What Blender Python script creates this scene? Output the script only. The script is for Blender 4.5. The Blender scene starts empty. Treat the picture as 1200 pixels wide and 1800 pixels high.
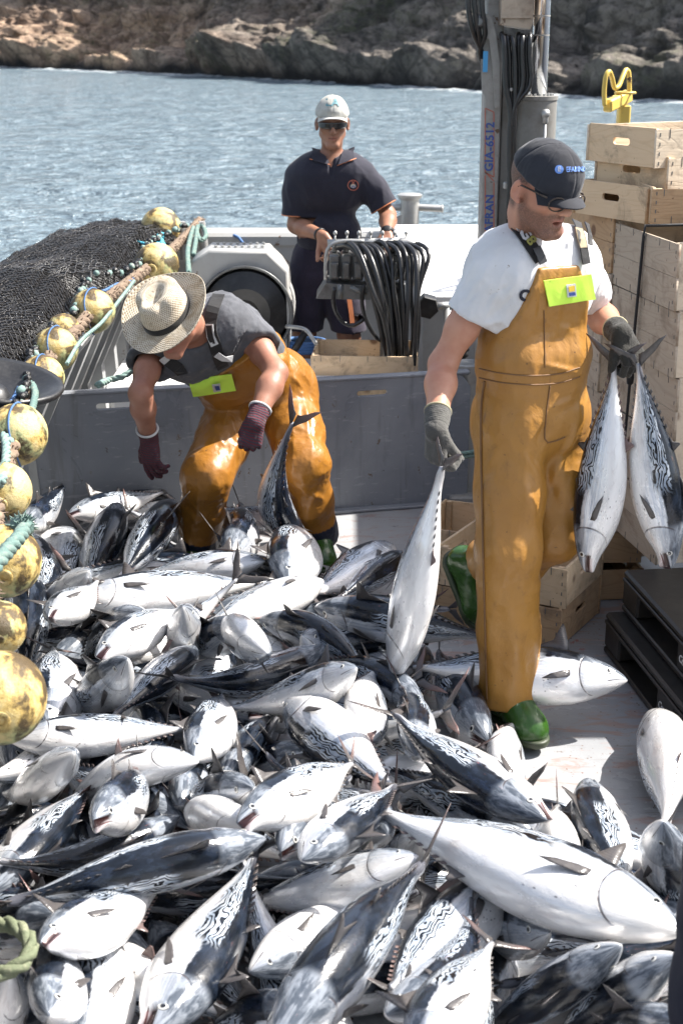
import bpy, bmesh, math, random
import numpy as np
from mathutils import Vector, Matrix
SC = bpy.context.scene
COL = SC.collection
R = math.radians
# ------------------------------------------------------------------ camera
CAM_H = 2.05
FPX = 2500.0
PITCH = math.atan((900 - 60) / FPX)
cam_d = bpy.data.cameras.new('camera')
cam_d.sensor_fit = 'VERTICAL'; cam_d.sensor_height = 36.0; cam_d.lens = 50.0
cam_d.clip_start = 0.05; cam_d.clip_end = 2000.0
cam_d.dof.use_dof = True; cam_d.dof.focus_distance = 4.6; cam_d.dof.aperture_fstop = 6.3
cam = bpy.data.objects.new('camera', cam_d); COL.objects.link(cam)
cam.location = (0, 0, CAM_H); cam.rotation_euler = (math.pi / 2 - PITCH, 0, 0)
SC.camera = cam
# ------------------------------------------------------------------ sun and sky
SUN_DIR = Vector((0.62, 0.17, 0.76)).normalized()
elev = math.asin(SUN_DIR.z); azim = math.atan2(SUN_DIR.x, SUN_DIR.y)
world = bpy.data.worlds.new('World'); SC.world = world; world.use_nodes = True
wn = world.node_tree
for n in list(wn.nodes): wn.nodes.remove(n)
w_out = wn.nodes.new('ShaderNodeOutputWorld'); w_bg = wn.nodes.new('ShaderNodeBackground')
w_sky = wn.nodes.new('ShaderNodeTexSky'); w_sky.sky_type = 'NISHITA'; w_sky.sun_disc = False
w_sky.sun_elevation = elev; w_sky.sun_rotation = azim
w_sky.air_density = 1.0; w_sky.dust_density = 2.5; w_sky.ozone_density = 1.0
w_bg.inputs['Strength'].default_value = 0.115
w_hs = wn.nodes.new('ShaderNodeHueSaturation'); w_hs.inputs['Saturation'].default_value = .62
wn.links.new(w_sky.outputs[0], w_hs.inputs['Color']); wn.links.new(w_hs.outputs[0], w_bg.inputs[0]); wn.links.new(w_bg.outputs[0], w_out.inputs[0])
sun_d = bpy.data.lights.new('sun', 'SUN'); sun_d.energy = 5.0; sun_d.angle = R(0.53)
sun_d.color = (1.0, 0.95, 0.88)
sun = bpy.data.objects.new('sun', sun_d); COL.objects.link(sun)
sun.rotation_euler = SUN_DIR.to_track_quat('Z', 'Y').to_euler(); sun.location = SUN_DIR * 30
SC.view_settings.view_transform = 'Standard'
try: SC.view_settings.look = 'None'
except Exception: pass
SC.view_settings.exposure = 1.32; SC.view_settings.gamma = 1.0
SC.render.engine = 'CYCLES'
SC.cycles.max_bounces = 6; SC.cycles.diffuse_bounces = 3; SC.cycles.glossy_bounces = 3
SC.cycles.caustics_reflective = False; SC.cycles.caustics_refractive = False
SC.cycles.use_denoising = True
# ------------------------------------------------------------------ measuring helpers (where a sight line meets a depth or a height)
_f = np.array([0, math.cos(PITCH), -math.sin(PITCH)]); _u = np.array([0, math.sin(PITCH), math.cos(PITCH)])
def ray(px, py):
    return _f + np.array([(px - 600) / FPX, 0, 0]) - _u * ((py - 900) / FPX)
def PY(px, py, Y):
    r = ray(px, py); t = Y / r[1]
    return Vector((r[0] * t, Y, CAM_H + r[2] * t))
def PZ(px, py, Z):
    r = ray(px, py); t = (Z - CAM_H) / r[2]
    return Vector((r[0] * t, r[1] * t, Z))
# ------------------------------------------------------------------ object helpers
def link(o, parent=None):
    COL.objects.link(o)
    if parent is not None: o.parent = parent
    return o
def tag(o, label=None, cat=None, group=None, kind=None):
    if label: o['label'] = label
    if cat: o['category'] = cat
    if group: o['group'] = group
    if kind: o['kind'] = kind
    return o
def thing(name, label, cat, loc=(0, 0, 0), rot=(0, 0, 0), group=None):
    o = bpy.data.objects.new(name, None); o.empty_display_size = 0.1
    o.location = loc; o.rotation_euler = rot
    link(o); return tag(o, label, cat, group)
def raw_mesh(name, V, Fq, mats=(), smooth=True, uv=None, attrs=None, midx=None):
    """V (n,3) ; Fq list/array of faces (all same length, or a list of mixed)"""
    me = bpy.data.meshes.new(name)
    V = np.asarray(V, dtype=np.float32)
    if isinstance(Fq, np.ndarray):
        nf, k = Fq.shape
        me.vertices.add(len(V)); me.vertices.foreach_set('co', V.ravel())
        me.loops.add(nf * k); me.loops.foreach_set('vertex_index', Fq.astype(np.int32).ravel())
        me.polygons.add(nf); me.polygons.foreach_set('loop_start', np.arange(0, nf * k, k, dtype=np.int32))
        try: me.polygons.foreach_set('loop_total', np.full(nf, k, dtype=np.int32))
        except Exception: pass
        me.update(calc_edges=True); me.validate()
    else:
        me.from_pydata([tuple(map(float, v)) for v in V], [], [tuple(int(i) for i in f) for f in Fq]); me.update()
    for m in (mats if isinstance(mats, (list, tuple)) else [mats]): me.materials.append(m)
    if smooth: me.polygons.foreach_set('use_smooth', np.ones(len(me.polygons), dtype=bool))
    if midx is not None: me.polygons.foreach_set('material_index', np.asarray(midx, dtype=np.int32))
    if uv is not None:
        l = me.uv_layers.new(name='UVMap'); idx = np.empty(len(me.loops), dtype=np.int32)
        me.loops.foreach_get('vertex_index', idx); l.data.foreach_set('uv', np.asarray(uv, dtype=np.float32)[idx].ravel())
    if attrs:
        for k2, a in attrs.items():
            a = np.asarray(a, dtype=np.float32)
            if a.ndim == 1:
                at = me.attributes.new(k2, 'FLOAT', 'POINT'); at.data.foreach_set('value', a)
            else:
                at = me.attributes.new(k2, 'FLOAT_COLOR', 'POINT')
                if a.shape[1] == 3: a = np.concatenate([a, np.ones((len(a), 1), np.float32)], 1)
                at.data.foreach_set('color', a.ravel())
    return me
def obj(name, me, parent=None, loc=None, rot=None):
    o = bpy.data.objects.new(name, me); link(o, parent)
    if loc is not None: o.location = loc
    if rot is not None: o.rotation_euler = rot
    return o
class MB:
    """collects boxes, tubes, lathes... builds one mesh"""
    def __init__(s): s.V = []; s.F = []; s.n = 0; s.M = []; s.cur = 0
    def add(s, V, F):
        s.V.extend([tuple(v) for v in V]); s.F.extend([tuple(i + s.n for i in f) for f in F]); s.M.extend([s.cur] * len(F)); s.n += len(V); return s
    def box(s, c, d, rot=None, bev=0.0):
        c = Vector(c); hx, hy, hz = d[0] / 2, d[1] / 2, d[2] / 2
        Rm = rot if isinstance(rot, Matrix) else (Matrix.Rotation(rot, 3, 'Z') if rot else Matrix.Identity(3))
        b = min(bev, hx * .9, hy * .9, hz * .9)
        if b <= 0:
            P = [(-hx, -hy, -hz), (hx, -hy, -hz), (hx, hy, -hz), (-hx, hy, -hz), (-hx, -hy, hz), (hx, -hy, hz), (hx, hy, hz), (-hx, hy, hz)]
            Fs = [(0, 3, 2, 1), (4, 5, 6, 7), (0, 1, 5, 4), (1, 2, 6, 5), (2, 3, 7, 6), (3, 0, 4, 7)]
        else:
            P = []; Fs = []
            idx = {}
            for sx in (-1, 1):
                for sy in (-1, 1):
                    for sz in (-1, 1):
                        for ax in range(3):
                            p = [sx * (hx - b), sy * (hy - b), sz * (hz - b)]
                            p[ax] = (sx, sy, sz)[ax] * (hx, hy, hz)[ax]
                            idx[(sx, sy, sz, ax)] = len(P); P.append(tuple(p))
            for ax in range(3):
                o1, o2 = [a for a in range(3) if a != ax]
                for sg in (-1, 1):
                    def k(a1, a2):
                        q = [0, 0, 0]; q[ax] = sg; q[o1] = a1; q[o2] = a2; return idx[(q[0], q[1], q[2], ax)]
                    f = [k(-1, -1), k(1, -1), k(1, 1), k(-1, 1)]
                    if (sg > 0) == (ax == 1): f.reverse()
                    Fs.append(tuple(f))
            for ax in range(3):  # edges running along ax
                o1, o2 = [a for a in range(3) if a != ax]
                for s1 in (-1, 1):
                    for s2 in (-1, 1):
                        def k2(e, which):
                            q = [0, 0, 0]; q[ax] = e; q[o1] = s1; q[o2] = s2; return idx[(q[0], q[1], q[2], which)]
                        Fs.append((k2(-1, o1), k2(1, o1), k2(1, o2), k2(-1, o2)))
            for sx in (-1, 1):
                for sy in (-1, 1):
                    for sz in (-1, 1): Fs.append(tuple(idx[(sx, sy, sz, a)] for a in range(3)))
        return s.add([c + Rm @ Vector(p) for p in P], Fs)
    def tube(s, pts, r, n=10, cap=True, closed=False, flat=None):
        pts = [Vector(p) for p in pts]; m = len(pts)
        rr = list(r) if isinstance(r, (list, tuple, np.ndarray)) else [r] * m
        V = []; T = []
        for i in range(m):
            if closed: t = pts[(i + 1) % m] - pts[i - 1]
            else: t = pts[min(i + 1, m - 1)] - pts[max(i - 1, 0)]
            T.append(t.normalized() if t.length > 1e-9 else Vector((0, 0, 1)))
        nrm = T[0].orthogonal().normalized()
        for i in range(m):
            nrm = (nrm - T[i] * nrm.dot(T[i]))
            nrm = nrm.normalized() if nrm.length > 1e-6 else T[i].orthogonal().normalized()
            b = T[i].cross(nrm)
            for k in range(n):
                a = 2 * math.pi * k / n
                V.append(pts[i] + nrm * math.cos(a) * rr[i] + b * math.sin(a) * rr[i])
        Fs = []
        for i in range(m if closed else m - 1):
            j = (i + 1) % m
            for k in range(n): Fs.append((i * n + k, i * n + (k + 1) % n, j * n + (k + 1) % n, j * n + k))
        if cap and not closed:
            Fs.append(tuple(reversed(range(n)))); Fs.append(tuple((m - 1) * n + k for k in range(n)))
        return s.add(V, Fs)
    def cyl(s, a, b, r, n=20, r2=None): return s.tube([a, b], [r, r if r2 is None else r2], n)
    def lathe(s, prof, c=(0, 0, 0), axis=(0, 0, 1), n=28):
        ax = Vector(axis).normalized(); u = ax.orthogonal().normalized(); v = ax.cross(u); c = Vector(c)
        V = []; Fs = []
        for (r, h) in prof:
            for k in range(n):
                a = 2 * math.pi * k / n; V.append(c + ax * h + (u * math.cos(a) + v * math.sin(a)) * max(r, 1e-5))
        for i in range(len(prof) - 1):
            for k in range(n): Fs.append((i * n + k, i * n + (k + 1) % n, (i + 1) * n + (k + 1) % n, (i + 1) * n + k))
        return s.add(V, Fs)
    def rope(s, pts, r, pitch=None, n=6, step=None, strands=3):
        """three-strand laid rope along a smooth path"""
        P = smooth_path(pts, step or r * 1.1); pitch = pitch or r * 7
        L = 0; D = [0]
        for i in range(1, len(P)): L += (P[i] - P[i - 1]).length; D.append(L)
        T = [(P[min(i + 1, len(P) - 1)] - P[max(i - 1, 0)]).normalized() for i in range(len(P))]
        nr = T[0].orthogonal().normalized(); N = []
        for t in T:
            nr = (nr - t * nr.dot(t)).normalized(); N.append(nr)
        for q in range(strands):
            pp = []
            for i, p in enumerate(P):
                a = 2 * math.pi * (D[i] / pitch + q / strands); b = T[i].cross(N[i])
                pp.append(p + (N[i] * math.cos(a) + b * math.sin(a)) * r * .5)
            s.tube(pp, r * .58, n)
        return s
    def build(s, name, mat, parent=None, smooth=False, auto=None, loc=None, rot=None):
        me = raw_mesh(name, s.V, s.F, mat, smooth=smooth, midx=s.M if isinstance(mat, (list, tuple)) and len(mat) > 1 else None)
        if auto is not None:
            me.polygons.foreach_set('use_smooth', np.ones(len(me.polygons), dtype=bool))
            try: me.set_sharp_from_angle(angle=R(auto))
            except Exception: pass
        bm = bmesh.new(); bm.from_mesh(me); bmesh.ops.recalc_face_normals(bm, faces=bm.faces); bm.to_mesh(me); bm.free()
        return obj(name, me, parent, loc, rot)
def smooth_path(pts, step):
    pts = [Vector(p) for p in pts]
    if len(pts) < 3:
        n = max(2, int((pts[1] - pts[0]).length / step)); return [pts[0].lerp(pts[1], i / n) for i in range(n + 1)]
    out = []
    for i in range(len(pts) - 1):
        p0 = pts[max(i - 1, 0)]; p1 = pts[i]; p2 = pts[i + 1]; p3 = pts[min(i + 2, len(pts) - 1)]
        n = max(1, int((p2 - p1).length / step))
        for k in range(n):
            t = k / n
            out.append(.5 * ((2 * p1) + (p2 - p0) * t + (2 * p0 - 5 * p1 + 4 * p2 - p3) * t * t + (3 * p1 - p0 - 3 * p2 + p3) * t ** 3))
    out.append(pts[-1]); return out
def plate(name, outline, holes, th, mat, parent=None, M=None, bevel=0.0, smooth=False):
    """flat board cut from an outline with holes, thickness th along local z"""
    cu = bpy.data.curves.new(name, 'CURVE'); cu.dimensions = '2D'; cu.fill_mode = 'BOTH'
    cu.extrude = max(th / 2 - bevel, 1e-5); cu.bevel_depth = bevel; cu.bevel_resolution = 1
    for lp in [outline] + list(holes):
        sp = cu.splines.new('POLY'); sp.points.add(len(lp) - 1)
        for i, p in enumerate(lp): sp.points[i].co = (p[0], p[1], 0, 1)
        sp.use_cyclic_u = True
    t = bpy.data.objects.new('tmp', cu); me = bpy.data.meshes.new_from_object(t); me.name = name
    bpy.data.objects.remove(t); bpy.data.curves.remove(cu)
    if M is not None: me.transform(M)
    me.materials.clear(); me.materials.append(mat)
    return obj(name, me, parent)
def slot(cx, cy, w, h, n=6):
    r = h / 2; P = []
    for i in range(n + 1): a = -math.pi / 2 + math.pi * i / n; P.append((cx + w / 2 - r + r * math.cos(a), cy + r * math.sin(a)))
    for i in range(n + 1): a = math.pi / 2 + math.pi * i / n; P.append((cx - w / 2 + r + r * math.cos(a), cy + r * math.sin(a)))
    return P
def lettering(name, text, size, mat, parent, M, extrude=0.0006, bold=0.0, spacing=1.0, shear=0.0):
    cu = bpy.data.curves.new(name, 'FONT'); cu.body = text; cu.size = size; cu.extrude = extrude; cu.offset = bold
    cu.align_x = 'CENTER'; cu.align_y = 'CENTER'; cu.space_character = spacing; cu.shear = shear; cu.resolution_u = 3
    t = bpy.data.objects.new('tmp', cu); COL.objects.link(t); bpy.context.view_layer.update()
    me = bpy.data.meshes.new_from_object(t.evaluated_get(bpy.context.evaluated_depsgraph_get())); me.name = name
    bpy.data.objects.remove(t); bpy.data.curves.remove(cu)
    me.materials.clear(); me.materials.append(mat); me.transform(M)
    return obj(name, me, parent)
def frame(o, x, y):
    """matrix with origin o, local x axis, approx y axis"""
    x = Vector(x).normalized(); z = x.cross(Vector(y)).normalized(); y = z.cross(x)
    return Matrix(((x.x, y.x, z.x, o[0]), (x.y, y.y, z.y, o[1]), (x.z, y.z, z.z, o[2]), (0, 0, 0, 1)))
# ------------------------------------------------------------------ numpy noise
def _hash(ix, iy, iz, seed):
    h = (ix.astype(np.int64) * 374761393 + iy.astype(np.int64) * 668265263 + iz.astype(np.int64) * 2147483647 + seed * 1274126177) & 0xffffffff
    h = ((h ^ (h >> 13)) * 1274126177) & 0xffffffff
    h = h ^ (h >> 16)
    return (h & 0xffff).astype(np.float64) / 65535.0
def vnoise(P, seed=0):
    P = np.asarray(P, dtype=np.float64); i = np.floor(P).astype(np.int64); f = P - i; f = f * f * (3 - 2 * f)
    x, y, z = i[:, 0], i[:, 1], i[:, 2]; r = 0
    for dx in (0, 1):
        for dy in (0, 1):
            for dz in (0, 1):
                w = (f[:, 0] if dx else 1 - f[:, 0]) * (f[:, 1] if dy else 1 - f[:, 1]) * (f[:, 2] if dz else 1 - f[:, 2])
                r = r + w * _hash(x + dx, y + dy, z + dz, seed)
    return r * 2 - 1
def fbm(P, oct=4, seed=0, gain=.5, ridged=False):
    P = np.asarray(P, dtype=np.float64); a = 1.0; s = 0; tot = 0
    for o in range(oct):
        n = vnoise(P * 2.03 ** o + o * 17.3, seed + o)
        if ridged: n = 1 - 2 * np.abs(n)
        s = s + a * n; tot += a; a *= gain
    return s / tot
# ------------------------------------------------------------------ materials
class NT:
    def __init__(s, name):
        s.m = bpy.data.materials.new(name); s.m.use_nodes = True; s.t = s.m.node_tree
        s.b = s.t.nodes['Principled BSDF']; s.o = s.t.nodes['Material Output']
    def n(s, typ, ins=None, **kw):
        nd = s.t.nodes.new(typ)
        for k, v in kw.items(): setattr(nd, k, v)
        for k, v in (ins or {}).items(): s.put(nd.inputs[k], v)
        return nd
    def put(s, sock, v):
        if hasattr(v, 'is_output') or isinstance(v, bpy.types.NodeSocket): s.t.links.new(v, sock)
        else:
            if isinstance(v, (tuple, list)) and len(v) == 3 and sock.type == 'RGBA': v = (*v, 1)
            sock.default_value = v
    def math(s, op, a, b=0.0, c=None, clamp=False):
        nd = s.n('ShaderNodeMath', operation=op, use_clamp=clamp); s.put(nd.inputs[0], a); s.put(nd.inputs[1], b)
        if c is not None: s.put(nd.inputs[2], c)
        return nd.outputs[0]
    def mix(s, f, a, b, mode='MIX'):
        nd = s.n('ShaderNodeMix', data_type='RGBA', blend_type=mode); s.put(nd.inputs[0], f); s.put(nd.inputs[6], a); s.put(nd.inputs[7], b); return nd.outputs[2]
    def step(s, v, a, b, lo=0.0, hi=1.0):
        nd = s.n('ShaderNodeMapRange', interpolation_type='SMOOTHSTEP'); s.put(nd.inputs[0], v)
        for i, q in enumerate((a, b, lo, hi)): s.put(nd.inputs[i + 1], q)
        return nd.outputs[0]
    def coord(s, kind='Object', scale=(1, 1, 1), rot=(0, 0, 0), loc=(0, 0, 0)):
        tc = s.n('ShaderNodeTexCoord'); mp = s.n('ShaderNodeMapping'); s.t.links.new(tc.outputs[kind], mp.inputs[0])
        mp.inputs['Scale'].default_value = scale; mp.inputs['Rotation'].default_value = rot; mp.inputs['Location'].default_value = loc
        return mp.outputs[0]
    def noise(s, vec, scale=5, detail=3, rough=.5, dist=0.0, out=0):
        nd = s.n('ShaderNodeTexNoise'); s.t.links.new(vec, nd.inputs['Vector'])
        nd.inputs['Scale'].default_value = scale; nd.inputs['Detail'].default_value = detail
        nd.inputs['Roughness'].default_value = rough; nd.inputs['Distortion'].default_value = dist
        return nd.outputs[out]
    def voro(s, vec, scale=5, feature='F1', out=0, rand=1.0):
        nd = s.n('ShaderNodeTexVoronoi', feature=feature); s.t.links.new(vec, nd.inputs['Vector']); nd.inputs['Scale'].default_value = scale
        nd.inputs['Randomness'].default_value = rand
        return nd.outputs[out]
    def bump(s, h, strength=.3, dist=.01, normal=None):
        nd = s.n('ShaderNodeBump'); s.put(nd.inputs['Height'], h); nd.inputs['Strength'].default_value = strength; nd.inputs['Distance'].default_value = dist
        if normal is not None: s.t.links.new(normal, nd.inputs['Normal'])
        return nd.outputs[0]
    def attr(s, name, out='Fac'):
        nd = s.n('ShaderNodeAttribute'); nd.attribute_name = name; return nd.outputs[out]
    def rnd(s): return s.n('ShaderNodeObjectInfo').outputs['Random']
    def set(s, **kw):
        names = dict(col='Base Color', rough='Roughness', metal='Metallic', spec='Specular IOR Level', coat='Coat Weight', coatr='Coat Roughness', normal='Normal', sss='Subsurface Weight', ssr='Subsurface Radius', sheen='Sheen Weight', trans='Transmission Weight', ior='IOR', alpha='Alpha', cnormal='Coat Normal', aniso='Anisotropic')
        for k, v in kw.items(): s.put(s.b.inputs[names[k]], v)
        return s.m
def paint(name, col, rough=.45, dirt=(.25, .2, .15), amt=.35, scale=6, chip=0.0, chipc=(.12, .07, .04), bump=.15, metal=0.0, spec=.5, coat=0.0):
    t = NT(name); v = t.coord('Object')
    n1 = t.noise(v, scale, 5, .6, .3); n2 = t.noise(v, scale * 7, 4, .6)
    c = t.mix(t.math('MULTIPLY', t.step(n1, .48, .75), amt), col, dirt)
    c = t.mix(t.math('MULTIPLY', t.step(n2, .45, .8), amt * .5), c, dirt)
    if chip > 0:
        k = t.math('MULTIPLY', t.step(t.noise(v, scale * 2.2, 4, .7), .66 - chip * .1, .69 - chip * .1), 1.0)
        c = t.mix(k, c, chipc)
    return t.set(col=c, rough=t.math('ADD', t.math('MULTIPLY', n2, .25), rough - .1), metal=metal, spec=spec, coat=coat, normal=t.bump(n2, bump, .004))
M = {}
M['deck_grey'] = None
def mk_mats():
    M['black'] = paint('black_rubber', (.012, .012, .013), .38, (.08, .08, .08), .3, 9)
    M['hose'] = paint('hose_rubber', (.01, .01, .011), .3, (.05, .05, .05), .25, 14, spec=.6)
    M['steel'] = paint('galvanised_steel', (.42, .42, .41), .45, (.2, .17, .13), .5, 6, metal=.6)
    M['steel_dark'] = paint('worn_steel', (.16, .165, .165), .4, (.05, .045, .04), .6, 12, metal=.5)
    M['chrome'] = paint('chrome', (.75, .78, .82), .12, (.5, .38, .2), .25, 5, metal=1.0, bump=.05)
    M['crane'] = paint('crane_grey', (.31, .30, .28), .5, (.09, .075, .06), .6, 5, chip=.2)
    M['crane_shaded'] = paint('crane_shadow_grey', (.23, .225, .21), .5, (.11, .09, .07), .6, 5)  # darker copy of the crane grey, shade put into its colour
    M['boom'] = paint('boom_tan', (.36, .29, .22), .5, (.1, .06, .035), .9, 4, chip=.3)
    M['panel'] = paint('panel_grey', (.2, .215, .24), .4, (.28, .29, .31), .6, 5.5, chip=.12, chipc=(.1, .06, .04), coat=.1)
    t = NT('pound_board_paint'); v = t.coord('Object'); a = t.noise(t.coord('Object', (9, 9, 1.1)), 1.6, 5, .65, .5); b = t.noise(v, 2.2, 5, .6, .8); d = t.noise(v, 30, 4, .7); e = t.noise(t.coord('Object', (2, 2, 9)), 6, 4, .65)
    c = t.mix(t.step(b, .35, .7), (.185, .20, .228), (.255, .27, .295)); c = t.mix(t.math('MULTIPLY', t.step(a, .52, .72), .5), c, (.115, .115, .12)); c = t.mix(t.math('MULTIPLY', t.step(e, .6, .66), .35), c, (.40, .41, .43))
    k1 = t.math('MULTIPLY', t.step(t.noise(v, 13, 5, .75), .655, .67), t.step(b, .4, .55)); c = t.mix(k1, c, (.14, .10, .07)); c = t.mix(t.math('MULTIPLY', t.step(d, .68, .71), .8), c, (.06, .045, .04))
    M['panel'] = t.set(col=c, rough=t.step(b, .3, .7, .24, .5), normal=t.bump(t.math('ADD', t.math('MULTIPLY', k1, -1.0), t.math('MULTIPLY', d, .3)), .3, .004))
    M['rail'] = paint('rail_paint', (.34, .34, .33), .5, (.25, .22, .18), .5, 3, chip=.15)
    M['hull'] = paint('bulwark_paint', (.33, .34, .345), .5, (.2, .19, .17), .5, 3, chip=.2)
    M['white_box'] = paint('white_gelcoat', (.8, .8, .79), .4, (.5, .48, .45), .25, 3)
    M['yellow'] = paint('yellow_paint', (.66, .47, .10), .4, (.45, .36, .2), .35, 7, chip=.25, chipc=(.08, .04, .02))
    M['pallet'] = paint('black_plastic', (.016, .015, .014), .42, (.075, .065, .05), .5, 4)
    M['whitemark'] = paint('white_marking', (.62, .62, .62), .6, (.3, .3, .3), .3, 20)
    M['bluemark'] = paint('blue_marking', (.04, .09, .32), .5, (.1, .1, .15), .3, 20)
    M['redmark'] = paint('red_marking', (.45, .12, .08), .5, (.3, .2, .15), .4, 20)
    M['sticker'] = paint('blue_sticker', (.05, .3, .6), .35, (.1, .3, .4), .3, 20)
    M['rope_green'] = paint('green_rope', (.10, .17, .155), .8, (.3, .3, .24), .6, 20, bump=.6)
    M['rope_light'] = paint('light_green_rope', (.16, .25, .23), .8, (.45, .42, .32), .5, 20, bump=.6)
    M['rope_blue'] = paint('blue_cord', (.06, .15, .34), .7, (.25, .3, .35), .4, 18, bump=.5)
    M['rope_cyan'] = paint('cyan_cord', (.05, .38, .5), .7, (.3, .4, .4), .4, 18, bump=.5)
    M['rope_brown'] = paint('weedy_rope', (.17, .12, .085), .9, (.34, .28, .2), .7, 16, bump=1.0)
    M['rope_olive'] = paint('olive_rope', (.12, .14, .08), .8, (.4, .38, .27), .6, 20, bump=.6)
    M['gold'] = paint('brass', (.5, .4, .2), .3, (.2, .15, .08), .4, 20, metal=.8)
    M['orange'] = paint('orange_trim', (.6, .2, .08), .6)
    M['glass_dark'] = paint('dark_lens', (.01, .01, .012), .12, (.02, .02, .02), .1, 10, spec=.8)
    M['glass_frame'] = paint('glasses_frame', (.03, .018, .012), .25)
    # wet deck
    t = NT('wet_deck'); v = t.coord('Object')
    n1 = t.noise(v, 1.6, 6, .6, .4); n2 = t.noise(v, 28, 4, .7); n3 = t.noise(t.coord('Object', (1, 3, 1), (0, 0, .5)), 5, 5, .65, 1.2)
    c = t.mix(t.step(n1, .35, .7), (.27, .28, .295), (.37, .375, .38))
    c = t.mix(t.math('MULTIPLY', t.step(n3, .52, .64), .7), c, (.31, .2, .17)); sc = t.noise(t.coord('Object', (2, 26, 1), (0, 0, -.3)), 2.2, 5, .7, .3); c = t.mix(t.math('MULTIPLY', t.step(sc, .58, .66), .5), c, (.18, .15, .14)); c = t.mix(t.math('MULTIPLY', t.step(sc, .40, .34), .3), c, (.5, .5, .5))
    c = t.mix(t.math('MULTIPLY', t.step(n2, .66, .7), .75), c, (.13, .085, .065))
    sp = t.voro(v, 42); k = t.math('MULTIPLY', t.step(sp, .16, .1), t.step(t.noise(v, 3, 3), .48, .6))
    c = t.mix(k, c, (.14, .07, .05))
    nb = t.noise(t.coord('Object', loc=(.3, .2, 0)), 2.6, 3, .5); kb = t.step(t.noise(v, 16, 6, .75, .6), .57, .63)
    c = t.mix(t.math('MULTIPLY', t.math('MULTIPLY', kb, t.step(nb, .56, .66)), .7), c, (.30, .06, .045))
    M['deck'] = t.set(col=c, rough=t.step(n1, .3, .75, .16, .5), normal=t.bump(t.math('ADD', n2, t.math('MULTIPLY', n1, .6)), .25, .006), spec=.5)
    # wood
    for nm, ca, cb, gr in (('wood_pale', (.66, .50, .33), (.54, .38, .23), .8), ('wood_grey', (.46, .385, .30), (.34, .27, .20), .9), ('wood_tan', (.50, .34, .20), (.34, .21, .115), .9), ('wood_light', (.66, .56, .43), (.54, .43, .31), .7)):
        t = NT(nm); tc = t.n('ShaderNodeTexCoord'); rn = t.rnd()
        off = t.n('ShaderNodeCombineXYZ', {0: t.math('MULTIPLY', rn, 13.0), 1: t.math('MULTIPLY', rn, 7.0), 2: t.math('MULTIPLY', rn, 31.0)}).outputs[0]
        ad = t.n('ShaderNodeVectorMath', {0: tc.outputs['Object'], 1: off}, operation='ADD').outputs[0]
        mp = t.n('ShaderNodeMapping', {0: ad}); mp.inputs['Scale'].default_value = (1, 1, 4.2); v = mp.outputs[0]
        rings = t.math('FRACT', t.math('MULTIPLY', t.noise(v, 2.2, 1.5, .45, .35), 13.0))
        ln = t.step(t.math('ABSOLUTE', t.math('SUBTRACT', rings, .5)), .5, .28)
        mp2 = t.n('ShaderNodeMapping', {0: ad}); mp2.inputs['Scale'].default_value = (3, 3, 60); fine = t.noise(mp2.outputs[0], 2, 3, .6)
        c = t.mix(t.math('MULTIPLY', t.math('SUBTRACT', 1.0, ln), .5 * gr), ca, cb)
        c = t.mix(t.math('MULTIPLY', fine, .5), c, cb)
        kn = t.voro(ad, 5.5); c = t.mix(t.math('MULTIPLY', t.step(kn, .16, .08), .8), c, (.12, .055, .03))
        st = t.step(t.noise(ad, 5, 6, .72, .5), .50, .68); c = t.mix(t.math('MULTIPLY', st, .6), c, (.16, .115, .08))
        sp = t.step(t.noise(ad, 60, 2, .6), .7, .74); c = t.mix(t.math('MULTIPLY', sp, .6), c, (.1, .05, .03))
        M[nm] = t.set(col=c, rough=.72, normal=t.bump(t.math('ADD', fine, t.math('MULTIPLY', ln, .3)), .35, .003), spec=.3)
    # sea
    t = NT('sea_water'); v = t.coord('Object')
    a1 = t.noise(t.coord('Object', (.55, 1.1, 1), (0, 0, .22)), .55, 3, .55, .4); a2 = t.noise(t.coord('Object', (.7, 1.25, 1), (0, 0, -.3)), 1.7, 4, .6, .5)
    a3 = t.noise(t.coord('Object', (.8, 1.2, 1)), 7, 3, .6)
    h = t.math('ADD', t.math('ADD', t.math('MULTIPLY', a1, 1.0), t.math('MULTIPLY', a2, .55)), t.math('MULTIPLY', a3, .12))
    fo = t.step(t.noise(t.coord('Object'), .35, 5, .7, .5), .62, .7)
    foam = t.attr('foam'); fk = t.math('MULTIPLY', foam, t.step(t.noise(v, 1.1, 6, .75, .4), .42, .56))
    c = t.mix(fk, (.17, .23, .27), (.8, .82, .82))
    M['sea'] = t.set(col=c, rough=t.math('ADD', t.math('MULTIPLY', fk, .6), .16), ior=1.33, spec=.62, normal=t.bump(h, 1.0, 1.15))
    # rock
    t = NT('cliff_rock'); v = t.coord('Object'); w = t.attr('warm'); wet = t.attr('wet')
    n1 = t.noise(v, .35, 8, .65, .6); n2 = t.noise(v, 1.6, 7, .7, .3); n3 = t.noise(v, .12, 5, .6)
    c = t.mix(t.step(n1, .36, .64), (.07, .064, .058), (.27, .235, .20))
    cw = t.mix(t.step(n1, .34, .64), (.20, .13, .09), (.52, .37, .26))
    c = t.mix(w, c, cw)
    c = t.mix(t.math('MULTIPLY', t.step(n2, .56, .7), .5), c, (.36, .31, .25))
    c = t.mix(t.math('MULTIPLY', t.step(n2, .5, .34), .7), c, (.03, .028, .027))
    c = t.mix(t.math('MULTIPLY', t.math('MULTIPLY', t.step(n3, .5, .62), t.step(n2, .42, .56)), .5), c, (.06, .075, .03))
    e1 = t.voro(t.coord('Object', (1, .8, 1.3)), .42, 'DISTANCE_TO_EDGE'); e2 = t.voro(t.coord('Object', (1, .8, 1.5), (.3, .2, .1)), 1.5, 'DISTANCE_TO_EDGE')
    ew = t.math('MULTIPLY', t.step(n2, .35, .6), .5)
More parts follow.
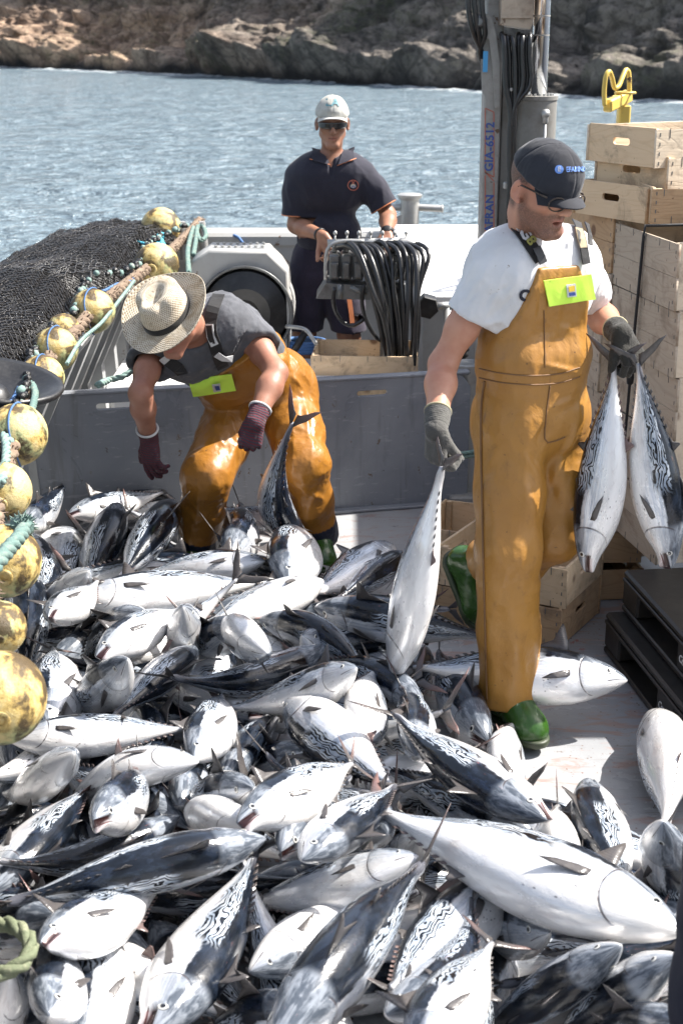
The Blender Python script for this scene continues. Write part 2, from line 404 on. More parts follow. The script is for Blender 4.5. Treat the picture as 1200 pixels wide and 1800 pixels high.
    c = t.mix(t.math('MULTIPLY', t.step(e1, .07, .015), ew), c, (.022, .019, .017)); c = t.mix(t.math('MULTIPLY', t.step(e2, .05, .01), t.math('MULTIPLY', ew, .7)), c, (.03, .026, .024))
    c = t.mix(wet, c, (.022, .02, .019))
    M['rock'] = t.set(col=c, rough=.85, normal=t.bump(t.math('ADD', n1, n2), .9, .5), spec=.3)
    # buoy
    t = NT('buoy_foam'); tc = t.n('ShaderNodeTexCoord'); rn = t.rnd()
    off = t.n('ShaderNodeCombineXYZ', {0: t.math('MULTIPLY', rn, 9.0), 1: t.math('MULTIPLY', rn, 5.0), 2: rn}).outputs[0]
    v = t.n('ShaderNodeVectorMath', {0: tc.outputs['Object'], 1: off}, operation='ADD').outputs[0]
    n1 = t.noise(v, 1.3, 6, .62, .3); n2 = t.noise(v, 9, 5, .7); n3 = t.noise(v, .9, 2, .5)
    c = t.mix(t.step(n3, .47, .6), (.48, .34, .11), (.34, .37, .18))
    c = t.mix(t.step(n1, .50, .40), c, (.52, .42, .2))
    c = t.mix(t.math('MULTIPLY', t.step(n1, .47, .58), .95), c, (.05, .032, .014))
    c = t.mix(t.math('MULTIPLY', t.step(n2, .52, .68), .45), c, (.17, .11, .045))
    M['buoy'] = t.set(col=c, rough=.5, normal=t.bump(n2, .3, .02), spec=.4)
    # net
    t = NT('net_twine'); v = t.coord('Object'); n1 = t.noise(v, 90, 3, .7); n2 = t.noise(v, 3, 3, .6)
    c = t.mix(n2, (.003, .003, .003), (.007, .006, .006))
    M['net'] = t.set(col=c, rough=.34, normal=t.bump(n1, .9, .006), spec=.5)
    t = NT('wet_twine'); v = t.coord('Object'); n1 = t.noise(v, 90, 3, .7); n2 = t.noise(v, 4, 4, .6)
    M['net_twine'] = t.set(col=t.mix(n2, (.004, .0035, .0035), (.026, .022, .019)), rough=.3, normal=t.bump(n1, .9, .006), spec=.6)
    # skins
    for nm, ca, cb, red in (('skin_a', (.50, .27, .18), (.42, .19, .12), (.45, .16, .11)), ('skin_b', (.36, .185, .125), (.27, .125, .08), (.36, .13, .09)), ('skin_c', (.30, .155, .095), (.21, .1, .06), (.33, .12, .08))):
        t = NT(nm); v = t.coord('Object'); n1 = t.noise(v, 11, 4, .6); n2 = t.noise(v, 130, 3, .6)
        c = t.mix(t.step(n1, .35, .7), ca, cb); c = t.mix(t.math('MULTIPLY', t.noise(v, 55, 3, .6), .25), c, red)
        c = t.mix(t.attr('lips'), c, (.36, .11, .09)); c = t.mix(t.attr('flush'), c, red)
        hr = t.step(t.noise(v, 380, 2, .7), .3, .62); c = t.mix(t.math('MULTIPLY', t.attr('beard'), t.math('ADD', t.math('MULTIPLY', hr, .45), .5)), c, (.035, .02, .014))
        c = t.mix(t.attr('dark'), c, (.03, .012, .01))
        M[nm] = t.set(col=c, rough=.5, sss=.08, ssr=(.012, .005, .003), normal=t.bump(t.math('ADD', n2, t.math('MULTIPLY', hr, t.attr('beard'))), .22, .002), spec=.45)
        t.b.inputs['Subsurface Scale'].default_value = 1.0
    # cloth
    def cloth(nm, col, col2, scale=3, rough=.85, weave=500, bump=.2, stain=None, stamt=0.0, sheen=.15):
        t = NT(nm); v = t.coord('Object'); n1 = t.noise(v, scale, 5, .6, .4); n2 = t.noise(v, weave, 2, .5); n3 = t.noise(v, 22, 4, .6, .8)
        c = t.mix(t.step(n1, .35, .68), col, col2)
        if stain: c = t.mix(t.math('MULTIPLY', t.step(t.noise(v, 26, 4, .7), .66, .7), stamt), c, stain)
        return t.set(col=c, rough=rough, sheen=sheen, normal=t.bump(t.math('ADD', t.math('MULTIPLY', n2, .25), n3), bump, .008), spec=.25)
    M['tee_white'] = cloth('white_cotton', (.66, .665, .68), (.58, .58, .585), 5, stain=(.22, .17, .12), stamt=.8, bump=.3)
    M['tee_grey'] = cloth('grey_cotton', (.115, .12, .135), (.045, .047, .055), 4, stain=(.2, .2, .2), stamt=.3, bump=.3)
    M['polo_navy'] = cloth('navy_pique', (.026, .026, .04), (.019, .019, .03), 5, bump=.25)
    M['shorts_navy'] = cloth('navy_canvas', (.034, .027, .046), (.022, .019, .032), 5, bump=.3)
    M['cap_navy'] = cloth('navy_cap_cloth', (.024, .026, .034), (.017, .018, .024), 8, bump=.15)
    M['cap_white'] = cloth('grey_cap_cloth', (.42, .42, .39), (.30, .29, .26), 14, stain=(.2, .17, .12), stamt=.5)
    M['cap_brim'] = cloth('cream_cap_cloth', (.6, .59, .55), (.46, .44, .4), 14)
    M['glove_grey'] = cloth('grey_knit', (.10, .098, .09), (.065, .062, .058), 12, weave=240, bump=.8)
    M['glove_dark'] = cloth('dark_knit', (.035, .033, .028), (.02, .019, .017), 12, weave=240, bump=.8)
    M['glove_cuff'] = cloth('cuff_edge', (.42, .38, .24), (.3, .26, .17), 12)
    M['strap'] = cloth('black_webbing', (.014, .014, .015), (.022, .022, .023), 20, rough=.6)
    M['strap_white'] = cloth('white_webbing', (.6, .6, .6), (.5, .5, .5), 20)
    M['strap_olive'] = cloth('olive_webbing', (.38, .36, .1), (.28, .26, .08), 20)
    M['strap_tan'] = cloth('tan_webbing', (.4, .33, .22), (.3, .25, .17), 20)
    M['hat_band'] = cloth('hat_band', (.016, .016, .017), (.03, .028, .025), 20)
    M['navy_oil'] = None
    t = NT('striped_knit'); v = t.coord('Object'); tc = t.attr('along'); n2 = t.noise(v, 260, 2, .5)
    st = t.step(t.math('SINE', t.math('MULTIPLY', t.math('ADD', tc, t.math('MULTIPLY', t.noise(v, 14, 2), .02)), 700)), -.3, .4)
    c = t.mix(st, (.13, .035, .045), (.055, .05, .065)); c = t.mix(t.step(t.noise(v, 30, 4, .7), .55, .7), c, (.16, .12, .12))
    M['glove_stripe'] = t.set(col=c, rough=.9, normal=t.bump(t.math('ADD', n2, st), .5, .003), spec=.2)
    # oilskins
    def oil(nm, ca, cb, dirt, rough=.3):
        t = NT(nm); v = t.coord('Object'); n1 = t.noise(v, 3, 5, .6, .5); n2 = t.noise(v, 24, 5, .65, .6); n3 = t.noise(v, 9, 4, .6, 1.2)
        c = t.mix(t.step(n1, .35, .7), ca, cb); c = t.mix(t.math('MULTIPLY', t.step(n2, .55, .75), .45), c, dirt)
        sp = t.step(t.noise(v, 70, 2, .6), .7, .74); c = t.mix(t.math('MULTIPLY', sp, .6), c, (.06, .03, .015))
        c = t.mix(t.attr('seam'), c, (.13, .07, .025)); c = t.mix(t.attr('navy'), c, (.012, .015, .032))
        return t.set(col=c, rough=t.step(n3, .35, .7, rough - .06, rough + .16), spec=.45, coat=.1, coatr=.25, normal=t.bump(t.math('ADD', n3, t.math('MULTIPLY', n2, .35)), .38, .012))
    M['oil_a'] = oil('ochre_oilskin', (.37, .18, .034), (.30, .14, .027), (.17, .08, .022), .42)
    M['oil_b'] = oil('wet_ochre_oilskin', (.34, .145, .021), (.26, .105, .015), (.13, .06, .014), .36)
    M['navy_oil'] = cloth('navy_overall', (.006, .009, .022), (.005, .007, .018), 5, rough=.7, bump=.3, sheen=0)
    M['hiviz'] = cloth('fluorescent_flap', (.62, .92, .10), (.55, .85, .08), 6, rough=.5, stain=(.3, .4, .06), stamt=.5, bump=.15)
    M['label_patch'] = paint('label_grey', (.55, .57, .58), .5, (.3, .3, .3), .2, 30)
    M['boot'] = oil('green_boot', (.03, .085, .012), (.022, .065, .01), (.015, .04, .008), .2)
    M['straw'] = None
    t = NT('straw_weave'); v = t.coord('Object'); ck = t.math('MULTIPLY', t.math('SINE', t.math('MULTIPLY', t.attr('wa'), 1.0)), t.math('SINE', t.math('MULTIPLY', t.attr('wb'), 1.0)))
    n1 = t.noise(v, 14, 6, .7, .4); n2 = t.noise(v, 60, 4, .7)
    c = t.mix(t.step(n1, .42, .68), (.58, .52, .42), (.36, .29, .20)); c = t.mix(t.step(ck, 0, -.7), c, (.22, .17, .12)); c = t.mix(t.math('MULTIPLY', t.step(n2, .56, .68), .6), c, (.11, .08, .05))
    M['straw'] = t.set(col=c, rough=.8, normal=t.bump(ck, .35, .002), spec=.25)
mk_mats()
# ================================================================== SEA, SHORE
rng = random.Random(11)
SEA = -1.0
shore_pts = np.array([(-190, 235), (-110, 196), (-60, 168), (-33, 145), (-20, 127), (-8.6, 112), (0, 96), (5, 88), (10, 79), (16, 69), (30, 55), (55, 42), (120, 20)], float)
def build_sea():
    ys = np.concatenate([np.linspace(-40, 6, 40), 6 + 274 * (np.linspace(0, 1, 520)[1:] ** 1.9), [400, 900]])
    k = np.linspace(-1, 1, 420); xs = np.sign(k) * (np.abs(k) ** 1.7) * 260
    X, Y = np.meshgrid(xs, ys); n = X.size
    P = np.stack([X.ravel(), Y.ravel(), np.zeros(n)], 1)
    d = np.hypot(P[:, 0], P[:, 1])
    fade = np.clip(1.3 - d / 160, .15, 1)
    z = .075 * fbm(P * [.35, .7, 1], 4, 3) + .04 * fbm(P * [1.1, 2.0, 1], 3, 9, ridged=True)
    P[:, 2] = SEA + z * fade
    sy = np.interp(P[:, 0], shore_pts[:, 0], shore_pts[:, 1])
    ds = sy - P[:, 1]
    foam = np.clip(1 - np.abs(ds - 1.0) / 3.2, 0, 1) * (vnoise(P * [.11, .02, 1], 5) > .02)
    P[:, 2] += foam * .16 * (fbm(P * 1.3, 3, 8) + .6)
    nx, ny = len(xs), len(ys)
    i = (np.arange(ny - 1)[:, None] * nx + np.arange(nx - 1)[None]).ravel()
    Fq = np.stack([i, i + 1, i + nx + 1, i + nx], 1)
    o = obj('sea', raw_mesh('sea', P, Fq, M['sea'], attrs={'foam': foam})); tag(o, kind='structure')
build_sea()
def build_cliff():
    seg = np.hypot(*np.diff(shore_pts, axis=0).T); L = np.concatenate([[0], np.cumsum(seg)])
    iu = np.concatenate([np.linspace(L[0], L[2], 60), np.linspace(L[2], L[10], 760)[1:], np.linspace(L[10], L[-1], 60)[1:]])
    sx = np.interp(iu, L, shore_pts[:, 0]); sy = np.interp(iu, L, shore_pts[:, 1])
    ker = np.ones(25) / 25
    sx = np.convolve(np.pad(sx, 12, 'edge'), ker, 'valid'); sy = np.convolve(np.pad(sy, 12, 'edge'), ker, 'valid')
    tx, ty = np.gradient(sx), np.gradient(sy); l = np.hypot(tx, ty); nxv, nyv = -ty / l, tx / l
    flip = np.where(nyv < 0, -1, 1); nxv *= flip; nyv *= flip
    v = np.concatenate([np.linspace(-1.5, 12, 150), np.linspace(12, 60, 70)[1:]])
    inn = np.interp(v, [-1.5, 0, 1.2, 2.4, 4.5, 12, 60], [-1.2, 0, .5, 2.4, 4.6, 9, 48])
    hgt = np.interp(v, [-1.5, 0, 1.2, 2.4, 4.5, 12, 60], [-1.6, -.1, 1.2, 1.7, 2.9, 9.0, 46])
    U, Vv = np.meshgrid(np.arange(len(iu)), np.arange(len(v)))
    U = U.ravel(); Vv = Vv.ravel()
    P = np.stack([sx[U] + nxv[U] * inn[Vv], sy[U] + nyv[U] * inn[Vv], SEA + hgt[Vv]], 1)
    b1 = np.abs(vnoise(P * [.13, .10, .2], 21)); b2 = np.abs(vnoise(P * [.36, .3, .5] + 9, 22)); b3 = np.abs(vnoise(P * [.95, .8, 1.3] + 4, 23))
    big = fbm(P * .05, 3, 31)
    disp = (b1 * 4.2 + b2 * 1.7 + b3 * .6 + .5 * fbm(P * [1.5, 1.3, 2.4], 5, 24, .55, ridged=True) + big * 2.4 - 1.0)
    k = np.clip((hgt[Vv] + .4) / 1.6, .25, 1)
    nrm = np.stack([-nxv[U] * .82, -nyv[U] * .82, np.full(len(U), .45)], 1)
    P = P + nrm * (disp * k)[:, None]
    px = P[:, 0] / np.maximum(P[:, 1], 1)   # bearing only used to lay the warm stone on the western half of the shore
    warm = np.clip((.12 - P[:, 0] / 50 + .45 * fbm(P * .12, 3, 41)), 0, .5) / .5
    warm = np.clip(warm, 0, 1) * np.clip(1.25 - (P[:, 2] - SEA - 3.6) / 3.5, .1, 1)
    wet = np.clip(1 - (P[:, 2] - SEA - .25 - .5 * vnoise(P * .6, 44)) / .8, 0, 1)
    nu, nv = len(iu), len(v)
    i = (np.arange(nv - 1)[:, None] * nu + np.arange(nu - 1)[None]).ravel()
    Fq = np.stack([i, i + 1, i + nu + 1, i + nu], 1)
    o = obj('cliff', raw_mesh('cliff', P, Fq, M['rock'], attrs={'warm': warm, 'wet': wet})); tag(o, kind='structure')
build_cliff()
# ================================================================== BOAT
def build_boat():
    # deck sheet
    g = MB(); nx, ny = 30, 60
    V = [(-1.38 + 5.68 * i / nx, -2.6 + 11.3 * j / ny, 0.0) for j in range(ny + 1) for i in range(nx + 1)]
    g.add(V, [(j * (nx + 1) + i, j * (nx + 1) + i + 1, (j + 1) * (nx + 1) + i + 1, (j + 1) * (nx + 1) + i) for j in range(ny) for i in range(nx)])
    o = g.build('deck', M['deck']); tag(o, kind='structure')
    bt = thing('boat_hull', 'grey painted steel bulwark and rail running round the working deck', 'boat', (-1.15, 3, 0))
    def off(p): return (p[0] + 1.15, p[1] - 3, p[2])
    b = MB()
    b.box(off((-1.41, 3.05, -.15)), (.06, 11.4, 1.86)); b.box(off((4.34, 3.05, -.15)), (.06, 11.4, 1.86))
    b.box(off((1.465, 8.74, -.15)), (5.69, .06, 1.86)); b.box(off((1.465, -2.66, -.15)), (5.69, .06, 1.86))
    b.build('bulwark_plating', M['hull'], bt)
    r = MB()
    r.box(off((-1.23, 3.0, .805)), (.30, 11.3, .055), bev=.025); r.box(off((4.32, 3.0, .805)), (.15, 11.3, .055), bev=.02)
    r.build('side_rail', M['rail'], bt)
    r = MB(); r.box(off((1.465, 8.66, .885)), (5.85, .28, .09), bev=.02); r.box(off((1.465, 8.55, .80)), (5.6, .03, .09))
    r.build('bow_rail', M['rail'], bt)
    for i, y in enumerate(np.arange(3.2, 8.5, .44)):
        q = MB(); pr = [(0, .0), (.10, .0), (.08, .35), (.27, .765), (0, .765)]
        x0 = -1.378
        Vv = [off((x0 + a, y - .045 * s, c)) for s in (1, -1) for (a, c) in pr]
        q.add(Vv, [tuple(range(5)), tuple(range(9, 4, -1))] + [(k, k + 5, (k + 1) % 5 + 5, (k + 1) % 5) for k in range(5)])
        q.build('rib', M['hull'], bt)
    # low hatch platform behind the pound board
    h = MB(); h.box((-.5, 6.62, .25), (1.12, .56, .5), bev=.02); h.box((-.5, 6.62, .515), (1.16, .6, .028), bev=.012)
    o = h.build('hatch_platform', M['white_box'], None); tag(o, 'low white hatch top just behind the grey pound board', 'hatch')
    # unseen cabin added to starboard, sized so its shadow falls across the deck
    w = thing('shade_cabin', 'unseen white cabin with dark windows, added to starboard to shade the deck', 'shade_cabin', (2.05, 4.55, 0))
    q = MB(); q.box((1.15, 1.6, 1.15), (2.1, 3.0, 2.3), bev=.04); q.build('cabin_wall', M['white_box'], w)
    q = MB(); q.box((1.1, 1.55, 2.36), (2.3, 3.3, .1), bev=.03); q.build('roof', M['white_box'], w)
    for i in range(3):
        q = MB(); q.box((.45 + i * .7, .085, 1.65), (.5, .02, .5), bev=.008); q.build('window', M['glass_dark'], w)
build_boat()
def build_panel():
    a = Vector((-1.36, 5.80, 0)); b = Vector((.575, 6.26, 0)); d = (b - a); Lp = d.length; H = .605
    t = thing('pound_board', 'long grey fish pound board with two hand slots and chipped paint', 'partition', a)
    ang = math.atan2(d.y, d.x)
    Mx = Matrix.Rotation(ang, 4, 'Z') @ Matrix(((1, 0, 0, 0), (0, 0, -1, 0), (0, 1, 0, 0), (0, 0, 0, 1)))
    out = [(0, .004), (Lp - .005, .004), (Lp, .02), (Lp, H - .06), (Lp - .035, H - .012), (Lp - .06, H), (0.02, H), (0, H - .02)]
    def at(px, py):  # where that slot sits on the board
        r = ray(px, py); n = Vector((-math.sin(ang), math.cos(ang), 0)); rr = Vector(r); tt = n.dot(a - Vector((0, 0, CAM_H))) / n.dot(rr)
        p = Vector((0, 0, CAM_H)) + rr * tt; return ((p - a).dot(d.normalized()), p.z)
    s1 = at(206, 712); s2 = at(653, 690)
    plate('board', out, [slot(s1[0], s1[1], .185, .032), slot(s2[0], s2[1], .145, .03)], .024, M['panel'], t, Mx, bevel=.003)
    g = MB(); Rz = Matrix.Rotation(ang, 3, 'Z')
    g.box(Rz @ Vector((Lp / 2, .004, H + .006)), (Lp, .042, .022), Rz, bev=.008); g.build('top_edge', M['panel'], t)
    # bent lower foot
    g = MB(); g.box(Rz @ Vector((Lp / 2, -.03, .008)), (Lp - .02, .05, .014), Rz, bev=.004); g.build('foot', M['panel'], t)
    g = MB(); p0 = PY(780, 803, 6.05); p1 = PY(834, 801, 6.1)
    g.rope([p0, (p0 + p1) / 2 + Vector((0, 0, -.004)), p1], .010); g.rope([p0 + Vector((0, 0, .018)), (p0 + p1) / 2 + Vector((0, 0, .012)), p1 + Vector((0, 0, .02))], .010)
    o = g.build('knotted_line', M['rope_light'], None, smooth=True); tag(o, 'doubled pale line tied across the pound board beside the right leg', 'rope')
build_panel()
# ================================================================== NET, FLOATS
FLY = np.array([[380, 8.6], [400, 8.3], [462, 6.96], [500, 6.4], [547, 5.8], [612, 5.2], [655, 4.9], [700, 4.5], [762, 4.1], [862, 3.7], [985, 3.25], [1100, 2.9], [1225, 2.57], [1400, 2.2]])
def fl(px, py, dy=0.0): return PY(px, py, float(np.interp(py, FLY[:, 0], FLY[:, 1])) + dy)
def build_net():
    t = thing('fishing_net', 'heaped black fishing net draped over the port bulwark', 'fishing net', (-1.4, 5, .8))
    edge = [fl(*p) for p in ((322, 408), (262, 436), (236, 478), (196, 492), (146, 505), (122, 562), (84, 590), (52, 632), (34, 700), (8, 776), (-22, 870), (-40, 985), (-50, 1100), (-60, 1240), (-70, 1400))]
    E = np.array([tuple(p) for p in edge]); o = np.argsort(E[:, 1]); E = E[o]
    def surf(s, y):   # s 0 at the inner edge .. 1 outboard
        s = np.asarray(s, float); y = np.asarray(y, float)
        ex = np.interp(y, E[:, 1], E[:, 0]); ez = np.interp(y, E[:, 1], E[:, 2])
        x = ex - .03 - s * 1.35
        prof = np.interp(s, [0, .06, .18, .35, .6, .8, 1.0], [-.06, .045, .085, .05, -.10, -.26, -.75])
        taper = np.interp(y, [1.5, 2.2, 7.6, 8.3, 8.6], [.6, 1, 1, .45, .1])
        z = ez + prof * np.where(prof > 0, taper, 1)
        P = np.stack([x, y, z], -1)
        f = .02 * vnoise(P.reshape(-1, 3) * [2.2, 1.1, 1], 61) + .018 * vnoise(P.reshape(-1, 3) * [6, 2.6, 1] + 3, 62) + .014 * vnoise(P.reshape(-1, 3) * [17, 6, 2], 63)
        P = P.reshape(-1, 3); P[:, 2] += f * np.interp(s.ravel(), [0, .1, 1], [.3, 1, 1]); P[:, 0] += .25 * f
        return P
    ns, ny = 90, 300
    S, Yv = np.meshgrid(np.linspace(0, 1, ns), np.linspace(1.5, 8.55, ny)); P = surf(S.ravel(), Yv.ravel())
    P[:, 2] -= .012
    i = (np.arange(ny - 1)[:, None] * ns + np.arange(ns - 1)[None]).ravel(); Fq = np.stack([i, i + 1, i + ns + 1, i + ns], 1)
    off = np.array([-1.4, 5, .8])
    obj('net_body', raw_mesh('net_body', P - off, Fq, M['net']), t)
    # twine: zigzag strands whose neighbours meet in diamonds
    VV = []; FF = []; n0 = 0; K = 3
    nst = 92; ystep = .026
    for q in range(nst):
        yv = np.arange(1.6, 8.5, ystep); m = len(yv)
        sb = (q + .5) / nst; zig = np.where((np.arange(m) + q) % 2 == 0, .5, -.5) / nst
        yv = yv + .012 * np.sin(yv * 9 + q) + vnoise(np.stack([yv * 3, np.full(m, q * .11), yv * 0], 1), 66) * .03
        C = surf(np.clip(sb + zig * 1.05 + .004 * vnoise(np.stack([yv * 7, np.full(m, q * .9), yv * 0], 1), 65), 0, 1), yv)
        C[:, 2] += .004 + .006 * vnoise(np.stack([yv * 30, np.full(m, q * 3.), yv * 0], 1), 67)
        T = np.gradient(C, axis=0); T /= np.linalg.norm(T, axis=1)[:, None] + 1e-9
        N = np.cross(T, [0, 0, 1]); N /= np.linalg.norm(N, axis=1)[:, None] + 1e-9; B = np.cross(T, N)
        rr = np.where(np.arange(m) % 1 == 0, .0042, .004)
        ring = [C + (N * math.cos(2 * math.pi * k / K) + B * math.sin(2 * math.pi * k / K)) * rr[:, None] for k in range(K)]
        V = np.stack(ring, 1).reshape(-1, 3); VV.append(V)
        i = np.arange(m - 1)
        for k in range(K): FF.append(np.stack([i * K + k, i * K + (k + 1) % K, (i + 1) * K + (k + 1) % K, (i + 1) * K + k], 1) + n0)
        n0 += len(V)
    o = obj('twine', raw_mesh('twine', np.concatenate(VV) - off, np.concatenate(FF), M['net_twine']), t)
    # selvedge beads along the inner edge
    g = MB(); pts = smooth_path([p + Vector((.02, 0, .035)) for p in edge[:11]], .03)
    for k, p in enumerate(pts):
        p = p + Vector((rng.uniform(-.012, .012), 0, rng.uniform(-.01, .012)))
        g.cur = 0 if (k % 3 == 0) else 1
        g.lathe([(.001, -.017), (.012, -.013), (.0145, 0), (.012, .013), (.001, .017)], p - Vector(off), (rng.uniform(-.5, .5), 1, rng.uniform(-.4, .4)), 7)
    g.build('selvedge', [M['rope_light'], M['net']], t, smooth=True)
build_net()
def build_buoys():
    g = thing('float_line', 'weedy brown float rope lying along the inner edge of the net', 'rope', (-1, 5, .9))
    path = [fl(*p) for p in ((352, 388), (330, 412), (300, 440), (272, 462), (215, 505), (163, 547), (126, 590), (98, 612), (75, 655), (48, 700), (30, 762), (-4, 862), (-14, 985), (-30, 1100), (-40, 1225), (-60, 1400))]
    b = MB(); b.rope([p - Vector((-1, 5, .9)) for p in path], .026, n=7); b.build('core_rope', M['rope_brown'], g, smooth=True)
    fz = MB()
    P = smooth_path(path, .02)
    for p in P[:900]:
        for q in range(5):
            d = Vector((rng.uniform(-1, 1), rng.uniform(-1, 1), rng.uniform(-1, 1))).normalized(); s = p + d * .024
            fz.tube([s - Vector((-1, 5, .9)), s + (d + Vector((rng.uniform(-.5, .5), rng.uniform(-.5, .5), -.3))) * rng.uniform(.008, .022) - Vector((-1, 5, .9))], [.0035, .001], 3, cap=False)
    fz.build('weed', M['rope_brown'], g)
    lab = ['yellowed float at the far end of the line, nearest the bow posts', 'yellow-green float just above the crown of the straw hat',
           'large stained float left of the straw hat with a blue knot on it', 'small pale float half hidden behind the row of three', 'round brown-stained float in the middle of the row of three',
           'float half covered by the black rim of the hauling wheel', 'tall black-stained float above the left end of the grey board', 'float crossed by a dark rope loop at the left edge, above the frayed knot',
           'big pale green and yellow float behind the frayed rope knot', 'cracked yellow float at the left edge between two larger ones', 'largest and lowest float at the left edge beside the white fish']
    spec = [(283, 400, 34, 24, .5), (276, 466, 38, 34, .3), (163, 547, 35, 44, .5), (112, 580, 28, 28, .4), (98, 614, 38, 44, .4), (74, 664, 39, 42, .3), (30, 764, 38, 60, .2), (6, 864, 30, 56, 0), (10, 986, 34, 70, .1), (0, 1104, 24, 52, 0), (2, 1226, 42, 88, .1)]
    prof = []
    for k in range(17):
        a = -math.pi / 2 + math.pi * k / 16; prof.append((max(.001, math.cos(a) ** .86), math.sin(a)))
    mb = MB(); mb.lathe(prof, n=36)
    me = raw_mesh('buoy', mb.V, mb.F, M['buoy'])
    hms = []
    for sg in (1, -1):
        hole = MB(); hole.lathe([(.10, sg * .93), (.21, sg * .985), (.24, sg * 1.0), (.23, sg * 1.03), (.12, sg * 1.03), (.10, sg * .93)], n=18); hms.append(raw_mesh('collar', hole.V, hole.F, M['buoy']))
    for i, (px, py, rx, ry, lean) in enumerate(spec):
        c = fl(px, py); dist = (c - Vector((0, 0, CAM_H))).length
        a = rx * dist / FPX; b_ = ry * dist / FPX; b_ = max(b_, a * .8)
        k = int(np.argmin([(p - c).length for p in P])); tan = (P[min(k + 3, len(P) - 1)] - P[max(k - 3, 0)]).normalized()
        o = bpy.data.objects.new('buoy', me if i else me); link(o); o.location = c
        q = tan.to_track_quat('Z', 'X'); o.rotation_mode = 'QUATERNION'; o.rotation_quaternion = q
        r = max(a, b_ * .88); o.scale = (r, r, r * 1.1)
        tag(o, lab[i], 'buoy', 'floats on the net head rope')
        for hm in hms: link(bpy.data.objects.new('collar', hm), o)
        if i in (2, 4, 5, 6, 7):
            ax = q @ Vector((0, 0, 1)); u = ax.orthogonal().normalized(); v = ax.cross(u)
            cm = MB(); ring = [(math.cos(w) * 1.03, .12 * math.sin(w * 2), math.sin(w) * 1.03) for w in np.linspace(0, 2 * math.pi, 40)]
            cm.tube(ring, .035, 6); cm.lathe([(.001, -.12), (.09, -.08), (.11, 0), (.09, .08), (.001, .12)], (.1, .1, 1.06), n=8)
            cm.build('lashing', M['rope_blue'] if i != 7 else M['rope_green'], o, smooth=True)
    def cord(name, pts, r, mat, label, cat='rope', dy=-.06, twist=True):
        m = MB(); PP = [fl(*p[:2], (p[2] if len(p) > 2 else dy)) for p in pts]
        (m.rope if twist else lambda a, b: m.tube(smooth_path(a, .02), b, 7))(PP, r)
        o = m.build(name, mat, None, smooth=True); return tag(o, label, cat)
    cord('blue_rope', [(262, 452), (240, 478), (232, 492), (205, 500), (180, 512), (150, 510), (142, 525), (140, 545)], .007, M['rope_blue'], 'thin blue cord looping from the upper float to the float left of the hat')
    cord('blue_rope', [(100, 590), (82, 600), (66, 616), (52, 628), (40, 655), (30, 690), (12, 720), (4, 760)], .007, M['rope_blue'], 'thin blue cord lacing the net edge beside the row of three floats')
    cord('cyan_rope', [(240, 424), (262, 430), (285, 432), (300, 440), (306, 448)], .008, M['rope_cyan'], 'bright cyan cord tied round the head of the net')
    cord('cyan_rope', [(286, 412), (284, 424), (290, 436), (278, 430), (280, 414)], .014, M['rope_cyan'], 'tight cyan knot just below the farthest float')
    cord('green_rope', [(236, 494), (210, 528), (180, 566), (150, 592), (135, 610), (118, 640)], .008, M['rope_light'], 'light green rope hanging behind the float left of the hat')
    cord('green_rope', [(232, 652, .25), (215, 662, .3), (192, 668, .35), (172, 677, .3)], .013, M['rope_light'], 'light green rope end lying on the hatch behind the board')
    cord('green_rope', [(340, 400, -.12), (334, 420, -.14), (330, 445, -.16), (332, 480, -.2)], .013, M['rope_green'], 'dark green rope hanging straight down beside the bow posts')
    cord('green_rope', [(345, 405, -.1), (352, 422, -.1), (362, 415, -.1), (358, 400, -.1), (348, 398, -.1), (344, 425, -.1), (340, 448, -.1)], .013, M['rope_green'], 'dark green rope hitched in turns round the bow posts')
    cord('green_rope', [(55, 672, -.1), (62, 690, -.12), (58, 715, -.14), (50, 740, -.14)], .012, M['rope_green'], 'short green rope hanging over the end of the grey board')
    cord('green_rope', [(8, 765, -.15), (12, 790, -.15), (8, 830, -.15), (2, 850, -.15)], .013, M['rope_light'], 'pale rope beside the tall black-stained float')
    cord('dark_rope', [(44, 925, -.2), (34, 945, -.24), (18, 962, -.27), (0, 985, -.29), (-30, 1020, -.3)], .019, M['rope_green'], 'thick dark green rope with a frayed knot across the pale green float')
    m = MB(); c = fl(40, 925, -.2)
    for k in range(140):
        d = Vector((rng.gauss(0, 1), rng.gauss(0, 1), rng.gauss(0, 1))).normalized(); m.tube([c + d * .012, c + d * rng.uniform(.025, .045)], [.006, .001], 4, cap=False)
    m.lathe([(.001, -.03), (.025, -.02), (.03, 0), (.024, .02), (.001, .03)], c, (1, 0, .4), 10)
    o = m.build('frayed_knot', M['rope_green'], None, smooth=True); tag(o, 'frayed blue green knot at the end of the thick rope', 'knot')
    # olive rope, bottom left, on the fish
    m = MB(); pp = [PZ(-40, 1640, .42), PZ(0, 1624, .44), PZ(36, 1634, .45), PZ(56, 1662, .44), PZ(40, 1694, .43), PZ(0, 1712, .42), PZ(-40, 1722, .4)]
    m.rope(pp, .016); o = m.build('olive_rope', M['rope_olive'], None, smooth=True); tag(o, 'loop of thick olive rope lying on the fish at lower left', 'rope')
    # hauling wheel
    w = thing('hauling_wheel', 'black rubber rimmed hauling wheel sticking out at the left edge', 'wheel', PY(-12, 676, 4.5)); 
    w.rotation_euler = (R(3), R(10), 0)
    m = MB(); m.lathe([(.0, -.05), (.10, -.05), (.165, -.035), (.20, -.012), (.222, .004), (.228, .014), (.222, .026), (.205, .020), (.16, -.004), (.1, -.03), (0, -.03)], n=48); m.build('rim', M['black'], w, smooth=True)
    m = MB(); m.lathe([(.0, .0), (.03, .0), (.045, -.01), (.06, -.03), (.07, -.045)], n=24); m.build('hub', M['black'], w, auto=40)
build_buoys()
